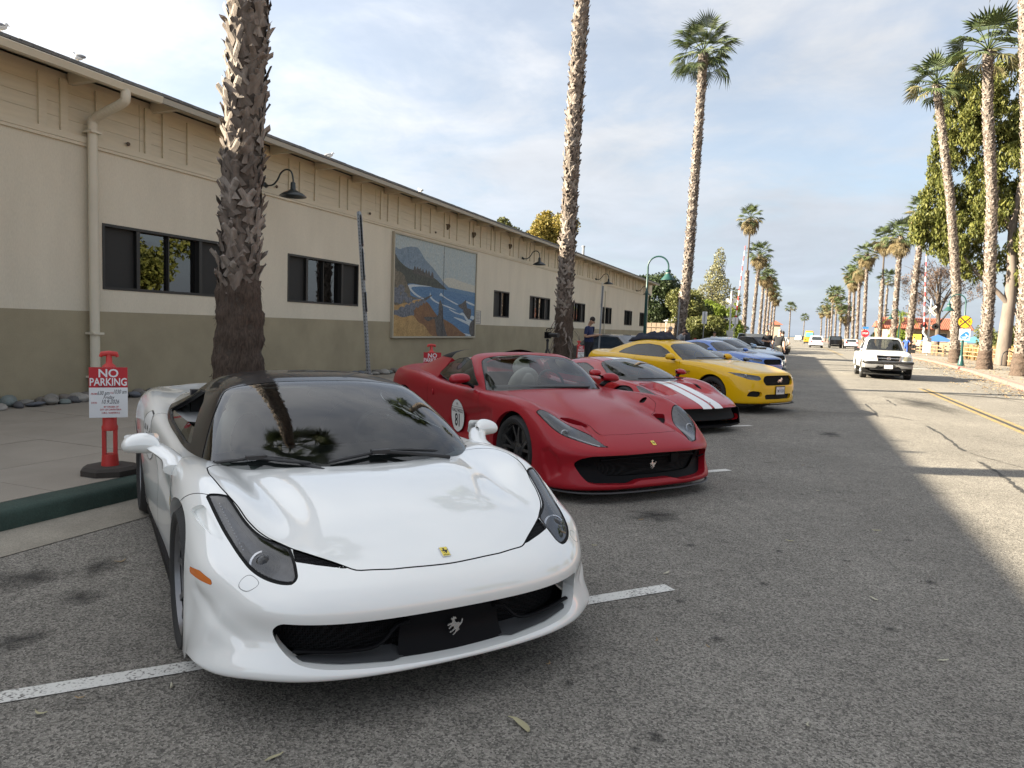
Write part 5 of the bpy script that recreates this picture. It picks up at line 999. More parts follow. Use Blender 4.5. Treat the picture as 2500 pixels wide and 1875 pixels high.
def seat(parent, u, v, zbase, zt, m, m2=None):
    e = MB(); e.ball((u-.28, v, (zbase+zt)/2+.02), (.10, .25, (zt-zbase)/2), 16, 12, Euler((0, R(14), 0)).to_matrix()).ball((u-.36, v, zt+.0), (.075, .125, .13), 14, 10).ball((u, v, zbase+.02), (.32, .25, .11), 16, 10)
    o = e.obj('seat', m, parent, 180)
    MB().ball((u-.23, v, (zbase+zt)/2+.04), (.075, .14, (zt-zbase)/2*.72), 14, 10, Euler((0, R(14), 0)).to_matrix()).obj('seat_insert', m2 or m, o, 180); return o
def steering(parent, u, v, z, r=.18):
    b = MB(); pts = [(0, r*math.cos(t), r*math.sin(t)) for t in np.linspace(0, 2*math.pi, 29)]; b.tube(pts, .016, 7, caps=False)
    b.box((0, 0, 0), (.03, .13, .09)); b.box((0, 0, -r*.5), (.02, .04, r)); b.box((0, r*.5, 0), (.02, r, .035)); b.box((0, -r*.5, 0), (.02, r, .035))
    o = b.obj('steering_wheel', BLK_PL, parent, 50); o.location = (u, v, z); o.rotation_euler = (0, R(-22), 0); return o
def licence(parent, u, v, z, txt, rz_=0, head='California'):
    b = MB(); w, h = .305, .152; b.prism(rnd([(-w/2, -h/2), (w/2, -h/2), (w/2, h/2), (-w/2, h/2)], .012, 4), 0, .004, frame_mat((0, 0, 0), (0, 1, 0), (0, 0, 1), (1, 0, 0)))
    o = b.obj('licence_plate', PLATE, parent); o.location = (u, v, z); o.rotation_euler = (0, 0, rz_)
    f = MB()
    for a in ((-w/2-.012, w/2+.012, -h/2-.012, -h/2+.004), (-w/2-.012, w/2+.012, h/2-.004, h/2+.012), (-w/2-.012, -w/2+.004, -h/2, h/2), (w/2-.004, w/2+.012, -h/2, h/2)): f.bbox(-.004, .007, *a)
    f.obj('plate_frame', BLK_PL, o)
    M4 = frame_mat((.0052, 0, -.012), (0, 1, 0), (0, 0, 1), (1, 0, 0)); V, F = text_mesh(txt, .085, 0, bold=True, width=.72); b = MB(); b.add(V, F, M4)
    b.obj('plate_number', PLATE_INK, o)
    V, F = text_mesh(head, .03, 0, shear=.2); b = MB(); b.add(V, F, frame_mat((.0052, 0, .052), (0, 1, 0), (0, 0, 1), (1, 0, 0))); b.obj('plate_state', mat('plate_red', (.5, .05, .05), .5), o); return o
def wells(parent, arches, vi, vo):
    """dark wheel housings and floor"""
    for u, z, r in arches:
        for s in (-1, 1):
            b = MB(); n = 20; V = []
            for k in range(n+1):
                a = math.pi*k/n-.25+.5*k/n*0; V += [(u+r*1.02*math.cos(a), s*vi, z+r*1.02*math.sin(a)), (u+r*1.02*math.cos(a), s*vo, z+r*1.02*math.sin(a))]
            b.add(V, [(2*i, 2*i+1, 2*i+3, 2*i+2) for i in range(n)]); b.add([V[2*i] for i in range(n+1)], [tuple(range(n+1))]); b.obj('wheel_liner', BLK_VOID, parent)
# ------------------------------------------------------------------ build: white coupe with black roof
def build_white():
    car = empty('sports_car', (-2.003, 3.20, 0), R(-38.0), 'white sports coupe with black roof and yellow nose badge beside green kerb', 'car')
    B = loft(body_rows_white(), 13, 13)
    B = dent(B, [(.44, .44), (.50, .39), (.60, .35), (.70, .30), (.78, .275), (.80, .33), (.72, .40), (.60, .47), (.48, .50)], SIDE, lambda Q: (Q[:, 1] > .6) & (Q[:, 0] > .35), .010, .065)
    B = dent(B, [(-.46, .60), (-.55, .70), (-1.2, .72), (-1.7, .70), (-1.6, .45), (-.9, .36), (-.5, .40)], SIDE, lambda Q: Q[:, 1] > .7, .014, .08)
    AR = ((0, .335, .374), (-2.65, .345, .392)); mside = lambda Q: Q[:, 1] > .6
    for u, z, r in AR:
        ph = np.where(np.abs(B.V[:, 1]) > .6, np.hypot(B.V[:, 0]-u, B.V[:, 2]-z)-r, .3); _, B = B.split(ph)
    hole = [(-.10, -.2), (-.10, .2), (-.18, .44), (-.36, .64), (-.62, .72), (-1.9, .72), (-2.2, .58), (-2.2, -.2)]
    _, B = B.split(field(B, hole, TOP, lambda Q: Q[:, 2] > .6))
    # grille mouth
    g = rnd([(-.2, .405), (.011, .405), (.242, .404), (.5, .402), (.680, .405), (.703, .372), (.682, .312), (.632, .258), (.55, .238), (.40, .226), (.2, .217), (.0, .214), (-.2, .214)], [.0, .05, .1, .1, .03, .03, .05, .05, .08, .1, .1, .05, 0])
    gm = lambda Q: (Q[:, 0] > .6) & (Q[:, 2] < .5)
    mouth, B = B.split(field(B, g, FRONT, gm))
    lipf = B.rim(lambda P, N: np.stack([np.full(len(P), -.07), -P[:, 1]*.02, np.where(P[:, 2] > .33, -.012, .004)], 1), lambda m: (m[:, 0] > .62) & (np.abs(poly_sd(np.abs(m[:, 1:]), g)) < .012) & (m[:, 2] < .46))
    archf = B.rim(lambda P, N: np.stack([P[:, 0]*0, -np.sign(P[:, 1])*.05, P[:, 0]*0], 1), lambda m: np.minimum(np.abs(np.hypot(m[:, 0], m[:, 2]-.335)-.374), np.abs(np.hypot(m[:, 0]+2.65, m[:, 2]-.345)-.392)) < .006)
    # lamps
    hl = rnd([(.204, .846), (.317, .832), (.461, .808), (.597, .780), (.683, .753), (.737, .722), (.778, .688), (.809, .653), (.826, .622), (.814, .604), (.751, .597), (.662, .599), (.623, .637), (.578, .678), (.522, .708), (.439, .735), (.349, .752), (.264, .772)], [.01]+[.05]*7+[.02, .02]+[.04, .015]+[.05]*5+[.006])
    hm = lambda Q: (Q[:, 2] > .46) & (Q[:, 0] > .05)
    lens, B, strip = panel(B, hl, TOP, .012, hm)
    # intake slit beside each lamp
    vt = [(.672, .590), (.744, .517), (.809, .446), (.858, .393), (.838, .435), (.790, .522), (.745, .592)]
    vent, B = B.split(field(B, vt, TOP, lambda Q: Q[:, 2] > .5))
    # bonnet
    hd = [(.918, -.3), (.918, .03), (.913, .108), (.899, .247), (.866, .386), (.809, .446), (.744, .517), (.672, .590), (.63, .622), (.578, .664), (.522, .694), (.439, .722), (.349, .740), (.264, .766), (.18, .786), (.091, .797), (-.02, .808), (-.14, .80), (-.30, .72), (-.42, .60), (-.45, -.3)]
    hd = rnd(hd, .02, 3)
    hood, B, s2 = panel(B, hd, TOP, .006, lambda Q: Q[:, 2] > .5)
    # doors
    dr = rnd([(-.58, .95), (-.50, .74), (-.455, .52), (-.50, .20), (-.62, .175), (-1.40, .175), (-1.55, .32), (-1.66, .6), (-1.80, .86), (-1.80, .95)], .04)
    door, B, s3 = panel(B, dr, SIDE, .006, lambda Q: Q[:, 1] > .62)
    # fender duct, marker lamp, washer cap, front panel seam
    dc = rnd([(.185, .911), (.30, .893), (.432, .854), (.506, .816), (.417, .829), (.31, .849), (.235, .868)], [.01, .04, .04, .006, .04, .04, .02])
    duct, B = B.split(field(B, dc, TOP, lambda Q: Q[:, 2] > .55))
    ductf = B.rim(lambda P, N: -N*.03, lambda m: np.abs(poly_sd(np.stack([m[:, 0], np.abs(m[:, 1])], 1), dc)) < .004)
    mk = rnd([(.414, .5245), (.515, .534), (.598, .517), (.607, .497), (.533, .499), (.434, .504)], .012)
    mark, B = B.split(field(B, mk, SIDE, lambda Q: (Q[:, 1] > .8) & (Q[:, 0] > .3)))
    wc = spl([(.705, .797), (.701, .774), (.712, .753), (.749, .733), (.759, .741), (.748, .771), (.722, .793)])
    cap, B, s4 = panel(B, wc, TOP, .0018, lambda Q: (Q[:, 2] > .44) & (Q[:, 0] > .5))
    B = B+cap
    # two-step cut: thin seam from lamp to wheel arch
    band = [(.245, .73), (.20, .80), (.11, .90), (-.10, .98), (-.12, .94), (.05, .87), (.15, .77)]
    pat, B = B.split(field(B, [(.26, .80), (.215, .86), (.09, .93), (-.10, .98), (-.16, .93), (.05, .88), (.16, .83)], TOP, lambda Q: Q[:, 2] > .6))
    def seam(S): a = np.array([.205, .842]); n = np.array([.07, .13]); n = n/np.linalg.norm(n); n = np.array([n[1]*.98, n[0]*1.0]); return (np.stack([S.V[:, 0], np.abs(S.V[:, 1])], 1)-a)@np.array([.49, .87])
    lo, hi = pat.split(seam(pat)+.0015); st, hi = hi.split(seam(hi)-.0015); B = B+lo+hi
    (B+lipf+archf+ductf).obj('body', P_WHITE, car)
    (strip.off(-.006)+s2.off(-.012)+s3.off(-.008)+st.off(-.003)).obj('panel_gaps', BLK_VOID, car)
    s4.off(-.001).obj('washer_cap_seam', mat('seam_grey', (.30, .30, .29), .6), car)
    hood.obj('bonnet', P_WHITE, car)
    for d in leftright(door): d.obj('door', P_WHITE, car)
    for d in leftright(duct): d.off(-.022).obj('fender_duct', P_WHITE, car)
    for d in leftright(mark): d.off(.001).obj('side_marker', AMBER, car)
    for d in leftright(vent):
        o = d.off(-.012).obj('intake_slit', MESHB, car)
    for i, d in enumerate(leftright(lens)):
        sg = -1 if i == 0 else 1
        h = d.off(-.002).obj('headlamp', G_LENS, car)
        (d.off(-.06)+d.rim(lambda P, N: -N*.06)).obj('lamp_bowl', LAMP_IN, h)
        MB().lathe([(.058, -.02), (.06, .012), (.052, .016), (.048, .0)], 24, caps=False, M4=frame_mat((.655, sg*.693, .565), (0, 1, 0), (-.55, 0, .83), (.83, 0, .55))).obj('projector_ring', LAMP_CH, h, 40)
        MB().ball((.66, sg*.693, .568), (.042, .042, .042), 20, 12).obj('projector', glass_mat('projector_glass', (.25, .27, .3), 1.6), h, 180)
        MB().tube(catmull([(.50, sg*.755, .612), (.60, sg*.735, .585), (.70, sg*.70, .56)], 5), .014, 8).obj('inner_trim', BLK_SAT, h, 60)
        for k in range(16):
            t = k/15; 
            for q in (0, 1):
                u_ = .255+.30*t; vv = (.800-.045*t) if q == 0 else (.828-.045*t); zz = .752-.125*t-.02
                MB().ball((u_, sg*vv, zz), .0055, 8, 6).obj('light_diode', LAMP_CH, h, 180)
    # mouth interior
    b = mouth.off(-.0); Sb = Surf(b.V-np.array([.17, 0, 0]), b.N, b.T, b.F); Sb.obj('grille_mesh', MESHB, car)
    Sc, _ = mouth.split(np.abs(mouth.V[:, 1])-(.21+.15*(.405-mouth.V[:, 2]))); Surf(Sc.V-np.array([.055, 0, 0]), Sc.N, Sc.T, Sc.F).obj('grille_centre_panel', BLK_SAT, car)
    for s in (-1, 1):
        MB().tube(catmull([(.955, s*.19, .362), (.945, s*.245, .345), (.95, s*.30, .297), (.945, s*.36, .278), (.92, s*.48, .279), (.87, s*.63, .29)], 6), [.013]*31, 8, flat=(1, .6)).obj('winglet', BLK_SAT, car, 60)
        MB().add([(.945, s*.17, .226), (.985, s*.27, .226), (.95, s*.46, .238), (.90, s*.60, .256), (.86, s*.63, .266), (.88, s*.46, .258), (.89, s*.24, .250)], [(0, 1, 2, 3, 4, 5, 6)]).obj('mouth_ledge', GREY_LIP, car)
    emblem('prancing_horse', [(x, y) for x, y in HORSE], .078, .006, frame_mat((.968, 0, .312), (0, 1, 0), (0, 0, 1), (1, 0, 0)), SILVER, car)
    # bonnet badge, tilted to the surface
    n = Vector((.43, 0, .90)).normalized(); tu = Vector((-.90, 0, .43)).normalized(); M4 = frame_mat((.862, 0, .5905), (0, 1, 0), tu, n)
    o = MB().prism(rnd([(-.019, -.028), (.019, -.028), (.019, .028), (-.019, .028)], .002, 2), 0, .003, M4).obj('bonnet_badge', SILVER, car)
    MB().prism([(-.0165, -.0255), (.0165, -.0255), (.0165, .0255), (-.0165, .0255)], .003, .0036, M4).obj('badge_field', YEL_B, o)
    emblem('badge_horse', [(x, y+.08) for x, y in HORSE], .034, .0006, M4 @ Matrix.Translation((0, 0, .0036)), INK, o)
    V, F = text_mesh('FERRARI', .0075, 0, bold=True); b = MB(); b.add([(x, y-.021, .0040) for x, y, z in V], F, M4); b.obj('badge_lettering', INK, o)
    # cabin
    C = loft(cabin_rows_white(), 14, 14)
    ws = rnd([(.3, -.3), (.3, .95), (-.36, .86), (-.47, .785), (-.572, .753), (-.70, .708), (-.85, .651), (-1.012, .585), (-1.018, .50), (-1.01, .353), (-.985, .1), (-.98, -.3)], [0, 0, .02, .02, .05, .05, .05, .04, .05, .1, .1, 0])
    screen, C, s5 = panel(C, ws, TOP, .010, lambda Q: Q[:, 2] > .5)
    sw = rnd([(-.78, .83), (-.98, .935), (-1.16, 1.022), (-1.40, 1.066), (-1.66, 1.05), (-1.83, .975), (-1.93, .90), (-1.6, .868), (-1.2, .84), (-.9, .825)], .03)
    win, C, s6 = panel(C, sw, SIDE, .008, lambda Q: Q[:, 1] > .52)
    deck, roof = C.split(C.V[:, 0]+1.93+.25*np.abs(C.V[:, 1]))
    eng, deck = deck.split(np.where(deck.V[:, 0] > -2.95, np.abs(deck.V[:, 1])-.40, .2))
    (roof+roof.rim(lambda P, N: -N*.03, lambda m: (m[:, 2] > .8))).obj('roof', P_BLACK, car); deck.obj('rear_buttress', P_WHITE, car); eng.obj('engine_window', G_SIDE, car)
    MB().bbox(-2.75, -2.0, -.38, .38, .80, .86).obj('engine_cover', BLK_SAT, car)
    (s5.off(-.004)+s6.off(-.004)).obj('window_seals', BLK_PL, car)
    screen.obj('windscreen', G_WS, car)
    fr, _ = screen.split(-(field(screen, rnd([(.3, -.3), (.3, .95), (-.30, .81), (-.42, .742), (-.54, .712), (-.68, .668), (-.82, .612), (-.955, .545), (-.97, .45), (-.965, .3), (-.945, .1), (-.94, -.3)], .03), TOP)))
    fr.off(-.004).obj('screen_frit', BLK_PL, car)
    l, r = leftright(win)
    r.off(-.002).obj('side_window', G_SIDE, car)
    low, _ = l.split(l.V[:, 2]-(.905-.0*l.V[:, 0])); low.off(-.012).obj('side_window', G_SIDE, car)
    # interior
    b = MB(); b.bbox(-2.0, -.3, -.70, .70, .2, .26); b.bbox(-2.05, -1.98, -.66, .66, .2, 1.02); b.bbox(-1.98, -.4, -.735, -.70, .2, .80); b.bbox(-1.98, -.4, .70, .735, .2, .80); b.obj('cockpit_tub', LEATHER_D, car)
    d = loft([[(-.22, 0, .70), (-.25, .3, .70), (-.34, .55, .70), (-.5, .69, .70)], [(-.42, 0, .79), (-.43, .3, .79), (-.5, .55, .785), (-.62, .68, .775)], [(-.68, 0, .80), (-.68, .3, .815), (-.70, .55, .80), (-.74, .68, .77)], [(-.74, 0, .70), (-.74, .3, .70), (-.75, .55, .70), (-.78, .68, .70)], [(-.72, 0, .5), (-.72, .3, .5), (-.72, .55, .5), (-.74, .68, .5)]], 5, 5); d.obj('dashboard', LEATHER_D, car)
    for s in (-1, 1): seat(car, -1.25, s*.37, .38, .97, LEATHER_C if s < 0 else LEATHER_D, LEATHER_D)
    steering(car, -.86, .36, .80)
    MB().ball((-.93, 0, 1.085), (.03, .11, .035), 14, 8).obj('rear_view_mirror', BLK_PL, car, 180)
    for pts in ([(-.377, -.732, .781), (-.298, -.632, .803), (-.259, -.552, .816), (-.196, -.449, .806), (-.136, -.303, .794)], [(-.122, -.214, .796), (-.134, -.071, .814), (-.157, .075, .827), (-.174, .217, .827), (-.192, .435, .807)]):
        P = [Vector(p)+Vector((.012, 0, .016)) for p in pts]; o = MB().tube(catmull(P, 5), [.006]+[.011]*19+[.006], 7, flat=(1, .8)).obj('wiper', BLK_PL, car, 60)
        m_ = P[2]; MB().tube([m_, m_+Vector((.03, .16, -.012)), P[4]+Vector((.06, .05, -.03))], [.012, .010, .012], 7).obj('wiper_arm', BLK_PL, o, 60); MB().box(m_+Vector((.008, 0, .004)), (.04, .10, .02)).obj('wiper_clip', BLK_PL, o)
    # door mirrors
    for s in (-1, 1):
        rows = []
        for t, (c, ru, rv) in enumerate((((-.70, .965, .838), .030, .030), ((-.735, .985, .846), .050, .046), ((-.755, 1.03, .853), .062, .056), ((-.76, 1.085, .852), .060, .050), ((-.755, 1.125, .846), .045, .036), ((-.75, 1.142, .843), .012, .010))):
            rows.append([(c[0]+ru*math.cos(a)*(1.15 if math.cos(a) > 0 else .8), s*c[1], c[2]+rv*math.sin(a)) for a in np.linspace(0, 2*math.pi, 17)])
        S = loft(rows, 4, 2, mirror=False); S.N = S.N*np.sign(((S.V-S.V.mean(0))*S.N).sum()); m_ = S.obj('door_mirror', P_WHITE, car)
        MB().tube(catmull([(-.735, s*.99, .838), (-.66, s*.945, .815), (-.55, s*.905, .785), (-.44, s*.90, .755)], 5), [.052, .054, .055, .056, .056, .056, .056, .056, .056, .056, .058, .06, .062, .064, .066, .07], 12, flat=(1, .45)).obj('mirror_stalk', P_WHITE, m_, 60)
        MB().prism(rnd([(-.10, -.042), (.06, -.042), (.08, .04), (-.09, .045)], .02), 0, .003, frame_mat((-.812, s*1.05, .852), (0, s, 0), (0, 0, 1), (-1, 0, 0))).obj('mirror_glass', CHROME, m_)
    # wheels, liners, floor
    for u, r, w in ((0, .335, .245), (-2.65, .345, .29)):
        for s in (-1, 1): wheel(car, u, s*(.948-w/2+(.01 if u < -1 else 0)), r, w, .258, RIM_G, 'double5', 0, CALIPER_R)
    wells(car, [(u, z, r) for u, z, r in AR], .60, .90)
    MB().prism([(.90, -.55), (.90, .55), (.72, .78), (.40, .84), (-3.2, .84), (-3.3, .6), (-3.3, -.6), (-3.2, -.84), (.40, -.84), (.72, -.78)], .17, .20).obj('floor_pan', BLK_VOID, car)
    MB().bbox(-2.2, -.45, -.93, -.86, .135, .19).bbox(-2.2, -.45, .86, .93, .135, .19).obj('sill_trim', BLK_SAT, car)
    MB().bbox(.1, .60, -.55, .55, .25, .5).obj('radiator_block', BLK_VOID, car)
    rally_decal(loft(body_rows_white(), 5, 6), car, -1, -1.90, .72, .17, .17, '80')
    # small shield on the front wing
    V2 = [(-.30, .66), (-.26, .66), (-.255, .63), (-.28, .585), (-.305, .63)]; Sd = loft(body_rows_white(), 5, 6)
    o = mesh_obj('wing_shield', drape(V2, Sd, SIDE, -1, .002), [(0, 1, 2, 3, 4)], YEL_B, car)
    return car
build_white()
# ------------------------------------------------------------------ satin red front-engined spider: control rows
def body_rows_red():
    return [
    [(.86, 0, .11), (.855, .26, .11), (.84, .48, .11), (.79, .66, .11), (.72, .80, .11), (.63, .88, .11), (.55, .925, .11), (.48, .94, .11), (.43, .945, .11), (.40, .945, .11)],
    [(.985, 0, .12), (.98, .26, .12), (.96, .48, .12), (.905, .67, .12), (.82, .82, .12), (.71, .905, .12), (.60, .95, .12), (.52, .965, .12), (.45, .97, .12), (.42, .97, .12)],
    [(1.01, 0, .165), (1.005, .26, .165), (.98, .48, .168), (.92, .68, .17), (.83, .83, .17), (.715, .915, .165), (.605, .96, .155), (.52, .972, .145), (.455, .975, .135), (.42, .975, .13)],
    [(.985, 0, .205), (.98, .26, .205), (.955, .48, .21), (.895, .675, .225), (.81, .82, .24), (.70, .905, .235), (.60, .95, .21), (.515, .968, .18), (.45, .972, .155), (.41, .972, .13)],
    [(.965, 0, .31), (.96, .26, .31), (.935, .48, .315), (.87, .675, .33), (.78, .82, .345), (.68, .90, .34), (.585, .948, .31), (.50, .968, .25), (.44, .975, .19), (.40, .975, .13)],
    [(1.0, 0, .425), (.995, .26, .425), (.97, .48, .425), (.90, .68, .425), (.795, .83, .43), (.68, .915, .435), (.57, .958, .41), (.485, .975, .34), (.42, .98, .25), (.38, .978, .13)],
    [(.955, 0, .495), (.95, .26, .495), (.925, .48, .492), (.85, .67, .492), (0.74, 0.815, 0.513), (0.62, 0.913, 0.535), (0.52, 0.963, 0.525), (.44, .978, .42), (.38, .983, .29), (.35, .98, .13)],
    [(.79, 0, .58), (.785, .26, .578), (.76, .48, .57), (.70, .65, .562), (0.61, 0.77, 0.605), (0.51, 0.885, 0.65), (0.43, 0.955, 0.635), (0.36, 0.98, 0.52), (.31, .985, .32), (.28, .98, .13)],
    [(.52, 0, .675), (.515, .27, .67), (.50, .46, .65), (0.47, 0.62, 0.643), (0.41, 0.745, 0.71), (0.34, 0.865, 0.76), (0.26, 0.955, 0.725), (0.2, 0.982, 0.575), (.18, .988, .33), (.17, .98, .13)],
    [(.2, 0, .752), (.2, .27, .748), (.19, .45, .725), (.17, .61, .715), (0.13, 0.74, 0.785), (0.08, 0.863, 0.835), (0.02, 0.953, 0.79), (-0.02, 0.985, 0.6), (-.03, .988, .34), (-.03, .98, .13)],
    [(-.15, 0, .815), (-.15, .28, .808), (-.155, .47, .785), (-.165, .62, .775), (-.19, .745, .815), (-0.22, 0.855, 0.857), (-0.26, 0.945, 0.8), (-.28, .982, .60), (-.28, .98, .34), (-.28, .972, .14)],
    [(-.5, 0, .857), (-.505, .29, .85), (-.515, .5, .833), (-.53, .65, .822), (-.55, .765, .84), (-.57, .865, .85), (-.59, .94, .78), (-.60, .955, .60), (-.60, .945, .35), (-.60, .95, .17)],
    [(-.80, 0, .875), (-.805, .29, .87), (-.82, .52, .857), (-.84, .68, .845), (-.87, .79, .85), (-.89, .875, .848), (-.9, .93, .775), (-.9, .925, .60), (-.9, .92, .36), (-.9, .945, .17)],
    [(-1.3, 0, .85), (-1.3, .3, .85), (-1.3, .53, .84), (-1.3, .69, .835), (-1.3, .80, .85), (-1.3, .88, .85), (-1.3, .93, .77), (-1.3, .915, .60), (-1.3, .91, .36), (-1.3, .945, .17)],
    [(-1.85, 0, .86), (-1.85, .3, .86), (-1.85, .53, .855), (-1.85, .69, .85), (-1.85, .80, .87), (-1.85, .89, .875), (-1.85, .945, .79), (-1.85, .935, .61), (-1.85, .925, .36), (-1.85, .945, .17)],
    [(-2.3, 0, .93), (-2.3, .3, .93), (-2.3, .52, .925), (-2.3, .67, .915), (-2.3, .79, .92), (-2.3, .905, .93), (-2.3, .975, .83), (-2.3, .975, .63), (-2.3, .965, .36), (-2.3, .955, .17)],
    [(-2.75, 0, .965), (-2.75, .3, .965), (-2.75, .51, .96), (-2.75, .66, .945), (-2.75, .78, .945), (-2.75, .90, .945), (-2.75, .985, .85), (-2.75, .99, .64), (-2.75, .975, .36), (-2.75, .955, .18)],
    [(-3.2, 0, .975), (-3.2, .3, .975), (-3.2, .5, .97), (-3.2, .63, .955), (-3.19, .745, .945), (-3.17, .85, .925), (-3.14, .94, .82), (-3.12, .96, .62), (-3.1, .94, .38), (-3.08, .90, .24)],
    [(-3.56, 0, .96), (-3.56, .3, .96), (-3.55, .48, .955), (-3.53, .61, .94), (-3.50, .71, .915), (-3.46, .80, .87), (-3.41, .87, .76), (-3.37, .89, .58), (-3.34, .875, .38), (-3.32, .84, .26)],
    [(-3.62, 0, .62), (-3.62, .3, .62), (-3.61, .48, .62), (-3.59, .6, .61), (-3.56, .68, .60), (-3.52, .74, .56), (-3.48, .79, .50), (-3.45, .81, .42), (-3.42, .80, .34), (-3.4, .78, .28)],
    [(-3.5, 0, .28), (-3.5, .3, .28), (-3.5, .48, .28), (-3.49, .58, .28), (-3.48, .64, .28), (-3.46, .68, .28), (-3.44, .71, .28), (-3.42, .73, .28), (-3.4, .74, .28), (-3.38, .74, .28)],
    ]
def cabin_rows_red():
    return [
    [(-.64, 0, .83), (-.665, .28, .83), (-.73, .53, .825), (-.83, .73, .82), (-.92, .815, .815), (-1.0, .86, .81)],
    [(-.78, 0, .925), (-.80, .28, .92), (-0.85, 0.53, 0.918), (-0.935, 0.73, 0.905), (-1.04, .795, .865), (-1.12, .86, .825)],
    [(-1.02, 0, 1.06), (-1.04, .27, 1.055), (-1.065, 0.51, 1.06), (-1.13, 0.705, 1.04), (-1.22, 0.785, 0.975), (-1.32, .865, .835)],
    [(-1.27, 0, 1.175), (-1.28, .26, 1.17), (-1.28, 0.48, 1.173), (-1.33, 0.665, 1.15), (-1.42, 0.745, 1.06), (-1.50, .868, .84)],
    [(-1.45, 0, 1.232), (-1.46, .26, 1.228), (-1.46, 0.47, 1.22), (-1.5, 0.64, 1.19), (-1.57, 0.72, 1.085), (-1.63, .87, .845)],
    [(-1.75, 0, 1.265), (-1.75, .26, 1.26), (-1.76, .45, 1.243), (-1.75, 0.62, 1.205), (-1.80, .69, 1.08), (-1.82, .872, .85)],
    [(-2.1, 0, 1.255), (-2.1, .26, 1.25), (-2.1, .44, 1.232), (-2.1, .59, 1.185), (-2.1, .685, 1.07), (-2.1, .872, .86)],
    [(-2.45, 0, 1.20), (-2.45, .26, 1.20), (-2.45, .43, 1.187), (-2.45, .57, 1.14), (-2.45, .67, 1.04), (-2.45, .865, .875)],
    [(-2.9, 0, 1.09), (-2.9, .25, 1.09), (-2.9, .41, 1.08), (-2.9, .54, 1.04), (-2.9, .64, .975), (-2.9, .80, .90)],
    [(-3.35, 0, .96), (-3.35, .24, .96), (-3.35, .38, .955), (-3.35, .50, .945), (-3.35, .6, .93), (-3.35, .72, .91)],
    ]
# ------------------------------------------------------------------ build: satin red open-top grand tourer
def mirror_pod(car, s, c, r, m, stalk, stalk_m, base):
    rows = []
    for t, (dv, k) in enumerate(((-.105, .35), (-.08, .8), (-.02, 1.), (.04, .98), (.085, .7), (.105, .15))):
        rows.append([(c[0]+r[0]*k*math.cos(a)*(1.2 if math.cos(a) > 0 else .7), s*(c[1]+dv*r[1]), c[2]+r[2]*k*math.sin(a)*(1 if math.sin(a) > 0 else .75)-.004*t) for a in np.linspace(0, 2*math.pi, 17)])
    S = loft(rows, 4, 2, mirror=False); S.N = S.N*np.sign(((S.V-S.V.mean(0))*S.N).sum()); o = S.obj('door_mirror', m, car)
    MB().tube(catmull([(c[0]+.01, s*(c[1]-.03), c[2]-r[2]*.75), (c[0]+.03, s*(c[1]-.10), c[2]-r[2]*.95), base], 5), stalk, 10, flat=(1.2, .5)).obj('mirror_stalk', stalk_m, o, 60)
    MB().prism(rnd([(-.08, -.04), (.08, -.04), (.08, .04), (-.08, .04)], .02), 0, .003, frame_mat((c[0]-r[0]*.62, s*c[1], c[2]), (0, s, 0), (0, 0, 1), (-1, 0, 0))).obj('mirror_glass', CHROME, o); return o
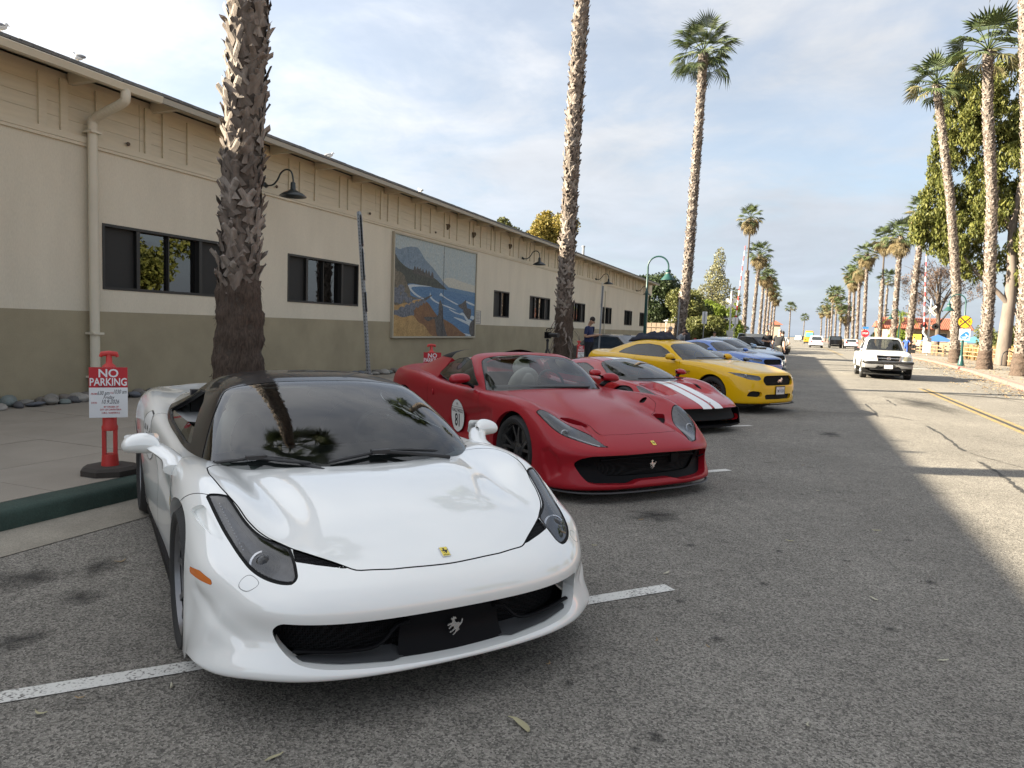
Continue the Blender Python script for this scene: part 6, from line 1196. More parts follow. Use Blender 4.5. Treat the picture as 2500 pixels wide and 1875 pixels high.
def build_red():
    P_RED = mat('paint_satin_red', (.30, .008, .016), .42, spec=.2, coat=.3, coat_rough=.16)
    car = empty('sports_car', (-1.90, 7.2, 0), R(-37.9), 'satin red open-top sports car with number 81 roundel on door', 'car')
    B = loft(body_rows_red(), 12, 12)
    B = dent(B, [(.50, .52), (.62, .545), (.76, .56), (.90, .535), (.90, .49), (.76, .455), (.62, .445), (.50, .44)], TOP, lambda Q: Q[:, 2] > .45, .018, .035)
    B = dent(B, [(.62, .16), (.52, .30), (.50, .45), (.60, .50), (.70, .42), (.74, .25)], SIDE, lambda Q: (Q[:, 1] > .6) & (Q[:, 0] > .3), .016, .05)
    B = dent(B, [(-.45, .30), (-.40, .72), (-.60, .74), (-1.4, .58), (-1.6, .40), (-1.2, .28)], SIDE, lambda Q: Q[:, 1] > .7, .02, .09)
    AR = ((0, .345, .388), (-2.72, .352, .40))
    for u, z, r in AR: _, B = B.split(np.where(np.abs(B.V[:, 1]) > .6, np.hypot(B.V[:, 0]-u, B.V[:, 2]-z)-r, .3))
    hole = [(-.74, -.2), (-.74, .2), (-.80, .46), (-.92, .66), (-1.15, .75), (-2.1, .75), (-2.25, .5), (-2.25, -.2)]
    _, B = B.split(field(B, hole, TOP, lambda Q: Q[:, 2] > .6))
    g = rnd([(-.3, .44), (.038, .44), (.287, .437), (.507, .434), (.691, .425), (.768, .399), (.809, .355), (.782, .30), (.749, .238), (.707, .19), (.637, .176), (.30, .166), (.23, .185), (.18, .193), (-.3, .193)], [0, .05, .05, .05, .04, .03, .03, .03, .03, .03, .04, .03, .03, .03, 0])
    mouth, B = B.split(field(B, g, FRONT, lambda Q: (Q[:, 0] > .6) & (Q[:, 2] < .5)))
    lipf = B.rim(lambda P, N: np.stack([np.full(len(P), -.09), -P[:, 1]*.03, np.where(P[:, 2] > .33, -.01, .0)], 1), lambda m: (m[:, 0] > .6) & (np.abs(poly_sd(np.abs(m[:, 1:]), g)) < .012) & (m[:, 2] < .48))
    archf = B.rim(lambda P, N: np.stack([P[:, 0]*0, -np.sign(P[:, 1])*.05, P[:, 0]*0], 1), lambda m: np.minimum(np.abs(np.hypot(m[:, 0], m[:, 2]-.345)-.388), np.abs(np.hypot(m[:, 0]+2.72, m[:, 2]-.352)-.40)) < .006)
    hl = rnd([(.31, .905), (.424, .897), (.533, .872), (.635, .82), (.711, .743), (.788, .666), (.864, .603), (.903, .503), (.80, .534), (.663, .562), (.56, .60), (.46, .66), (.37, .73), (.31, .80), (.29, .86)], [.01]+[.05]*6+[.006]+[.05]*7)
    lens, B, strip = panel(B, hl, TOP, .010, lambda Q: (Q[:, 2] > .44) & (Q[:, 0] > .05))
    sc = rnd([(.34, .66), (.27, .60), (.30, .53), (.419, .477), (.529, .456), (.522, .50), (.46, .565)], .02)
    scoop, B = B.split(field(B, sc, TOP, lambda Q: Q[:, 2] > .5))
    scf = B.rim(lambda P, N: -N*.05, lambda m: np.abs(poly_sd(np.stack([m[:, 0], np.abs(m[:, 1])], 1), sc)) < .004)
    vt = rnd([(-.058, .654), (-.10, .70), (-.115, .75), (-.08, .785), (-.04, .74), (-.012, .679)], .015)
    vent, B = B.split(field(B, vt, TOP, lambda Q: Q[:, 2] > .6))
    hd = rnd([(.78, -.3), (.779, .015), (.775, .241), (.735, .461), (.64, .462), (.545, .446), (.42, .462), (.29, .52), (.25, .60), (.12, .735), (-.1, .80), (-.35, .82), (-.70, .79), (-1.0, .6), (-1.0, -.3)], .03, 3)
    hood, B, s2 = panel(B, hd, TOP, .004, lambda Q: Q[:, 2] > .5)
    dr = rnd([(-.90, .95), (-.80, .78), (-.74, .5), (-.80, .24), (-.9, .21), (-1.75, .21), (-1.95, .36), (-2.06, .6), (-2.05, .95)], .05)
    door, B, s3 = panel(B, dr, SIDE, .004, lambda Q: Q[:, 1] > .66)
    (B+lipf+archf).obj('body', P_RED, car)
    (strip.off(-.006)+s2.off(-.005)+s3.off(-.005)).obj('panel_gaps', BLK_VOID, car)
    hood.obj('bonnet', P_RED, car)
    for d in leftright(door):
        o = d.obj('door', P_RED, car); sg = 1 if d.V[:, 1].mean() > 0 else -1
        MB().ball((-1.92, sg*.955, .735), (.022, .012, .035), 12, 8).obj('door_handle', P_RED, o, 180)
    for d in leftright(scoop): (d.off(-.05)).obj('lamp_scoop', BLK_VOID, car)
    for d in leftright(scf) if len(scf.F) else []: d.obj('scoop_wall', P_RED, car)
    for d in leftright(vent): d.off(-.03).obj('bonnet_vent', BLK_VOID, car)
    for i, d in enumerate(leftright(lens)):
        sg = -1 if i == 0 else 1
        h = d.off(-.001).obj('headlamp', G_LENS, car); (d.off(-.055)+d.rim(lambda P, N: -N*.055)).obj('lamp_bowl', LAMP_IN, h)
        MB().lathe([(.05, -.02), (.052, .012), (.045, .015), (.04, .0)], 24, caps=False, M4=frame_mat((.60, sg*.77, .575), (0, 1, 0), (-.5, 0, .86), (.86, 0, .5))).obj('projector_ring', LAMP_CH, h, 40)
        MB().ball((.60, sg*.77, .578), .036, 18, 12).obj('projector', glass_mat('projector_glass'), h, 180)
        MB().tube(catmull([(.36, sg*.84, .685), (.55, sg*.80, .60), (.72, sg*.68, .54), (.86, sg*.57, .50)], 6), .010, 7).obj('light_guide', LAMP_CH, h, 60)
    Surf(mouth.V-np.array([.16, 0, 0]), mouth.N, mouth.T, mouth.F).obj('grille_back', BLK_VOID, car)
    ig = rnd([(-.3, .405), (.05, .405), (.5, .402), (.645, .405), (.612, .345), (.569, .284), (.503, .238), (.35, .228), (.0, .224), (-.3, .224)], .03)
    ip, fr = mouth.split(field(mouth, ig, FRONT)); Surf(ip.V-np.array([.10, 0, 0]), ip.N, ip.T, ip.F).obj('grille_mesh', MESHB, car); Surf(fr.V-np.array([.075, 0, 0]), fr.N, fr.T, fr.F).obj('grille_surround', BLK_SAT, car)
    MB().tube(catmull([(.87, -.56, .375), (.905, -.3, .39), (.915, 0, .393), (.905, .3, .39), (.87, .56, .375)], 5), .012, 8).obj('sensor_bar', BLK_SAT, car, 60)
    MB().box((.915, .27, .365), (.03, .09, .085)).obj('radar_box', BLK_SAT, car)
    for s in (-1, 1): MB().tube([(.83, s*.66, .33), (.80, s*.78, .345)], .012, 8, flat=(1, .4)).obj('winglet', BLK_SAT, car)
    emblem('prancing_horse', HORSE, .085, .006, frame_mat((.925, .0, .318), (0, 1, 0), (0, 0, 1), (1, 0, 0)), SILVER, car)
    n = Vector((.55, 0, .83)).normalized(); tu = Vector((-.83, 0, .55)).normalized(); M4 = frame_mat((.926, .0, .5165), (0, 1, 0), tu, n)
    o = MB().prism(rnd([(-.019, -.028), (.019, -.028), (.019, .028), (-.019, .028)], .002, 2), 0, .004, M4).obj('bonnet_badge', YEL_B, car)
    emblem('badge_horse', HORSE, .034, .0006, M4 @ Matrix.Translation((0, 0, .004)), INK, o)
    MB().tube(catmull([(.50, -.97, .10), (.80, -.84, .10), (.94, -.62, .098), (1.0, -.3, .097), (1.005, 0, .097), (1.0, .3, .097), (.94, .62, .098), (.80, .84, .10), (.50, .97, .10)], 5), .02, 6, flat=(1, .4)).obj('splitter', GREY_LIP, car, 60)
    # screen, frame, side glass, buttresses
    C = loft(cabin_rows_red(), 13, 13)
    ws = rnd([(0, -.3), (0, .95), (-.80, .88), (-.90, .778), (-1.015, .739), (-1.188, .684), (-1.296, .637), (-1.314, .552), (-1.361, .331), (-1.38, .117), (-1.378, -.3)], [0, 0, .02, .02, .05, .05, .04, .04, .1, .1, 0])
    screen, C, s5 = panel(C, ws, TOP, .012, lambda Q: Q[:, 2] > .5)
    sw = rnd([(-1.05, .885), (-1.125, .935), (-1.30, 1.065), (-1.44, 1.145), (-1.62, 1.17), (-1.85, 1.14), (-2.04, 1.07), (-2.09, .95), (-1.76, .895), (-1.3, .875)], .03)
    win, C, s6 = panel(C, sw, SIDE, .008, lambda Q: Q[:, 1] > .52)
    front, rear = C.split(-(C.V[:, 0]+1.50)); back, _ = rear.split(rear.V[:, 0]+2.06); butt, _ = back.split(.34-np.abs(back.V[:, 1]))
    (front+front.rim(lambda P, N: -N*.035, lambda m: (m[:, 2] > 1.0) | (m[:, 0] > -1.4))).obj('screen_frame', P_RED, car)
    for d in leftright(butt):
        capb, lowb = d.split(-(d.V[:, 2]-1.135)); o = (lowb+lowb.rim(lambda P, N: -N*.05)).obj('rear_buttress', P_RED, car); capb.off(.004).obj('buttress_cap', BLK_SAT, o)
    (s5.off(-.004)+s6.off(-.004)).obj('window_seals', BLK_PL, car)
    screen.obj('windscreen', G_WS, car)
    fr, _ = screen.split(-(field(screen, rnd([(0, -.3), (0, .95), (-.77, .82), (-.87, .735), (-.99, .70), (-1.16, .645), (-1.25, .60), (-1.275, .5), (-1.32, .3), (-1.345, .1), (-1.345, -.3)], .03), TOP))); fr.off(-.004).obj('screen_frit', BLK_PL, car)
    for d in leftright(win): d.off(-.002).obj('side_window', G_SIDE, car)
    b = MB(); b.bbox(-2.25, -.95, -.72, .72, .2, .27); b.bbox(-2.3, -2.24, -.7, .7, .2, .95); b.bbox(-2.2, -.9, -.76, -.72, .2, .84); b.bbox(-2.2, -.9, .72, .76, .2, .84); b.obj('cockpit_tub', LEATHER_D, car)
    loft([[(-.80, 0, .78), (-.83, .3, .78), (-.9, .55, .775), (-1.0, .70, .77)], [(-.98, 0, .855), (-.99, .3, .855), (-1.03, .55, .85), (-1.1, .70, .83)], [(-1.2, 0, .86), (-1.2, .3, .875), (-1.22, .55, .86), (-1.24, .70, .82)], [(-1.26, 0, .75), (-1.26, .3, .75), (-1.26, .55, .75), (-1.28, .70, .74)], [(-1.22, 0, .5), (-1.22, .3, .5), (-1.22, .55, .5), (-1.24, .7, .5)]], 5, 5).obj('dashboard', LEATHER_D, car)
    for s in (-1, 1): seat(car, -1.72, s*.37, .42, 1.02, LEATHER_C, mat('leather_cream_insert', (.46, .44, .38), .6))
    steering(car, -1.36, .37, .86)
    MB().ball((-1.33, 0, 1.15), (.03, .12, .035), 14, 8).obj('rear_view_mirror', BLK_PL, car, 180)
    MB().tube(catmull([(-.83, -.55, .875), (-.74, -.2, .885), (-.72, .2, .885), (-.76, .5, .88)], 6), .012, 7).obj('wiper', BLK_PL, car, 60)
    for s in (-1, 1): mirror_pod(car, s, (-1.06, 1.035, .965), (.07, 1.15, .062), P_RED, .035, BLK_SAT, (-1.02, s*.88, .872))
    for u, r, w in ((0, .345, .27), (-2.72, .352, .31)):
        for s in (-1, 1): wheel(car, u, s*(.965-w/2), r, w, .268, RIM_B, 'double5', 0)
    for s in (-1, 1):
        V = []
        for k in range(9):
            a = R(-8+36*k/8); V += [(.386*math.cos(a), s*(.978), .345+.386*math.sin(a)), (.400*math.cos(a), s*.9805, .345+.400*math.sin(a))]
        mesh_obj('arch_reflector', V, [(2*i, 2*i+1, 2*i+3, 2*i+2) for i in range(8)], AMBER, car)
    wells(car, AR, .62, .93)
    MB().prism([(.86, -.55), (.86, .55), (.72, .80), (.40, .86), (-3.3, .86), (-3.4, .6), (-3.4, -.6), (-3.3, -.86), (.40, -.86), (.72, -.80)], .14, .18).obj('floor_pan', BLK_VOID, car)
    rally_decal(loft(body_rows_red(), 5, 6), car, -1, -1.31, .525, .165, .19, '81')
    return car
build_red()
# ------------------------------------------------------------------ generic coupe builder for the cars further along the row
def coupe(name_, loc_, rz_, label, body, cabin, paint, arches, hole, cuts, hood, door, ws, win, roof_m=None, wheels=(.34, .26, .26), rim=None, wv=.95, mir=None, seats=(-1.5, .45, 1.02), dash=(-.95, .9), k=9, group=None, rimstyle='double5', hood_mask=.5, dents=()):
    car = empty(name_, (*loc_, 0), rz_, label, 'car', group)
    B = loft(body, k, k)
    for d_ in dents: B = dent(B, *d_)
    for u, z, r in arches: _, B = B.split(np.where(np.abs(B.V[:, 1]) > .6, np.hypot(B.V[:, 0]-u, B.V[:, 2]-z)-r, .3))
    _, B = B.split(field(B, hole, TOP, lambda Q: Q[:, 2] > .6))
    gaps = None
    for nm, poly, plane, mk, off, m, rim_d in cuts:
        p, B = B.split(field(B, poly, plane, mk))
        if len(p.F) == 0: continue
        if rim_d:
            f = B.rim(lambda P, N: (np.stack([np.full(len(P), -rim_d), P[:, 1]*0, P[:, 1]*0], 1) if plane == FRONT else -N*rim_d), lambda q: (np.abs(poly_sd(np.stack([q[:, plane[0]] if plane[0] != 1 else np.abs(q[:, 1]), np.abs(q[:, plane[1]])], 1), poly)) < .006) & mk(np.abs(q)*np.array([np.sign(q[:, 0]), q[:, 0]*0+1, q[:, 0]*0+1]).T))
            if len(f.F):
                for ff in ([f] if np.abs(f.V[:, 1]).min() < .1 else leftright(f)): ff.obj(nm+'_edge', paint, car)
        q = Surf(p.V-np.array([off, 0, 0]), p.N, p.T, p.F) if plane == FRONT else p.off(-off)
        if 'headlamp' in nm:
            for i, d in enumerate(leftright(q)):
                h = d.obj('headlamp', G_LENS, car); (d.off(-.05)+d.rim(lambda P, N: -N*.05)).obj('lamp_bowl', LAMP_IN, h)
                c = d.V.mean(0); MB().ball(tuple(c-d.N.mean(0)*.03), .035, 14, 10).obj('projector', LAMP_CH, h, 180)
                if m is not None: 
                    for t in (-.09, -.04, .01): MB().box(tuple(c+np.array([.02, t*(1 if c[1] > 0 else -1), .0])), (.03, .014, .06), Euler((.5, 0, 0)).to_matrix()).obj('light_bar', m, h)
        elif np.abs(q.V[:, 1]).min() > .02:
            for d in leftright(q): d.obj(nm, m, car)
        else: q.obj(nm, m, car)
    hd, B, s2 = panel(B, hood, TOP, .006, lambda Q: Q[:, 2] > hood_mask)
    dr, B, s3 = panel(B, door, SIDE, .006, lambda Q: Q[:, 1] > .62)
    fl = B.rim(lambda P, N: np.stack([P[:, 0]*0, -np.sign(P[:, 1])*.05, P[:, 0]*0], 1), lambda q: np.min([np.abs(np.hypot(q[:, 0]-u, q[:, 2]-z)-r) for u, z, r in arches], 0) < .006)
    (B+fl).obj('body', paint, car); hd.obj('bonnet', paint, car); (s2.off(-.006)+s3.off(-.006)).obj('panel_gaps', BLK_VOID, car)
    for d in leftright(dr): d.obj('door', paint, car)
    C = loft(cabin, k+1, k+1)
    sc, C, s5 = panel(C, ws, TOP, .014, lambda Q: Q[:, 2] > .5); wn, C, s6 = panel(C, win, SIDE, .012, lambda Q: Q[:, 1] > .45)
    rw, C = C.split(np.where(C.V[:, 2] > .9 if cabin[5][0][2] > 1.2 else C.V[:, 2] > .7, np.maximum(np.abs(C.V[:, 1])-.46, np.maximum(C.V[:, 0]-hole[-1][0]-.42, -(C.V[:, 0]-hole[-1][0]+.55))), .2))
    C.obj('roof', roof_m or paint, car); (s5.off(-.003)+s6.off(-.003)).obj('window_seals', BLK_PL, car); sc.obj('windscreen', G_WS, car)
    if len(rw.F): rw.obj('rear_window', G_SIDE, car)
    for d in leftright(wn):
        o = d.off(-.003).obj('side_window', G_SIDE, car)
    bx = MB(); u1, u0 = hole[0][0], hole[-1][0]; zb = cabin[0][0][2]
    bx.bbox(u0-.1, u1-.15, -.66, .66, .22, .30); bx.bbox(u0-.12, u0-.06, -.62, .62, .22, zb+.02); bx.obj('cockpit_tub', LEATHER_D, car)
    MB().ball((dash[0], 0, dash[1]), (.22, .62, .10), 20, 8).obj('dashboard', LEATHER_D, car, 180)
    for s in (-1, 1): seat(car, seats[0], s*.36, seats[1], seats[2], LEATHER_D)
    steering(car, dash[0]-.28, .36, dash[1]+.02)
    MB().tube(catmull([(u1+.0, -.5, zb+.06), (u1+.06, -.15, zb+.065), (u1+.06, .2, zb+.065), (u1+.02, .5, zb+.06)], 5), .012, 6).obj('wiper', BLK_PL, car, 60)
    if mir:
        for s in (-1, 1): mirror_pod(car, s, mir[0], mir[1], paint, .03, BLK_SAT, (mir[2][0], s*mir[2][1], mir[2][2]))
    r, w, rr_ = wheels
    for u, z, _ in arches:
        for s in (-1, 1): wheel(car, u, s*(wv-w/2), r, w, rr_, rim or RIM_B, rimstyle)
    wells(car, arches, .6, wv-.03)
    MB().prism([(body[0][0][0]-.05, -.5), (body[0][0][0]-.05, .5), (.66, .76), (.4, .82), (-3.3, .82), (-3.3, -.82), (.4, -.82), (.66, -.76)], .18, .22).obj('floor_pan', BLK_VOID, car)
    return car, B, hd
# ---- low red two-seater with white stripes
def gt_rows():
    out = []
    for row in body_rows_white():
        q = []
        for u, v, z in row:
            m = float(np.interp(u, [-1.2, -.5, 0, .38, .9, 1.05], [.93, .90, .84, .74, .58, .5])); zz = z if z < .3 else .3+(z-.3)*m
            q.append((u*1.02 if u > 0 else u*1.02, v*1.015, zz))
        out.append(q)
    return out
def gt_cabin(): return [[(u*1.02-.03, v*float(np.interp(z, [.76, 1.2], [.96, .84])), .695+(z-.755)*.815) for u, v, z in r] for r in cabin_rows_white()]
def build_gt():
    PR = mat('paint_gloss_red', (.36, .006, .012), .3, spec=.1, coat=.8, coat_rough=.02)
    front = lambda Q: Q[:, 0] > .55; top = lambda Q: (Q[:, 2] > .34) & (Q[:, 0] > .0)
    cuts = [('nose_opening', rnd([(-.3, .398), (.4, .394), (.70, .385), (.785, .36), (.76, .19), (.5, .175), (-.3, .17)], [0, .05, .03, .02, .03, .05, 0]), FRONT, lambda Q: (Q[:, 0] > .55) & (Q[:, 2] < .41), .08, BLK_VOID, .06),
            ('headlamp', rnd([(.17, .85), (.30, .885), (.50, .865), (.68, .80), (.81, .685), (.62, .70), (.42, .735), (.25, .78)], [.03, .04, .05, .05, .006, .05, .05, .04]), TOP, top, .001, None, 0)]
    car, B, hd = coupe('sports_car', (-1.954, 12.03), R(-35.5), 'low glossy red sports car with twin white stripes over the bonnet', gt_rows(), gt_cabin(), PR, ((0, .33, .345), (-2.69, .345, .372)),
        [(-.14, -.2), (-.14, .2), (-.22, .42), (-.4, .60), (-.66, .66), (-1.9, .66), (-2.2, .5), (-2.2, -.2)], cuts,
        rnd([(.90, -.3), (.90, .3), (.84, .55), (.6, .66), (.3, .72), (-.05, .74), (-.3, .70), (-.42, .5), (-.42, -.3)], .05), rnd([(-.62, .9), (-.52, .6), (-.5, .22), (-1.4, .2), (-1.62, .5), (-1.75, .9)], .05),
        rnd([(.3, -.3), (.3, .9), (-.46, .80), (-.50, .745), (-.75, .67), (-1.0, .575), (-1.08, .50), (-1.09, .35), (-1.06, -.3)], [0, 0, .02, .02, .05, .05, .05, .05, 0]),
        rnd([(-.88, .76), (-1.15, .885), (-1.42, .945), (-1.68, .93), (-1.9, .84), (-1.3, .765)], .03), wheels=(.33, .25, .252), wv=.955, mir=((-.66, 1.0, .835), (.075, 1.0, .06), (-.60, .86, .72)), seats=(-1.35, .3, .86), dash=(-.58, .70), k=11, dents=(([(-.05, .24), (.34, .25), (.56, .30), (.58, .50), (.42, .64), (.08, .64)], TOP, lambda Q: (Q[:, 2] > .4) & (Q[:, 0] > -.2), .075, .09),))
    W = mat('stripe_white', (.74, .74, .73), .3, coat=1, coat_rough=.03)
    full = loft(gt_rows(), 9, 9); cab = loft(gt_cabin(), 10, 10)
    a, _ = full.split(-(full.V[:, 0]-(-.16-.2*full.V[:, 1]**2))); a, _ = a.split(-(a.V[:, 2]-.385))
    for s in (-1, 1):
        p, _ = a.split(np.abs(a.V[:, 1]*s-.125)-.095); p.off(.0025).obj('bonnet_stripe', W, car)
        c, _ = cab.split(cab.V[:, 0]+1.09); c, _ = c.split(np.abs(c.V[:, 1]*s-.125)-.095); c.off(.002).obj('roof_stripe', W, car)
    MB().prism([(.72, -.80), (.93, -.72), (1.05, -.4), (1.07, 0), (1.05, .4), (.93, .72), (.72, .80), (.6, .80), (.6, -.80)], .10, .125).obj('splitter', BLK_SAT, car)
    for s in (-1, 1): MB().prism([(.65, .11), (.90, .11), (.86, .37), (.70, .38)], 0, .02, frame_mat((0, s*.79, 0), (1, 0, 0), (0, 0, 1), (0, -s, 0))).obj('splitter_end_plate', BLK_SAT, car)
    MB().lathe([(.035, 0), (.033, .006), (.0001, .008)], 16, frame_mat((.93, .0, .442), (.4, 0, 1), (0, 1, 0), (.93, 0, .4))).obj('nose_badge', CHROME, car)
build_gt()
# ---- muscle coupe
def pony_rows():
    return [
    [(.80, 0, .19), (.795, .25, .19), (.78, .45, .19), (.74, .62, .19), (.68, .75, .19), (.60, .84, .19), (.52, .89, .19), (.47, .91, .19), (.43, .92, .19), (.40, .92, .19)],
    [(.915, 0, .20), (.91, .25, .20), (.89, .45, .20), (.845, .63, .20), (.77, .77, .20), (.66, .87, .20), (.56, .925, .20), (.50, .945, .20), (.45, .95, .20), (.42, .95, .20)],
    [(.94, 0, .28), (.935, .25, .28), (.915, .45, .28), (.865, .64, .28), (.785, .785, .28), (.67, .88, .28), (.565, .935, .27), (.50, .955, .25), (.45, .96, .23), (.42, .96, .21)],
    [(.95, 0, .42), (.945, .25, .42), (.925, .45, .42), (.87, .64, .42), (.785, .79, .42), (.67, .885, .42), (.56, .94, .41), (.49, .96, .36), (.44, .965, .29), (.40, .965, .22)],
    [(.955, 0, .53), (.95, .25, .53), (.93, .45, .53), (.87, .64, .53), (.77, .79, .54), (.64, .89, .55), (.53, .945, .53), (.46, .965, .46), (.41, .97, .35), (.38, .968, .22)],
    [(.945, 0, .66), (.94, .25, .66), (.915, .45, .66), (.85, .635, .665), (.735, .78, .675), (.59, .885, .68), (.48, .945, .65), (.41, .968, .55), (.37, .972, .40), (.34, .97, .22)],
    [(.905, 0, .765), (.90, .25, .765), (.875, .45, .765), (.80, .62, .765), (.68, .765, .77), (.52, .875, .775), (.41, .94, .735), (.34, .97, .62), (.31, .975, .44), (.28, .97, .22)],
    [(.83, 0, .815), (.825, .25, .815), (.80, .44, .812), (.73, .60, .80), (.60, .74, .81), (.43, .86, .82), (.30, .935, .775), (.24, .972, .66), (.21, .978, .46), (.19, .97, .22)],
    [(.52, 0, .872), (.515, .25, .872), (.50, .43, .872), (.46, .585, .852), (.38, .72, .87), (.26, .845, .88), (.15, .935, .82), (.1, .975, .68), (.08, .98, .46), (.07, .97, .22)],
    [(.1, 0, .925), (.1, .25, .925), (.09, .43, .925), (.06, .59, .905), (.01, .73, .92), (-.06, .85, .925), (-.12, .94, .86), (-.15, .975, .70), (-.16, .975, .46), (-.17, .965, .22)],
    [(-.35, 0, .968), (-.35, .26, .968), (-.355, .45, .965), (-.365, .61, .95), (-.385, .745, .95), (-.41, .855, .945), (-.43, .93, .87), (-.44, .955, .70), (-.44, .945, .46), (-.44, .95, .22)],
    [(-.75, 0, .985), (-.75, .27, .985), (-.76, .47, .98), (-.775, .64, .97), (-.80, .77, .965), (-.82, .865, .955), (-.83, .925, .87), (-.83, .94, .70), (-.83, .93, .46), (-.83, .945, .22)],
    [(-1.4, 0, .97), (-1.4, .28, .97), (-1.4, .48, .97), (-1.4, .66, .965), (-1.4, .785, .965), (-1.4, .87, .96), (-1.4, .92, .87), (-1.4, .93, .70), (-1.4, .92, .46), (-1.4, .945, .22)],
    [(-2.0, 0, .98), (-2.0, .28, .98), (-2.0, .48, .98), (-2.0, .66, .98), (-2.0, .79, .985), (-2.0, .88, .98), (-2.0, .935, .88), (-2.0, .94, .70), (-2.0, .93, .46), (-2.0, .945, .22)],
    [(-2.55, 0, 1.0), (-2.55, .28, 1.0), (-2.55, .48, 1.0), (-2.55, .66, 1.0), (-2.55, .79, 1.01), (-2.55, .89, 1.0), (-2.55, .955, .89), (-2.55, .97, .70), (-2.55, .96, .46), (-2.55, .95, .22)],
    [(-3.0, 0, 1.04), (-3.0, .28, 1.04), (-3.0, .48, 1.04), (-3.0, .64, 1.04), (-3.0, .77, 1.03), (-3.0, .87, 1.0), (-3.0, .945, .89), (-3.0, .96, .70), (-3.0, .95, .46), (-3.0, .94, .24)],
    [(-3.45, 0, 1.06), (-3.45, .28, 1.06), (-3.44, .48, 1.055), (-3.43, .62, 1.05), (-3.41, .74, 1.03), (-3.38, .84, .98), (-3.36, .91, .87), (-3.35, .93, .68), (-3.34, .92, .46), (-3.33, .90, .28)],
    [(-3.76, 0, 1.05), (-3.76, .28, 1.05), (-3.75, .46, 1.045), (-3.73, .60, 1.03), (-3.7, .70, 1.0), (-3.66, .79, .94), (-3.62, .85, .83), (-3.6, .87, .66), (-3.58, .86, .46), (-3.56, .84, .3)],
    [(-3.84, 0, .7), (-3.84, .28, .7), (-3.83, .46, .7), (-3.81, .58, .69), (-3.78, .67, .67), (-3.74, .74, .63), (-3.70, .79, .57), (-3.67, .81, .5), (-3.64, .8, .4), (-3.62, .79, .32)],
    [(-3.74, 0, .32), (-3.74, .28, .32), (-3.73, .46, .32), (-3.72, .56, .32), (-3.70, .64, .32), (-3.67, .69, .32), (-3.64, .73, .32), (-3.61, .75, .32), (-3.58, .76, .32), (-3.56, .76, .32)],
    ]
def pony_cabin():
    return [
    [(-.64, 0, .955), (-.665, .28, .955), (-.73, .52, .95), (-.82, .68, .945), (-.90, .775, .94), (-.98, .84, .94)],
    [(-.82, 0, 1.045), (-.845, .28, 1.04), (-.90, .51, 1.03), (-.98, .665, 1.015), (-1.05, .755, .995), (-1.12, .84, .955)],
    [(-1.06, 0, 1.155), (-1.08, .27, 1.15), (-1.13, .49, 1.14), (-1.205, .635, 1.115), (-1.27, .725, 1.07), (-1.32, .845, .965)],
    [(-1.34, 0, 1.27), (-1.355, .27, 1.265), (-1.39, .47, 1.25), (-1.45, .605, 1.215), (-1.50, .695, 1.14), (-1.54, .85, .97)],
    [(-1.55, 0, 1.33), (-1.56, .27, 1.325), (-1.59, .46, 1.31), (-1.63, .585, 1.27), (-1.67, .68, 1.17), (-1.70, .85, .975)],
    [(-1.95, 0, 1.372), (-1.95, .27, 1.367), (-1.96, .455, 1.35), (-1.97, .575, 1.30), (-1.98, .67, 1.19), (-2.0, .85, .98)],
    [(-2.4, 0, 1.345), (-2.4, .27, 1.34), (-2.4, .45, 1.32), (-2.4, .57, 1.27), (-2.4, .665, 1.17), (-2.4, .85, .985)],
    [(-2.8, 0, 1.255), (-2.8, .27, 1.25), (-2.8, .445, 1.235), (-2.8, .565, 1.19), (-2.8, .66, 1.12), (-2.8, .83, .99)],
    [(-3.15, 0, 1.14), (-3.15, .26, 1.135), (-3.15, .43, 1.125), (-3.15, .55, 1.10), (-3.15, .64, 1.06), (-3.15, .79, 1.0)],
    [(-3.5, 0, 1.03), (-3.5, .25, 1.03), (-3.5, .41, 1.025), (-3.5, .52, 1.02), (-3.5, .6, 1.01), (-3.5, .72, .99)],
    ]
PONY_CAR = {}
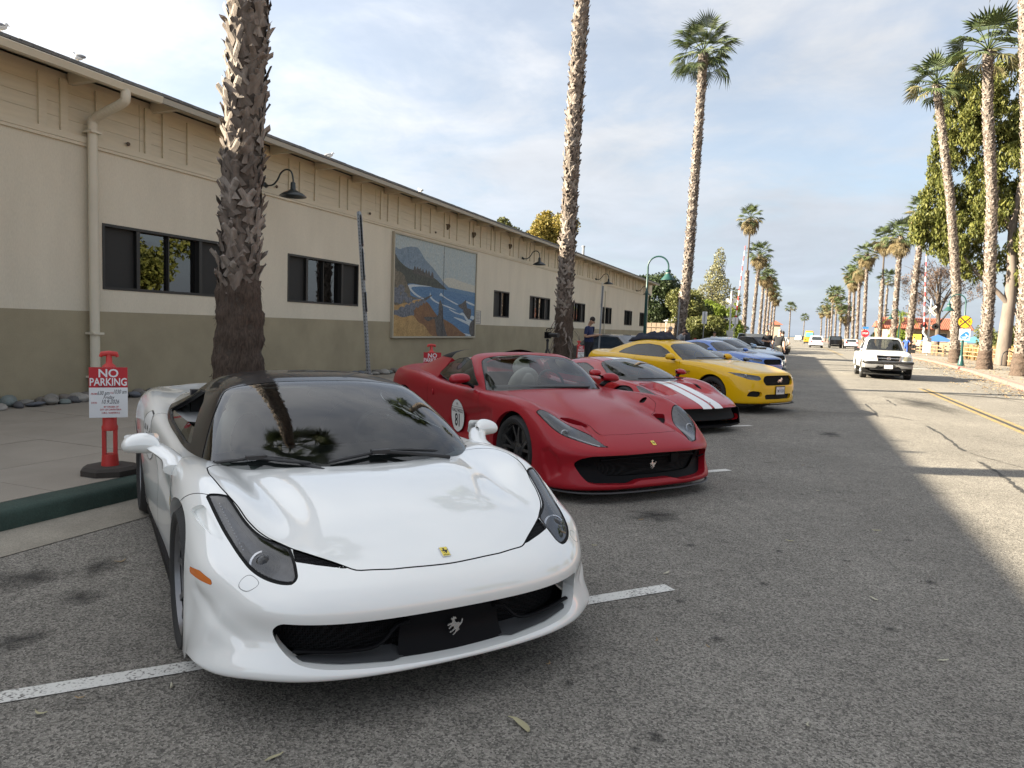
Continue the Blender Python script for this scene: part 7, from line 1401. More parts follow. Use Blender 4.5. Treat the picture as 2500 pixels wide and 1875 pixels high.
def build_pony(loc_, rz_, label, paint, group=None):
    fm = lambda Q: Q[:, 0] > .5
    cuts = [('grille', rnd([(-.3, .755), (.40, .752), (.475, .735), (.525, .66), (.475, .575), (.42, .56), (-.3, .555)], [0, .03, .03, .03, .03, .03, 0]), FRONT, fm, .045, MESHB, .045),
            ('lower_grille', rnd([(-.3, .385), (.42, .385), (.47, .37), (.44, .285), (-.3, .28)], [0, .03, .03, .03, 0]), FRONT, fm, .05, BLK_VOID, .05),
            ('fog_recess', rnd([(.56, .44), (.74, .455), (.80, .43), (.83, .345), (.60, .335), (.53, .37)], .03), FRONT, fm, .05, BLK_VOID, .05),
            ('headlamp', rnd([(.555, .675), (.575, .742), (.72, .765), (.86, .79), (.925, .797), (.90, .74), (.78, .675), (.64, .655)], .02), FRONT, lambda Q: (Q[:, 0] > .3), .0, CHROME, 0)]
    car, B, hd = coupe('sports_car', loc_, rz_, label, pony_rows(), pony_cabin(), paint, ((0, .345, .385), (-2.72, .35, .39)),
        [(-.72, -.2), (-.72, .2), (-.80, .46), (-.94, .64), (-1.1, .70), (-2.8, .70), (-3.0, .55), (-3.0, -.2)], cuts,
        rnd([(.835, -.3), (.835, .25), (.80, .48), (.70, .60), (.45, .68), (.1, .72), (-.4, .73), (-.75, .70), (-.95, .5), (-.95, -.3)], .05), rnd([(-.92, 1.1), (-.84, .9), (-.80, .5), (-.84, .25), (-2.0, .25), (-2.1, .6), (-2.1, 1.1)], .05),
        rnd([(.3, -.3), (.3, .95), (-.84, .82), (-.93, .705), (-1.08, .665), (-1.25, .605), (-1.40, .54), (-1.43, .45), (-1.42, .3), (-1.40, -.3)], [0, 0, .02, .03, .05, .05, .05, .04, .1, 0]),
        rnd([(-1.12, 1.0), (-1.38, 1.145), (-1.62, 1.235), (-1.95, 1.265), (-2.3, 1.235), (-2.62, 1.12), (-2.72, 1.04), (-2.2, 1.015), (-1.5, 1.0)], .03), wheels=(.345, .25, .245), wv=.945, mir=((-1.02, 1.03, 1.03), (.075, 1.1, .075), (-1.0, .90, .975)), seats=(-1.75, .5, 1.12), dash=(-1.0, .95), rimstyle='ten', hood_mask=.7)
    emblem('grille_pony', PONY, .17, .012, frame_mat((.935, 0, .66), (0, 1, 0), (0, 0, 1), (1, 0, 0)), SILVER, car)
    licence(car, .962, 0, .455, '7MTV538')
    MB().tube(catmull([(.45, -.955, .19), (.68, -.88, .185), (.86, -.66, .182), (.93, -.3, .18), (.945, 0, .18), (.93, .3, .18), (.86, .66, .182), (.68, .88, .185), (.45, .955, .19)], 5), .028, 6, flat=(1, .35)).obj('splitter', BLK_SAT, car, 60)
    for s in (-1, 1):
        MB().tube(catmull([(.87, s*.57, .452), (.83, s*.68, .465), (.77, s*.80, .452)], 4), .012, 6, flat=(.6, 1)).obj('fog_lamp_strip', CHROME, car, 60)
    V, F = text_mesh('2.3T', .085, 0, bold=True, width=1.2); S5 = loft(pony_rows(), 4, 5)
    mesh_obj('wing_lettering', drape([(-.62+x, .72+y) for x, y, z in V], S5, SIDE, -1, .003), F, INK, car)
    V, F = text_mesh('2.3T', .085, 0, bold=True, width=1.2); mesh_obj('wing_lettering', drape([(-.62-x, .72+y) for x, y, z in V], S5, SIDE, 1, .003), F, INK, car)
    return car
def repaint(root, names, m, skip=()):
    for ch in list(root.children):
        if ch.name.split('.')[0] in skip:
            for g_ in list(ch.children): bpy.data.objects.remove(g_)
            bpy.data.objects.remove(ch); continue
        for o in [ch]+list(ch.children):
            if o.type == 'MESH' and o.material_slots and o.material_slots[0].material and o.material_slots[0].material.name in names:
                o.material_slots[0].link = 'OBJECT'; o.material_slots[0].material = m
P_YEL = mat('paint_yellow', (.70, .41, .004), .3, spec=.15, coat=.6, coat_rough=.03)
pony = build_pony((-1.064, 15.74), R(-29.8), 'bright yellow muscle coupe with running horse grille and black jacket on roof', P_YEL)
pa = [c for c in pony.children if c.name.startswith('licence_plate')]
def pony_copy(loc_, rz_, label, m):
    c = copy_tree(pony); c.location = (*loc_, 0); c.rotation_euler = (0, 0, rz_); c['label'] = label; repaint(c, ('paint_yellow',), m, ('licence_plate', 'wing_lettering', 'grille_pony')); return c
for o in list(bpy.data.objects):
    pass
P_BLUE = mat('paint_royal_blue', (.035, .13, .44), .3, coat=1, coat_rough=.03); P_LBLUE = mat('paint_light_blue', (.14, .30, .52), .3, coat=1, coat_rough=.03); P_SBLUE = mat('paint_steel_blue', (.11, .17, .25), .3, metal=.4, coat=1, coat_rough=.03); P_GREY = mat('paint_dark_grey', (.10, .105, .11), .3, metal=.5, coat=1, coat_rough=.03)
# ------------------------------------------------------------------ further cars of the row (copies of the two coupe shapes, own paint)
gt_root = next(o for o in bpy.data.objects if o.type == 'EMPTY' and o.get('label', '').startswith('low glossy red'))
def gt_copy(loc_, rz_, label, m):
    c = copy_tree(gt_root); c.location = (*loc_, 0); c.rotation_euler = (0, 0, rz_); c['label'] = label
    repaint(c, ('paint_gloss_red',), m, ('bonnet_stripe', 'roof_stripe')); return c
gt_copy((-1.3, 20.7), R(-33), 'low dark grey sports car half hidden behind the yellow coupe', P_GREY)
c = pony_copy((-1.45, 27.0), R(-33), 'royal blue coupe parked just past the grey car', P_BLUE); c.scale = (1, 1, .95)
pony_copy((-1.4, 31.2), R(-33), 'steel blue coupe parked between the royal blue and light blue cars', P_SBLUE)
pony_copy((-1.55, 35.2), R(-33), 'light blue coupe with the two men standing at its nose', P_LBLUE)
pony_copy((-1.9, 39.4), R(-33), 'silver blue coupe last in the diagonal row', mat('paint_silver_blue', (.25, .32, .40), .3, metal=.5, coat=1))
# ------------------------------------------------------------------ white pickup driving towards the camera
def truck_rows():
    r = []
    def row(u, z, hoodw=.66, edge=.80, side=.865, zc=None, du=0, sill=.42, ud=(0,)*10):
        r.append([(u, 0, z), (u, .25, z), (u-.005, .45, z), (u-.02-du*.2, .6, z-.004), (u-.04-du*.5, .70, z-.012), (u-.08-du, .79, z-.03), (u-.12-du*1.3, .85, z-.12 if z > .7 else z-.03), (u-.14-du*1.4, .872, max(sill+.12, z*.72)), (u-.15-du*1.4, .875, sill+.08), (u-.15-du*1.4, .868, sill)])
    row(.78, .47, sill=.44); row(.84, .50, du=.05, sill=.44); row(.86, .62, du=.06, sill=.45); row(.86, .80, du=.07); row(.845, .93, du=.09); row(.78, 1.0, du=.14); row(.55, 1.04, du=.12); row(.2, 1.065, du=.05); row(-.25, 1.085); row(-.62, 1.10); row(-1.1, 1.08); row(-1.9, 1.08); row(-2.5, 1.08); row(-3.2, 1.08); row(-3.75, 1.08); row(-3.85, .9); row(-3.85, .5)
    return r
def truck_cabin():
    return [[(-.60, 0, 1.06), (-.61, .3, 1.06), (-.64, .52, 1.055), (-.68, .68, 1.05), (-.76, .77, 1.045), (-.82, .83, 1.04)],
            [(-.78, 0, 1.20), (-.79, .3, 1.20), (-.82, .51, 1.195), (-.87, .66, 1.19), (-.95, .74, 1.17), (-1.0, .84, 1.05)],
            [(-1.0, 0, 1.38), (-1.01, .3, 1.38), (-1.04, .49, 1.375), (-1.08, .63, 1.365), (-1.15, .705, 1.32), (-1.18, .845, 1.055)],
            [(-1.18, 0, 1.53), (-1.19, .29, 1.53), (-1.21, .47, 1.525), (-1.24, .60, 1.51), (-1.3, .675, 1.44), (-1.32, .85, 1.06)],
            [(-1.36, 0, 1.60), (-1.36, .29, 1.60), (-1.37, .46, 1.595), (-1.39, .58, 1.575), (-1.42, .66, 1.48), (-1.45, .85, 1.06)],
            [(-1.75, 0, 1.625), (-1.75, .29, 1.625), (-1.75, .46, 1.62), (-1.75, .575, 1.595), (-1.75, .655, 1.49), (-1.75, .85, 1.06)],
            [(-2.1, 0, 1.61), (-2.1, .29, 1.61), (-2.1, .46, 1.605), (-2.1, .57, 1.58), (-2.1, .65, 1.48), (-2.1, .85, 1.06)],
            [(-2.25, 0, 1.52), (-2.25, .29, 1.52), (-2.25, .46, 1.515), (-2.25, .57, 1.49), (-2.25, .66, 1.42), (-2.22, .84, 1.06)],
            [(-2.31, 0, 1.25), (-2.31, .29, 1.25), (-2.31, .46, 1.25), (-2.31, .6, 1.24), (-2.31, .70, 1.22), (-2.28, .83, 1.06)],
            [(-2.33, 0, 1.04), (-2.33, .29, 1.04), (-2.33, .46, 1.04), (-2.33, .62, 1.04), (-2.33, .74, 1.04), (-2.3, .82, 1.04)]]
P_TRK = mat('paint_truck_white', (.80, .80, .77), .35, coat=.6, coat_rough=.1); TRIM_G = mat('bumper_grey', (.18, .18, .18), .5); LENS_Y = mat('aged_lamp_lens', (.40, .37, .25), .2, coat=.8)
fm = lambda Q: Q[:, 0] > .4
TK, _B, _h = coupe('pickup_truck', (3.35, 31.8), R(-90), 'white pickup truck with chrome grille driving along the sunlit road', truck_rows(), truck_cabin(), P_TRK, ((0, .36, .42), (-2.75, .36, .42)),
    [(-.66, -.2), (-.66, .2), (-.72, .5), (-.9, .68), (-2.1, .70), (-2.25, .6), (-2.25, -.2)],
    [('grille_opening', rnd([(-.3, .93), (.42, .92), (.36, .72), (.30, .70), (-.3, .70)], [0, .03, .03, .02, 0]), FRONT, fm, .03, BLK_VOID, .03), ('turn_lamp', rnd([(.50, .90), (.64, .895), (.80, .87), (.80, .76), (.66, .74), (.50, .74)], .02), FRONT, fm, -.003, LENS_Y, 0)],
    rnd([(.80, -.3), (.80, .5), (.70, .66), (.3, .71), (-.3, .72), (-.6, .70), (-.8, .5), (-.8, -.3)], .05), rnd([(-.75, 1.2), (-.62, .9), (-.6, .5), (-1.85, .5), (-1.95, .6), (-1.95, 1.2)], .05),
    rnd([(.3, -.3), (.3, .95), (-.68, .80), (-.74, .685), (-.90, .645), (-1.08, .605), (-1.21, .555), (-1.24, .5), (-1.235, .3), (-1.225, -.3)], [0, 0, .02, .03, .03, .03, .04, .04, .1, 0]),
    rnd([(-.98, 1.13), (-1.2, 1.33), (-1.38, 1.47), (-1.55, 1.50), (-1.92, 1.49), (-1.95, 1.13)], .04), wheels=(.36, .24, .2), rim=RIM_S, wv=.90, mir=None, seats=(-1.55, .6, 1.30), dash=(-.95, 1.06), rimstyle='five')
MB().bbox(-3.7, -2.36, -.72, .72, .62, .66).obj('bed_floor', BLK_VOID, TK)
b = MB(); b.tube(catmull([(.70, -.86, .66), (.90, -.78, .66), (.965, -.4, .66), (.975, 0, .66), (.965, .4, .66), (.90, .78, .66), (.70, .86, .66)], 6), .055, 8, flat=(.7, 1)); b.obj('bumper_strip', BLK_PL, TK, 60)
b = MB(); V = []; F = []
prof = [(.86, .60), (.955, .60), (.96, .50), (.93, .44), (.84, .43)]
cs = [(-.86, -.22), (-.80, -.09), (-.45, -.01), (-.36, -.0), (.36, .0), (.45, -.01), (.80, -.09), (.86, -.22)]
for v, du in cs: V += [(u+du, v, z+(.07 if abs(v) < .4 and z < .52 else 0)) for u, z in prof]
k = len(prof); b.add(V, [(i*k+j, i*k+j+1, (i+1)*k+j+1, (i+1)*k+j) for i in range(len(cs)-1) for j in range(k-1)]); b.obj('bumper', TRIM_G, TK, 40)
MB().bbox(.74, .86, -.62, .62, .36, .46).obj('air_dam', BLK_PL, TK)
licence(TK, .972, 0, .50, '8L37743')
for z in (.925, .815, .705): MB().tube(catmull([(.872, -.42+abs(z-.925)*.25, z), (.885, 0, z), (.872, .42-abs(z-.925)*.25, z)], 5), .016 if z != .815 else .012, 6).obj('grille_bar', CHROME, TK, 60)
for s in (-1, 1): MB().tube([(.868, s*.43, .93), (.868, s*.36, .70)], .018, 6).obj('grille_side', CHROME, TK, 60); MB().ball((.86, s*.34, .53), (.03, .07, .06), 12, 8).obj('fog_lamp', BLK_PL, TK, 180)
o = MB(); o.tube([(.895, .065*math.cos(t), .815+.05*math.sin(t)) for t in np.linspace(0, 2*math.pi, 22)], .011, 6, caps=False); o.tube([(.896, -.055, .80), (.897, -.02, .805), (.897, 0, .835), (.897, .02, .805), (.896, .055, .80)], .008, 5); o.obj('grille_emblem', CHROME, TK, 60)
for s in (-1, 1):
    m_ = MB().box((-.82, s*1.0, 1.10), (.09, .20, .14)).tube([(-.80, s*.90, 1.08), (-.78, s*.80, 1.06)], .02, 6).obj('door_mirror', BLK_PL, TK, 30)
p_ = MB().ball((-1.5, .36, 1.32), (.09, .08, .12), 10, 8).ball((-1.55, .36, 1.08), (.12, .2, .2), 10, 8).obj('driver_seat_back', LEATHER_D, TK, 180)
# ------------------------------------------------------------------ distant traffic and parked cars
def box_car(label, loc_, rz_, paint, kind, name='distant_car', top_m=None):
    P = {'suv': ([(2.3, .35), (2.35, .75), (2.1, .98), (1.2, 1.08), (.5, 1.62), (-1.9, 1.66), (-2.3, 1.1), (-2.35, .4)], [(1.05, 1.1), (.48, 1.55), (-1.8, 1.58), (-2.15, 1.1)]),
         'sedan': ([(2.25, .35), (2.3, .65), (1.9, .82), (1.0, .92), (.3, 1.38), (-1.0, 1.40), (-1.7, .98), (-2.25, .95), (-2.3, .4)], [(.9, .95), (.25, 1.32), (-.95, 1.34), (-1.55, .97)]),
         'pickup': ([(2.5, .45), (2.55, .9), (2.3, 1.08), (1.2, 1.15), (.7, 1.72), (-.6, 1.74), (-.8, 1.15), (-2.5, 1.15), (-2.5, .5)], [(1.1, 1.18), (.66, 1.66), (-.55, 1.67), (-.7, 1.18)]),
         'bus': ([(2.6, .45), (2.65, 1.3), (2.5, 2.6), (2.2, 2.75), (-2.4, 2.75), (-2.6, 2.6), (-2.6, .45)], [(2.56, 1.45), (2.45, 2.45), (-2.45, 2.45), (-2.5, 1.45)])}[kind]
    e = empty(name, (*loc_, 0), rz_, label, 'car'); hw = .9 if kind != 'bus' else 1.05; n = len(P[0]); b = MB()
    secs = [(-hw, .93), (-hw*.97, .985), (-hw*.8, 1.0), (hw*.8, 1.0), (hw*.97, .985), (hw, .93)]; V = []; cz = .75
    for v, s in secs: V += [(u*s, v*(1-.16*max(0, (z-1.0))), cz+(z-cz)*s) for u, z in P[0]]
    F = [(i*n+j, i*n+(j+1) % n, (i+1)*n+(j+1) % n, (i+1)*n+j) for i in range(5) for j in range(n)]+[tuple(range(n-1, -1, -1)), tuple(5*n+j for j in range(n))]
    b.add(V, F); b.obj('body', paint, e, 30)
    gm = top_m or mat('car_glass_dark', (.02, .025, .03), .08, spec=.8); w = P[1]
    for s in (-1, 1):
        V = [(u*.92, s*(hw*(1-.16*max(0, z-1.0))+.006), z*.985) for u, z in w]; mesh_obj('side_window', V, [tuple(range(len(w)))], gm, e)
    fr_, rr_ = {'suv': (.07, .13), 'sedan': (.08, .12), 'pickup': (.07, .09), 'bus': (.10, .10)}[kind]
    for (a, c), du in (((w[0], w[1]), fr_), ((w[3], w[2]), -rr_)):
        mesh_obj('windscreen' if du > 0 else 'rear_window', [(a[0]+du*1.6, -.74*hw, a[1]), (a[0]+du*1.6, .74*hw, a[1]), (c[0]+du*1.6, .66*hw, c[1]-.02), (c[0]+du*1.6, -.66*hw, c[1]-.02)], [(0, 1, 2, 3)], gm, e)
    for u in (1.4, -1.35):
        for s in (-1, 1): wheel(e, u, s*(hw-.13), .34, .22, .2, RIM_S, 'five')
    for s in (-1, 1):
        MB().box((-2.3 if kind != 'bus' else -2.6, s*hw*.78, .9), (.1, .16, .2)).obj('tail_lamp', mat('tail_red', (.35, .02, .02), .3), e); MB().box((2.28 if kind != 'bus' else 2.62, s*hw*.74, .72), (.1, .24, .14)).obj('headlamp', LENS_Y, e)
    MB().bbox(-2.2, 2.2, -hw*.85, hw*.85, .2, .42).obj('underbody', BLK_VOID, e); return e
box_car('small white estate car seen from behind, driving away down the street', (2.7, 112), R(90), mat('far_white', (.75, .75, .74), .4), 'suv'); box_car('black pickup parked beside the distant white car', (5.5, 118), R(90), P_BLACK, 'pickup'); box_car('pale silver saloon parked at the kerb before the distant palms', (7.5, 117), R(90), mat('far_silver', (.55, .57, .56), .35, metal=.3), 'sedan')
box_car('orange and teal bus far down the street', (2.6, 168), R(90), mat('far_orange', (.55, .24, .02), .5), 'bus', 'distant_bus', mat('teal_glass', (.12, .42, .36), .3)); box_car('tiny dark car at the far end of the street', (2.0, 300), R(90), mat('far_dark', (.03, .03, .035), .4), 'suv'); box_car('tiny white car beyond the orange bus', (.6, 235), R(-90), MATS['far_white'], 'suv')
box_car('dark grey sport utility vehicle facing us behind the men', (-3.4, 66), R(-70), P_GREY, 'suv', 'parked_car'); box_car('white van parked beyond the dark utility vehicle', (-4.4, 88), R(-80), MATS['far_white'], 'suv', 'parked_car'); box_car('black car parked behind the man in black shirt', (-2.6, 56), R(-40), P_BLACK, 'sedan', 'parked_car')
box_car('dark silver car showing over the tail of the striped red car', (-5.0, 23.2), R(-33), P_GREY, 'sedan', 'parked_car')
# ================================================================== street furniture
RED_PL = mat('delineator_red', (.50, .035, .03), .5, var=.12, vscale=8); RUB = mat('rubber_base', (.045, .038, .032), .9, var=.2, vscale=6); SIGN_R = mat('sign_red', (.42, .012, .02), .45); SIGN_W = mat('sign_white', (.68, .69, .70), .5); HAND = mat('marker_ink', (.02, .02, .03), .5)
def delineator(x, y, rz_, label, sign=True, h=1.0):
    e = empty('delineator_post', (x, y, .143), rz_, label, 'post', 'no parking posts along the kerb')
    n = 8; o8 = [(.235*math.cos(2*math.pi*k/n+.39), .235*math.sin(2*math.pi*k/n+.39)) for k in range(n)]; b = MB(); b.prism(o8, 0, .045); b.add([(x_, y_, .045) for x_, y_ in o8]+[(x_*.84, y_*.84, .07) for x_, y_ in o8], [(k, (k+1) % n, n+(k+1) % n, n+k) for k in range(n)]+[tuple(range(n, 2*n))]); b.obj('base', RUB, e)
    # tube with an oval through-slot: two side walls and bridges
    b = MB(); prof = [(.072, .05), (.066, .12), (.062, .17)]; b.lathe(prof, 18)
    for s in (-1, 1): b.box((0, s*.043, .275), (.085, .030, .212))
    b.lathe([(.062, .38), (.065, .41), (.056, .43), (.052, .86), (.056, .87), (.05, .9)], 18); b.lathe([(.05, .9), (.062, .91), (.05, .945), (.026, .965), (.022, 1.045)], 16)
    b.tube([(0, -.065, 1.02), (0, -.055, 1.045), (0, 0, 1.05), (0, .055, 1.045), (0, .065, 1.02)], [.014, .022, .024, .022, .014], 10); b.obj('post', RED_PL, e, 50)
    if sign:
        z0, z1, w = .50, .935, .146; M4 = frame_mat((.078, 0, 0), (0, 1, 0), (0, 0, 1), (1, 0, 0)); zs = .80; K = .73
        s = MB().prism([(-w, z0), (w, z0), (w, z1), (-w, z1)], 0, .003, M4).obj('sign_board', SIGN_W, e); MB().prism([(-w, zs-.04), (w, zs-.04), (w, z1), (-w, z1)], .003, .0036, M4).obj('red_panel', SIGN_R, s)
        def put(t, x_, z, size, m, bold=True, wd=1., shear=0): V, F = text_mesh(t, size, 0, bold=bold, width=wd, shear=shear); MB().add([(a+x_, c+z, .0042) for a, c, d in V], F, M4).obj('sign_lettering', m, s)
        for t, x_, z, size, m, bd, wd, sh in (('NO', 0, .880, .098, SIGN_W, 1, 1.0, 0), ('PARKING', 0, .805, .092, SIGN_W, 1, .74, 0), ('RALLY 4 KIDS', 0, .771, .03, HAND, 0, .9, .3), ('FROM:', -.108, .705, .02, SIGN_R, 1, .8, 0), ('630 am', -.04, .712, .05, HAND, 0, .62, .3), ('TO', .025, .712, .018, SIGN_R, 1, 1, 0), ('1030 am', .085, .722, .05, HAND, 0, .6, .3), ('Friday', 0, .675, .045, HAND, 0, .75, .3),
            ('DATE:', -.108, .628, .02, SIGN_R, 1, .8, 0), ('10.9.2026', .01, .636, .05, HAND, 0, .7, .3), ('BY ORDER OF', .02, .592, .02, SIGN_R, 1, .9, 0), ('CITY OF CARPINTERIA', .015, .568, .02, SIGN_R, 1, .8, 0), ('C.M.C. 10.28.030 A-J', .015, .54, .02, SIGN_R, 1, .8, 0)): put(t, x_, z, size, m, bool(bd), wd, sh)
    return e
delineator(-5.53, 4.52, R(-44), 'red no parking post on rubber base by green kerb beside white car'); delineator(-5.55, 10.5, R(-50), 'red no parking post behind the red car below the mural', h=1); delineator(-5.6, 19.3, R(-20), 'red no parking post next to the man in navy shirt', True); delineator(-5.7, 29.2, R(-60), 'red no parking post in front of far warehouse wall', False); delineator(-5.6, 44, R(-60), 'small red post beyond the people by the third palm', False)
GALV = mat('galvanised_post', (.26, .28, .30), .45, metal=.7, var=.1, vscale=5); SIGN_B = mat('sign_back', (.36, .38, .40), .4, metal=.6)
def perf_post(label, p0, p1, plates, holes=True):
    e = empty('sign_post', p0, 0, label, 'sign post'); d = Vector(p1)-Vector(p0); L_ = d.length; q = d.to_track_quat('Z', 'X').to_matrix().to_4x4(); o = MB().box((0, 0, L_/2), (.045, .045, L_)).obj('post', GALV, e); o.matrix_basis = q
    if holes:
        b = MB()
        for k in range(int(L_/.05)): b.box((.0232, 0, .03+.05*k), (.001, .014, .014)); b.box((0, -.0232, .03+.05*k), (.014, .001, .014))
        h_ = b.obj('punched_holes', BLK_VOID, e); h_.matrix_basis = q; tag(h_, kind='stuff')
    for (z, w, h, ang, m) in plates:
        s = MB().prism(rnd([(-w/2, -h/2), (w/2, -h/2), (w/2, h/2), (-w/2, h/2)], .03), -.0015, .0015, frame_mat((0, 0, 0), (math.cos(ang), math.sin(ang), 0), (0, 0, 1), (math.sin(ang), -math.cos(ang), 0))).obj('sign_plate', m, e)
        s.matrix_basis = q @ Matrix.Translation((.035*math.sin(ang), -.035*math.cos(ang), z)); 
        for dz in (-h*.36, h*.36): MB().ball((0, 0, dz), (.012, .012, .012), 8, 6).obj('bolt', GALV, s)
    return e
perf_post('leaning perforated steel post with sign plates seen edge-on by the wall', (-5.85, 9.2, .14), (-6.13, 9.2, 3.16), [(2.75, .30, .46, R(125), SIGN_B), (2.25, .30, .46, R(122), SIGN_B), (1.7, .2, .3, R(125), SIGN_B)])
perf_post('grey steel signpost seen edge-on beyond the man in navy shirt', (-5.62, 21.5, .14), (-5.55, 21.5, 2.86), [(2.45, .3, .76, R(100), SIGN_B)], False); perf_post('grey signpost with turned plate by the block fence', (-5.5, 36, .14), (-5.4, 36, 3.0), [(2.5, .3, 1.0, R(95), SIGN_B)], False)
perf_post('thin post with tall white plate before the dark trees', (-5.4, 46, .14), (-5.35, 46, 2.85), [(2.35, .3, .75, R(0), SIGN_W)], False); perf_post('thin post with small white plate by the left crossing gate', (-5.2, 68, .14), (-5.2, 68, 3.0), [(2.6, .5, .6, R(0), SIGN_W)], False)
# gooseneck street lamps
GRN = mat('lamp_green', (.012, .058, .052), .4, spec=.5, var=.15, vscale=4); LAMP_GL = mat('lamp_globe', (.5, .5, .47), .3)
def street_lamp(x, y, rz_, h, label):
    e = empty('street_lamp', (x, y, .135), rz_, label, 'street lamp', 'green gooseneck street lamps')
    MB().lathe([(.20, 0), (.21, .05), (.16, .12), (.14, .3), (.115, .36), (.11, .55), (.075, .62)], 18).obj('base', GRN, e, 40); MB().lathe([(.072, .5), (.062, h*.72), (.075, h*.725), (.075, h*.74), (.045, h*.76), (.038, h)], 14).obj('pole', GRN, e, 40)
    MB().tube([(0, 0, h-.02)]+[(.42-.42*math.cos(t), 0, h+.42*math.sin(t)) for t in np.linspace(0, math.pi, 15)]+[(.84, 0, h-.12)], .034, 9).obj('arm', GRN, e, 60)
    MB().lathe([(.04, -.1), (.10, -.13), (.11, -.22), (.09, -.25), (.10, -.29), (.13, -.34), (.29, -.52), (.30, -.545), (.27, -.53), (.05, -.36)], 22, Matrix.Translation((.84, 0, h))).obj('shade', GRN, e, 40); MB().lathe([(.085, -.28), (.095, -.25), (.085, -.22)], 16, Matrix.Translation((.84, 0, h))).obj('glass_collar', LAMP_GL, e, 40); return e
street_lamp(-5.85, 29.84, R(0), 4.05, 'green gooseneck street lamp at the far end of the warehouse'); lampR = street_lamp(9.1, 49.0, R(180), 3.75, 'green gooseneck street lamp carrying railroad and tsunami signs'); street_lamp(9.6, 82, R(180), 4.0, 'small green gooseneck lamp in front of the tiled roof')
# railroad advance sign and tsunami sign on the right lamp
YSIGN = mat('sign_amber', (.68, .36, .015), .45); BLUE_S = mat('sign_blue', (.02, .16, .48), .45)
M4 = frame_mat((9.1, 48.86, 0), (1, 0, 0), (0, 0, 1), (0, -1, 0))
def sign_thing(name, label, cat='sign', loc_=(0, 0, 0)): return empty(name, loc_, 0, label, cat)
s = sign_thing('railroad_sign', 'round amber railroad crossing sign reading R X R', loc_=(9.12, 48.86, 2.72)); M4 = frame_mat((0, 0, 0), (1, 0, 0), (0, 0, 1), (0, -1, 0)); cir = lambda r, n=36: [(r*math.cos(t), r*math.sin(t)) for t in np.linspace(0, 2*math.pi, n, endpoint=False)]
MB().prism(cir(.365), -.004, 0, M4).obj('rim', INK, s); MB().prism(cir(.35), 0, .003, M4).obj('disc', YSIGN, s)
for a in (45, -45): MB().prism([(-.345, -.035), (.345, -.035), (.345, .035), (-.345, .035)], .003 if a > 0 else .0036, .0045 if a > 0 else .005, M4 @ Matrix.Rotation(R(a), 4, 'Z')).obj('cross_bar', INK, s)
for x_ in (-.215, .215): V, F = text_mesh('R', .21, 0, bold=True); MB().add([(a+x_, c, .0055) for a, c, d in V], F, M4).obj('lettering', INK, s)
s = sign_thing('tsunami_sign', 'white and blue tsunami zone sign with wave below railroad sign', loc_=(9.14, 48.86, 1.98)); MB().prism(rnd([(-.28, -.33), (.28, -.33), (.28, .33), (-.28, .33)], .03), -.004, 0, M4).obj('plate', SIGN_W, s)
V, F = text_mesh('ENTERING', .085, 0, bold=True, width=.9); MB().add([(a, c+.25, .002) for a, c, d in V], F, M4).obj('lettering', BLUE_S, s)
MB().prism(spl([(-.23, -.06), (-.12, .02), (-.03, .12), (.08, .17), (.19, .12), (.235, .02), (.22, -.08), (.12, -.02), (.06, .04), (.02, .0), (.1, -.08), (-.1, -.1)]), 0, .002, M4).obj('wave', BLUE_S, s); MB().prism([(-.24, -.10), (.24, -.10)]+[(.24*math.cos(t), -.10+.19*math.sin(t)) for t in np.linspace(0, -math.pi, 14)], 0, .0025, M4).obj('zone_band', BLUE_S, s)
for t, z in (('HAZARD', -.15), ('ZONE', -.22)): V, F = text_mesh(t, .07, 0, bold=True); MB().add([(a, c+z, .004) for a, c, d in V], F, M4).obj('lettering', SIGN_W, s)
# stop sign with street name
s = sign_thing('stop_sign', 'red octagonal stop sign with blue street plate far on the right', loc_=(9.6, 120, 0)); MB().tube([(0, 0, 0), (0, 0, 3.3)], .04, 6).obj('post', GALV, s); MB().prism([(.55*math.cos(R(22.5+45*k)), .55*math.sin(R(22.5+45*k))) for k in range(8)], 0, .01, frame_mat((0, -.06, 2.3), (1, 0, 0), (0, 0, 1), (0, -1, 0))).obj('octagon', SIGN_R, s); V, F = text_mesh('STOP', .36, 0, bold=True, width=.9); MB().add(V, F, frame_mat((0, -.075, 2.3), (1, 0, 0), (0, 0, 1), (0, -1, 0))).obj('lettering', SIGN_W, s); MB().box((0, -.05, 3.15), (.8, .02, .28)).obj('street_plate', BLUE_S, s)
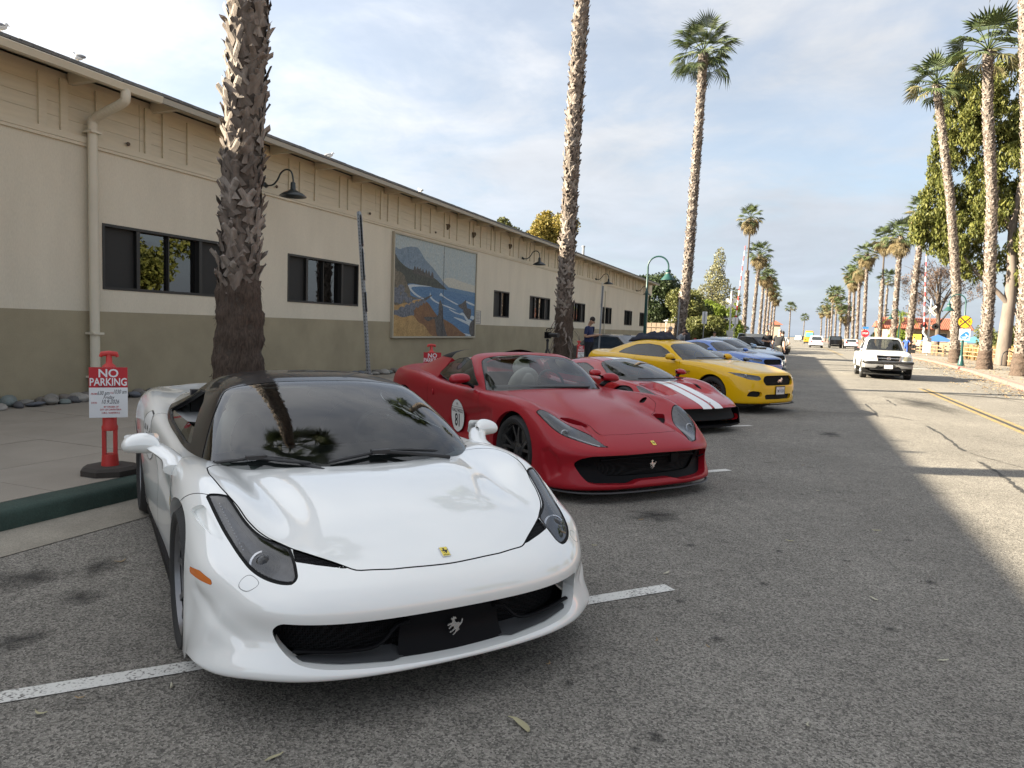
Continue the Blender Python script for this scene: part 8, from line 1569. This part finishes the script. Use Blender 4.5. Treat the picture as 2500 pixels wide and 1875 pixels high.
# level crossing gates
GATE_G = mat('gate_grey', (.50, .51, .50), .5, metal=.3); ARM_W = mat('arm_white', (.72, .72, .70), .5); ARM_R = mat('arm_red', (.48, .03, .03), .5)
def crossing(x, y, rz_, tip, label, back=False):
    e = empty('crossing_gate', (x, y, 0), rz_, label, 'crossing gate', 'level crossing gates')
    MB().tube([(0, 0, 0), (0, 0, 5.6)], .085, 10).obj('mast', GATE_G, e, 60); MB().box((-.05, .1, 1.1), (.62, .55, 1.5)).obj('mechanism_box', GATE_G, e, 30); MB().tube(catmull([(-.1, -.2, 1.6), (-.25, -.2, 2.0), (-.45, -.2, 2.25), (-.5, -.2, 2.5)], 4), [.22]*13, 8, flat=(1, .5)).obj('counterweight_arm', GATE_G, e, 60); MB().box((0, 0, .08), (.5, .5, .16)).obj('footing', CONC, e)
    for a in (45, -45):
        xb = MB().box((0, 0, 0), (1.25, .02, .23)).obj('crossbuck_board', ARM_W, e); xb.location = (0, -.11-.012*(a > 0), 4.45); xb.rotation_euler = (0, R(a), 0)
        if not back:
            for t, dx in ((('RAIL' if a > 0 else 'CROS'), -.33), (('ROAD' if a > 0 else 'SING'), .33)): V, F = text_mesh(t, .19, 0, bold=True, width=.85); MB().add([(q+dx, -.022, c) for q, c, d in V], F).obj('lettering', INK, xb)
    MB().box((0, 0, 3.0), (1.3, .08, .08)).obj('signal_bar', GATE_G, e)
    for s_ in (-1, 1):
        l = MB().lathe([(.30, 0), (.30, .015)], 20, frame_mat((s_*.5, -.14, 2.95), (1, 0, 0), (0, 0, 1), (0, -1, 0))).obj('signal_backboard', BLK_PL, e); MB().lathe([(.12, .015), (.13, .2), (.115, .2), (.11, .03)], 16, caps=False, M4=frame_mat((s_*.5, -.14, 2.95), (1, 0, 0), (0, 0, 1), (0, -1, 0))).obj('signal_hood', BLK_PL, l, 40); MB().lathe([(.11, .02), (.0001, .05)], 16, frame_mat((s_*.5, -.14, 2.95), (1, 0, 0), (0, 0, 1), (0, -1, 0))).obj('signal_lens', mat('signal_red', (.12, .005, .005), .2), l, 180)
    p0, p1 = Vector((-.45, -.2, 2.4)), Vector(tip); n = 16
    for k in range(n): a, c = p0.lerp(p1, k/n), p0.lerp(p1, (k+1)/n); MB().tube([a, c], [.085-.045*k/n, .085-.045*(k+1)/n], 6).obj('arm_stripe', ARM_R if k % 2 else ARM_W, e)
    return e
crossing(11.95, 80, 0, (-.78, -.2, 10.1), 'railroad crossing gate with raised striped arm on the right kerb'); crossing(-6.0, 72.3, R(180), (-1.0, .2, 9.9), 'railroad crossing gate with leaning raised arm on the left', True)
# right side: rail fence, dry grass, bike rack
FWOOD = mat('fence_wood', (.28, .19, .11), .85, var=.25, vscale=4, bump=.2, bscale=15)
def rail_fence(label, pts):
    p0 = Vector(pts[0]); e = empty('rail_fence', p0, 0, label, 'fence')
    for a, c in zip(pts, pts[1:]):
        a, c = Vector(a)-p0, Vector(c)-p0; n = max(1, int((c-a).length/2.4))
        for k in range(n):
            p, q = a.lerp(c, k/n), a.lerp(c, (k+1)/n); MB().box((p.x, p.y, .6), (.13, .13, 1.2)).obj('fence_post', FWOOD, e)
            for z in (.35, .7, 1.05): MB().tube([(p.x, p.y-.05, z), (q.x, q.y-.05, z)], .05, 5, flat=(.5, 1)).obj('fence_rail', FWOOD, e)
    return e
rail_fence('three-rail timber fence along the dry grass on the right', [(13.2, 50, 0), (13.6, 58, 0), (14.2, 72, 0), (13.4, 84, 0), (13.2, 96, 0)])
rr = random.Random(77); V = []; F = []
for k in range(9000):
    y = rr.uniform(46, 84); x = rr.uniform(14.4, 22)+(y-60)*.03; h = rr.uniform(.5, 1.35); w = .03; a = rr.uniform(0, 3.14); dx, dy = w*math.cos(a), w*math.sin(a); lx, ly = rr.uniform(-.3, .3), rr.uniform(-.3, .3); n = len(V); V += [(x-dx, y-dy, 0), (x+dx, y+dy, 0), (x+lx+dx*.5, y+ly+dy*.5, h), (x+lx-dx*.5, y+ly-dy*.5, h)]; F.append((n, n+1, n+2, n+3))
o = mesh_obj('dry_grass', V, F, leaf_mat('dry_grass_blade', (.36, .24, .09), (.24, .16, .06), .2)); tag(o, 'tall dry golden grass behind the rail fence', 'grass', kind='stuff')
for q, (x, y) in enumerate(((12.6, 54),)):
    e = empty('bike_rack', (x, y, .13), R(20), 'small dark hoop bicycle rack by the dry grass', 'bike rack'); MB().tube([(-.4, 0, 0), (-.4, 0, .55)]+[(-.4*math.cos(t), 0, .55+.4*math.sin(t)) for t in np.linspace(0, math.pi, 12)]+[(.4, 0, 0)], .035, 7).obj('hoop', BLK_PL, e, 60); MB().box((0, 0, .02), (1.0, .1, .03)).obj('foot_plate', BLK_PL, e)
# right: tile-roofed building and beach shop things
TILE = mat('clay_tile', (.27, .085, .05), .8, var=.3, vscale=3); STW = mat('right_stucco', (.40, .32, .24), .9, var=.06, vscale=.6)
bl = empty('tile_roof_building', (17.5, 122, 0), 0, 'cream low building with red clay tile roof behind right palms', 'building'); MB().bbox(-4.6, 5.5, -1, 8, 0, 3.1).obj('wall', STW, bl)
b = MB(); b.add([(-5.3, -2, 3.2), (6.2, -2, 3.2), (6.2, 3.5, 4.9), (-5.3, 3.5, 4.9), (-5.3, 9, 3.2), (6.2, 9, 3.2)], [(0, 1, 2, 3), (3, 2, 5, 4)]); rf = b.obj('roof', TILE, bl)
for k in range(44): x = -5.2+k*.26; MB().tube([(x, -2.05, 3.24), (x, 3.5, 4.95)], .085, 6).obj('tile_course', TILE, rf)
for x in (-3.4, -.6, 2.2): w = MB().bbox(x-.7, x+.7, -1.03, -1.005, 1.5, 2.6).obj('window', mat('shop_window', (.05, .05, .05), .2), bl); MB().bbox(x-.75, x+.75, -1.06, -1.03, 1.42, 1.5).obj('sill', STW, w)
bl = empty('orange_building', (14.4, 134, 0), 0, 'small orange stucco building between the right palms', 'building'); MB().bbox(-1.8, 1.8, 0, 6, 0, 3.6).obj('wall', mat('orange_stucco', (.34, .20, .11), .9), bl); MB().add([(-2.2, -.4, 3.6), (2.2, -.4, 3.6), (2.2, 6.4, 3.6), (-2.2, 6.4, 3.6), (-2.0, 3, 4.6), (2.0, 3, 4.6)], [(0, 1, 5, 4), (2, 3, 4, 5), (1, 2, 5), (3, 0, 4)]).obj('roof', TILE, bl)
for x in (-1.2, 0, 1.2): MB().bbox(x-.15, x+.15, -.9, -.6, 0, 3.5).obj('pillar', mat('shop_pillar', (.30, .17, .09), .8), bl)
CANV = mat('canvas_teal', (.08, .22, .28), .7); 
for x, y, m_, lb in ((15.3, 96, mat('canvas_blue', (.04, .12, .35), .7), 'blue canvas sun shelter beside the shirtless walker'), (19.5, 98, CANV, 'teal canvas sun shelter behind the rail fence')):
    e = empty('sun_shelter', (x, y, 0), 0, lb, 'canopy'); MB().add([(-1.6, -1.2, 1.5), (1.6, -1.2, 1.5), (1.6, 1.2, 1.5), (-1.6, 1.2, 1.5), (0, 0, 2.3)], [(0, 1, 4), (1, 2, 4), (2, 3, 4), (3, 0, 4)]).obj('canopy', m_, e)
    for sx in (-1.55, 1.55):
        for sy in (-1.15, 1.15): MB().tube([(sx, sy, 0), (sx, sy, 1.55)], .03, 6).obj('pole', GALV, e)
e = empty('shop_board', (13.4, 100, 0), 0, 'yellow and white shop board by the orange building', 'sign'); MB().bbox(-.8, .8, 0, .05, 1.6, 2.3).obj('board', mat('board_yellow', (.6, .45, .06), .6), e); MB().bbox(-.8, .8, 0, .05, .9, 1.58).obj('lower_board', SIGN_W, e); MB().bbox(-.7, -.62, .05, .1, 0, 2.3).obj('leg', GALV, e); MB().bbox(.62, .7, .05, .1, 0, 2.3).obj('leg', GALV, e)
# left beyond the warehouse: block fence, white shed roof
BLOCK = mat('fence_board', (.30, .23, .165), .9, var=.2, vscale=2); e = empty('block_fence', (-9.6, 61, 0), 0, 'tan slatted panel fence beyond the warehouse corner', 'fence')
for k in range(16): MB().bbox(-3.0+k*.4, -2.65+k*.4, 0, .06, 0, 2.25).obj('fence_board', BLOCK, e)
for z in (.5, 1.2, 1.9): MB().bbox(-3.0, 3.4, -.05, -.002, z-.03, z+.03).obj('fence_rail', BLOCK, e)
e = empty('white_shed', (-9.8, 66.5, 0), 0, 'white shed roof showing above the tan fence', 'shed'); MB().bbox(-1.4, 1.4, 0, 3, 0, 2.5).obj('wall', SIGN_W, e); MB().add([(-1.6, -.2, 2.5), (1.6, -.2, 2.5), (1.6, 3.2, 2.5), (-1.6, 3.2, 2.5), (-.6, 1.5, 3.0), (.6, 1.5, 3.0)], [(0, 1, 5, 4), (2, 3, 4, 5), (1, 2, 5), (3, 0, 4)]).obj('roof', SIGN_W, e)
e = empty('lifeguard_hut', (-6.5, 250, 0), 0, 'tiny tan lookout hut at the far end of the street', 'hut'); MB().bbox(-1.5, 1.5, 0, 2, 0, 5).obj('wall', STW, e); MB().add([(-2.4, -.6, 5), (2.4, -.6, 5), (2.4, 2.6, 5), (-2.4, 2.6, 5), (0, 1, 6.4)], [(0, 1, 4), (1, 2, 4), (2, 3, 4), (3, 0, 4)]).obj('roof', TILE, e)
# folding A-board with round crest
e = empty('a_board', (-1.45, 34.0, 0), R(-35), 'black folding board with maroon panel and round crest', 'sign'); AB = mat('board_maroon', (.16, .015, .025), .5)
for s_ in (-1, 1): p_ = MB().box((0, 0, .5), (.03, .7, 1.02)).obj('panel', BLK_PL, e); p_.location = (s_*.13, 0, 0); p_.rotation_euler = (0, R(-10*s_), 0)
f_ = MB().box((.018, 0, .5), (.004, .5, .72)).obj('poster', AB, e); f_.location = (.13, 0, 0); f_.rotation_euler = (0, R(-10), 0)
b = MB()
for r_, w_ in ((.2, .016), (.13, .008)): b.tube([(.024, r_*math.cos(t), .5+r_*math.sin(t)) for t in np.linspace(0, 2*math.pi, 30)], w_, 5, caps=False)
b.box((.024, 0, .5), (.004, .2, .07)); b.box((.024, 0, .56), (.004, .1, .05)); o = b.obj('crest', mat('crest_white', (.6, .5, .5), .5), e); o.location = (.13, 0, 0); o.rotation_euler = (0, R(-10), 0)
# tripod with camera
e = empty('camera_tripod', (-6.15, 18.2, .143), R(-25), 'black video camera with long lens on tripod beside second palm', 'tripod')
for k in range(3): a = k*2.094+.4; MB().tube([(0, 0, .88), (.36*math.cos(a), .36*math.sin(a), 0)], [.018, .012], 7).obj('leg', BLK_PL, e)
MB().tube([(0, 0, .82), (0, 0, 1.05)], .03, 8).ball((0, 0, 1.06), .045, 10, 8).obj('head', BLK_PL, e, 60); c = MB().box((0, 0, 1.2), (.12, .14, .17)).obj('camera_body', BLK_SAT, e); MB().lathe([(.05, .06), (.055, .2), (.06, .38), (.05, .38)], 16, frame_mat((0, 0, 1.21), (0, 1, 0), (0, 0, 1), (1, 0, 0))).obj('lens', BLK_PL, c, 40); MB().tube(catmull([(-.06, 0, 1.3), (-.05, 0, 1.36), (.08, 0, 1.38), (.16, 0, 1.38)], 4), .014, 6).tube([(-.05, 0, 1.29), (.1, 0, 1.36)], .008, 5).obj('top_handle', BLK_PL, c)
# dark jacket thrown on the yellow car's roof
rr = random.Random(12); n = 14; V = []
ca, sa = math.cos(R(-29.8)), math.sin(R(-29.8))
for i in range(n):
    for j in range(n):
        u = -2.75+.95*i/(n-1); v = -.42+.62*j/(n-1); ed = min(i, j, n-1-i, n-1-j); z = 1.385-.045*((u+1.95)/.8)**2*1.6-.06*v*v*2+(.12+.10*math.sin(i*1.3)*math.cos(j*1.1)+.05*rr.random() if ed > 0 else .012)*(1 if ed > 1 else .6)*.75
        V.append((-1.064+u*ca-v*sa, 15.74+u*sa+v*ca, z))
o = mesh_obj('jacket', V, [(i*n+j, (i+1)*n+j, (i+1)*n+j+1, i*n+j+1) for i in range(n-1) for j in range(n-1)], mat('jacket_cloth', (.012, .015, .03), .85, var=.3, vscale=10), smooth=180); o.modifiers.new('s', 'SOLIDIFY').thickness = .02
tag(o, 'crumpled dark navy jacket lying on the yellow car roof', 'jacket')
# fallen eucalyptus leaves and paper scraps on the asphalt, leaf litter at the right kerb
LFM = [mat('fallen_leaf%d' % i, c, .8) for i, c in enumerate(((.36, .33, .20), (.42, .40, .30), (.28, .20, .11)))]
def leaf_obj(x, y, ln, a, m, sd):
    r2 = random.Random(sd); V = []; cv = r2.uniform(-.25, .25)
    for k in range(7): t = k/6; w = ln*.11*math.sin(math.pi*min(1, t*.95+.03))**.8; cx = ln*(t-.5); cy = cv*ln*(t-.5)**2*4-cv*ln*.5; zz = .008+.022*ln/.1*abs(t-.5)*r2.random(); V += [(cx, cy-w, zz), (cx, cy, zz+.004), (cx, cy+w, zz)]
    o = mesh_obj('fallen_leaf', V, [(3*i+j, 3*i+3+j, 3*i+4+j, 3*i+1+j) for i in range(6) for j in range(2)], m); o.location = (x, y, .0); o.rotation_euler = (0, 0, a); return tag(o, 'dry curled %s leaf lying on the shaded asphalt' % {'0': 'olive', '1': 'pale', '2': 'brown'}[m.name[11]], 'leaf', 'leaves fallen on the asphalt')
rr = random.Random(9)
for i, (x, y) in enumerate([(-.9, 2.52), (.14, 3.01), (-.97, 3.06), (-1.62, 1.96), (.53, 4.68), (-.31, 3.57), (-2.61, 1.82), (-2.33, 2.18), (-2.58, 1.96), (-1.25, 4.92), (-.68, 4.57), (.17, 9.23)]+[(rr.uniform(-1.2, 1.5), rr.uniform(2.6, 11)) for _ in range(9)]+[(rr.uniform(-4.4, -2.9), rr.uniform(2, 3.6)) for _ in range(5)]): leaf_obj(x, y, (.14 if i == 0 else rr.uniform(.035, .08)), rr.uniform(0, 6), LFM[i % 3], i)
V = []; F = []
for k in range(2600):
    y = rr.uniform(24, 66); x = rcx(y)+(-abs(rr.gauss(0, .8)) if rr.random() < .5 else rr.uniform(.25, 3.0)); z = .012 if x < rcx(y) else .142; a = rr.uniform(0, 6.3); l = rr.uniform(.03, .07); w = l*.35; n = len(V); c, s_ = math.cos(a), math.sin(a); V += [(x-l*c, y-l*s_, z), (x+w*s_, y-w*c, z+.02), (x+l*c, y+l*s_, z), (x-w*s_, y+w*c, z+.015)]; F.append((n, n+1, n+2, n+3))
o = mesh_obj('leaf_litter', V, F, leaf_mat('litter', (.42, .33, .20), (.26, .18, .10), 0)); tag(o, 'dry leaf litter along the red kerb', 'leaf litter', kind='stuff')
# ================================================================== people: one skinned body each, hair and small face parts as children
SKIN = mat('skin', (.42, .25, .17), .6); HAIR_D = mat('hair_dark', (.02, .015, .012), .7); HAIR_G = mat('hair_grey', (.26, .25, .24), .8); SHOE = mat('shoe_dark', (.03, .028, .026), .6)
def cloth(n, c): return mat('cloth_'+n, c, .9, var=.15, vscale=8, bump=.2, bscale=15)
def person(label, loc_, rz_, h=1.75, shirt=None, pants=None, hair=HAIR_D, arms='down', bend=0., shorts=False, sleeves=True, twist=0., head_turn=0., glasses=False, head_down=0.):
    e = empty('person', loc_, rz_, label, 'person'); k = h/1.75
    J = {'pel': (0, 0, .96, .135), 'sp': (.0, 0, 1.12, .13), 'ch': (.01, 0, 1.32, .145), 'nb': (-.01, 0, 1.47, .065), 'nk': (.01, 0, 1.54, .055), 'hd': (.03, 0, 1.60, .078), 'ht': (.03, 0, 1.70, .075)}
    E_ = [('pel', 'sp'), ('sp', 'ch'), ('ch', 'nb'), ('nb', 'nk'), ('nk', 'hd'), ('hd', 'ht')]
    for s, n in ((-1, 'r'), (1, 'l')):
        J['hip'+n] = (0, s*.095, .88, .095); J['kn'+n] = (.025, s*.10, .50, .062); J['an'+n] = (-.01, s*.105, .09, .042); J['to'+n] = (.15, s*.115, .035, .032); J['he'+n] = (-.05, s*.105, .04, .034); J['sh'+n] = (0, s*.185, 1.41, .068)
        if arms == 'down' or (arms == 'one' and s > 0): el, wr = (-.03, s*.265, 1.13), (.04, s*.27, .88)
        elif arms == 'phone': el, wr = (-.02, s*.25, 1.14), (.26, s*.10, 1.20)
        elif arms == 'hold': el, wr = (-.04, s*.26, 1.14), (.2, s*.03, 1.13)
        elif arms == 'hips': el, wr = (-.06, s*.34, 1.16), (.03, s*.19, 1.0)
        else: el, wr = (.16, s*.24, 1.2), (.40, s*.16, 1.0)
        J['el'+n] = (*el, .045); J['wr'+n] = (*wr, .030); d = (Vector(wr)-Vector(el)).normalized(); hp = Vector(wr)+d*.075; J['pa'+n] = (*hp, .034)
        E_ += [('pel', 'hip'+n), ('hip'+n, 'kn'+n), ('kn'+n, 'an'+n), ('an'+n, 'to'+n), ('an'+n, 'he'+n), ('ch', 'sh'+n), ('sh'+n, 'el'+n), ('el'+n, 'wr'+n), ('wr'+n, 'pa'+n)]
        side = d.cross(Vector((1, 0, 0)) if abs(d.x) < .8 else Vector((0, 0, 1))).normalized(); curl = d.cross(side)
        for f in range(4): b0 = hp+d*.02+side*(.024-.016*f); J['fa%d' % f+n] = (*(b0+d*(.045+.008*(f in (1, 2)))), .0085); J['fb%d' % f+n] = (*(b0+d*.072+curl*.02), .0075); E_ += [('pa'+n, 'fa%d' % f+n), ('fa%d' % f+n, 'fb%d' % f+n)]
        J['th'+n] = (*(hp-d*.03+side*.045+curl*.01), .010); J['tj'+n] = (*(hp+d*.012+side*.055+curl*.025), .0085); E_ += [('pa'+n, 'th'+n), ('th'+n, 'tj'+n)]
    up = [n for n in J if n[:2] in ('sp', 'ch', 'nb', 'nk', 'hd', 'ht', 'sh', 'el', 'wr', 'pa', 'fa', 'fb', 'th', 'tj')]
    if bend:
        Rm = Matrix.Rotation(bend, 3, 'Y')
        for n in up: v = Rm @ (Vector(J[n][:3])-Vector((0, 0, .96)))+Vector((-.12*math.sin(bend), 0, .96)); J[n] = (*v, J[n][3])
    if head_down:
        for n, a in (('hd', .04), ('ht', .09)): v = J[n]; J[n] = (v[0]+a*head_down, v[1], v[2]-a*.35*head_down, v[3])
    names = list(J); me = bpy.data.meshes.new('body'); me.from_pydata([tuple(c*k for c in J[n][:3]) for n in names], [(names.index(a), names.index(c)) for a, c in E_], []); o = bpy.data.objects.new('body', me); COL.objects.link(o)
    md = o.modifiers.new('skin', 'SKIN'); md.use_smooth_shade = True
    for i, n in enumerate(names): sv = me.skin_vertices[0].data[i]; r = J[n][3]*k; sv.radius = (r*(1.25 if n in ('sp', 'pel', 'ch') else 1), r) if n not in ('ch',) else (r*1.1, r*.85); sv.use_root = n == 'pel'
    sb = o.modifiers.new('sub', 'SUBSURF'); sb.levels = 2; sb.render_levels = 2
    dg = bpy.context.evaluated_depsgraph_get(); m2 = bpy.data.meshes.new_from_object(o.evaluated_get(dg)); bpy.data.objects.remove(o); m2.name = 'body'
    for m_ in (SKIN, shirt or SKIN, pants or SKIN, SHOE, hair): m2.materials.append(m_)
    seg = [(a, c, Vector(J[a][:3])*k, Vector(J[c][:3])*k) for a, c in E_]
    for p in m2.polygons:
        c = p.center; best = None; bd = 9
        for a, b_, p0, p1 in seg:
            d = p1-p0; t = max(0, min(1, (c-p0).dot(d)/max(d.length_squared, 1e-9))); q = (c-(p0+d*t)).length/(J[a][3]*(1-t)+J[b_][3]*t)
            if q < bd: bd, best = q, (a, b_, t)
        a, b_, t = best; mi = 0
        if a in ('sp', 'ch') and not b_.startswith('nb') or (a == 'ch' and t < .75) or (a == 'pel' and b_ == 'sp' and t > .25): mi = 1
        elif a[:2] == 'sh': mi = 1 if (sleeves and t < .72) else 0
        elif a == 'pel' or a[:3] == 'hip': mi = 2 if not (shorts and t > .8 and a != 'pel') else 0
        elif a[:2] == 'kn': mi = 0 if shorts else 2
        elif a[:2] == 'an': mi = 3 if not (shorts and shirt is None) else 0
        p.material_index = mi
    m2.shade_smooth(); o = bpy.data.objects.new('body', m2); COL.objects.link(o); o.parent = e
    hd, ht = Vector(J['hd'][:3])*k, Vector(J['ht'][:3])*k; ax = (ht-hd).normalized(); c = (hd+ht)/2; fwd = (Vector((1, 0, 0))-ax*ax.x).normalized(); fwd = Matrix.Rotation(head_turn, 3, ax) @ fwd; lf = ax.cross(fwd)
    M4 = frame_mat(c, fwd, lf, ax)
    b = MB(); b.ball((-.022, 0, .042), (.086, .079, .086), 16, 10); b.V = [v for v in b.V]; hb = b.obj('hair', hair, o, 180); hb.matrix_basis = M4
    MB().ball((.092, 0, -.015), (.018, .013, .024), 8, 6).obj('nose', SKIN, o, 180).matrix_basis = M4
    for s in (-1, 1):
        MB().ball((.0, s*.085, -.005), (.018, .010, .03), 8, 6).obj('ear', SKIN, o, 180).matrix_basis = M4; MB().ball((.078, s*.03, .012), (.01, .012, .008), 8, 6).obj('eye', INK, o, 180).matrix_basis = M4
    MB().box((.088, 0, -.052), (.008, .045, .008)).obj('mouth', mat('lips', (.30, .12, .10), .6), o).matrix_basis = M4
    if glasses: MB().box((.092, 0, .012), (.014, .12, .026)).obj('sunglasses', BLK_PL, o).matrix_basis = M4
    return e
NAVY = cloth('navy', (.018, .028, .085)); BLKC = cloth('black', (.012, .012, .014)); KHAKI = cloth('khaki', (.40, .36, .28)); DKB = cloth('dark', (.015, .016, .022)); GREYC = cloth('grey', (.30, .31, .33)); WHT = cloth('white', (.62, .63, .65)); JEAN = cloth('jeans', (.08, .14, .28)); BLUEC = cloth('blue', (.04, .10, .40)); MAR = cloth('maroon', (.07, .02, .03))
person('man in navy t-shirt looking down at his phone beside second palm', (-5.95, 21.6, .14), R(-10), 1.78, NAVY, DKB, arms='phone', head_down=.9)
person('man in black polo and khaki trousers seen from behind', (-.75, 36.3, 0), R(70), 1.84, BLKC, KHAKI, HAIR_G, 'down', bend=.12)
ph = person('man in black shirt wearing sunglasses holding his phone', (-1.52, 43.5, 0), R(-75), 1.84, BLKC, BLKC, arms='hold', glasses=True)
person('man in white shirt and dark trousers behind the grey-haired man', (-.62, 38.6, 0), R(95), 1.76, WHT, DKB, HAIR_D, 'hips')
person('person in dark maroon top leaning over by the tan fence', (-5.3, 31.2, .14), R(-20), 1.72, MAR, DKB, HAIR_G, 'reach', bend=.55); person('person in grey top bending low beside the maroon top', (-5.0, 33.2, .14), R(-20), 1.7, GREYC, DKB, HAIR_D, 'reach', bend=.75)
person('person in black jacket and jeans behind the third palm foot', (-5.35, 39.0, .14), R(140), 1.72, DKB, JEAN, HAIR_D, 'reach', bend=.4); person('person in white blouse with dark bob walking past trees', (-4.6, 45.0, 0), R(-70), 1.62, WHT, JEAN, HAIR_D, 'down')
person('shirtless walker in dark shorts beside the right crossing gate', (11.3, 84, .1), R(85), 1.8, None, DKB, HAIR_D, 'down', shorts=True); person('person in blue top and cap walking near the pickup', (9.6, 76, .1), R(80), 1.72, BLUEC, BLUEC, HAIR_G, 'hips')
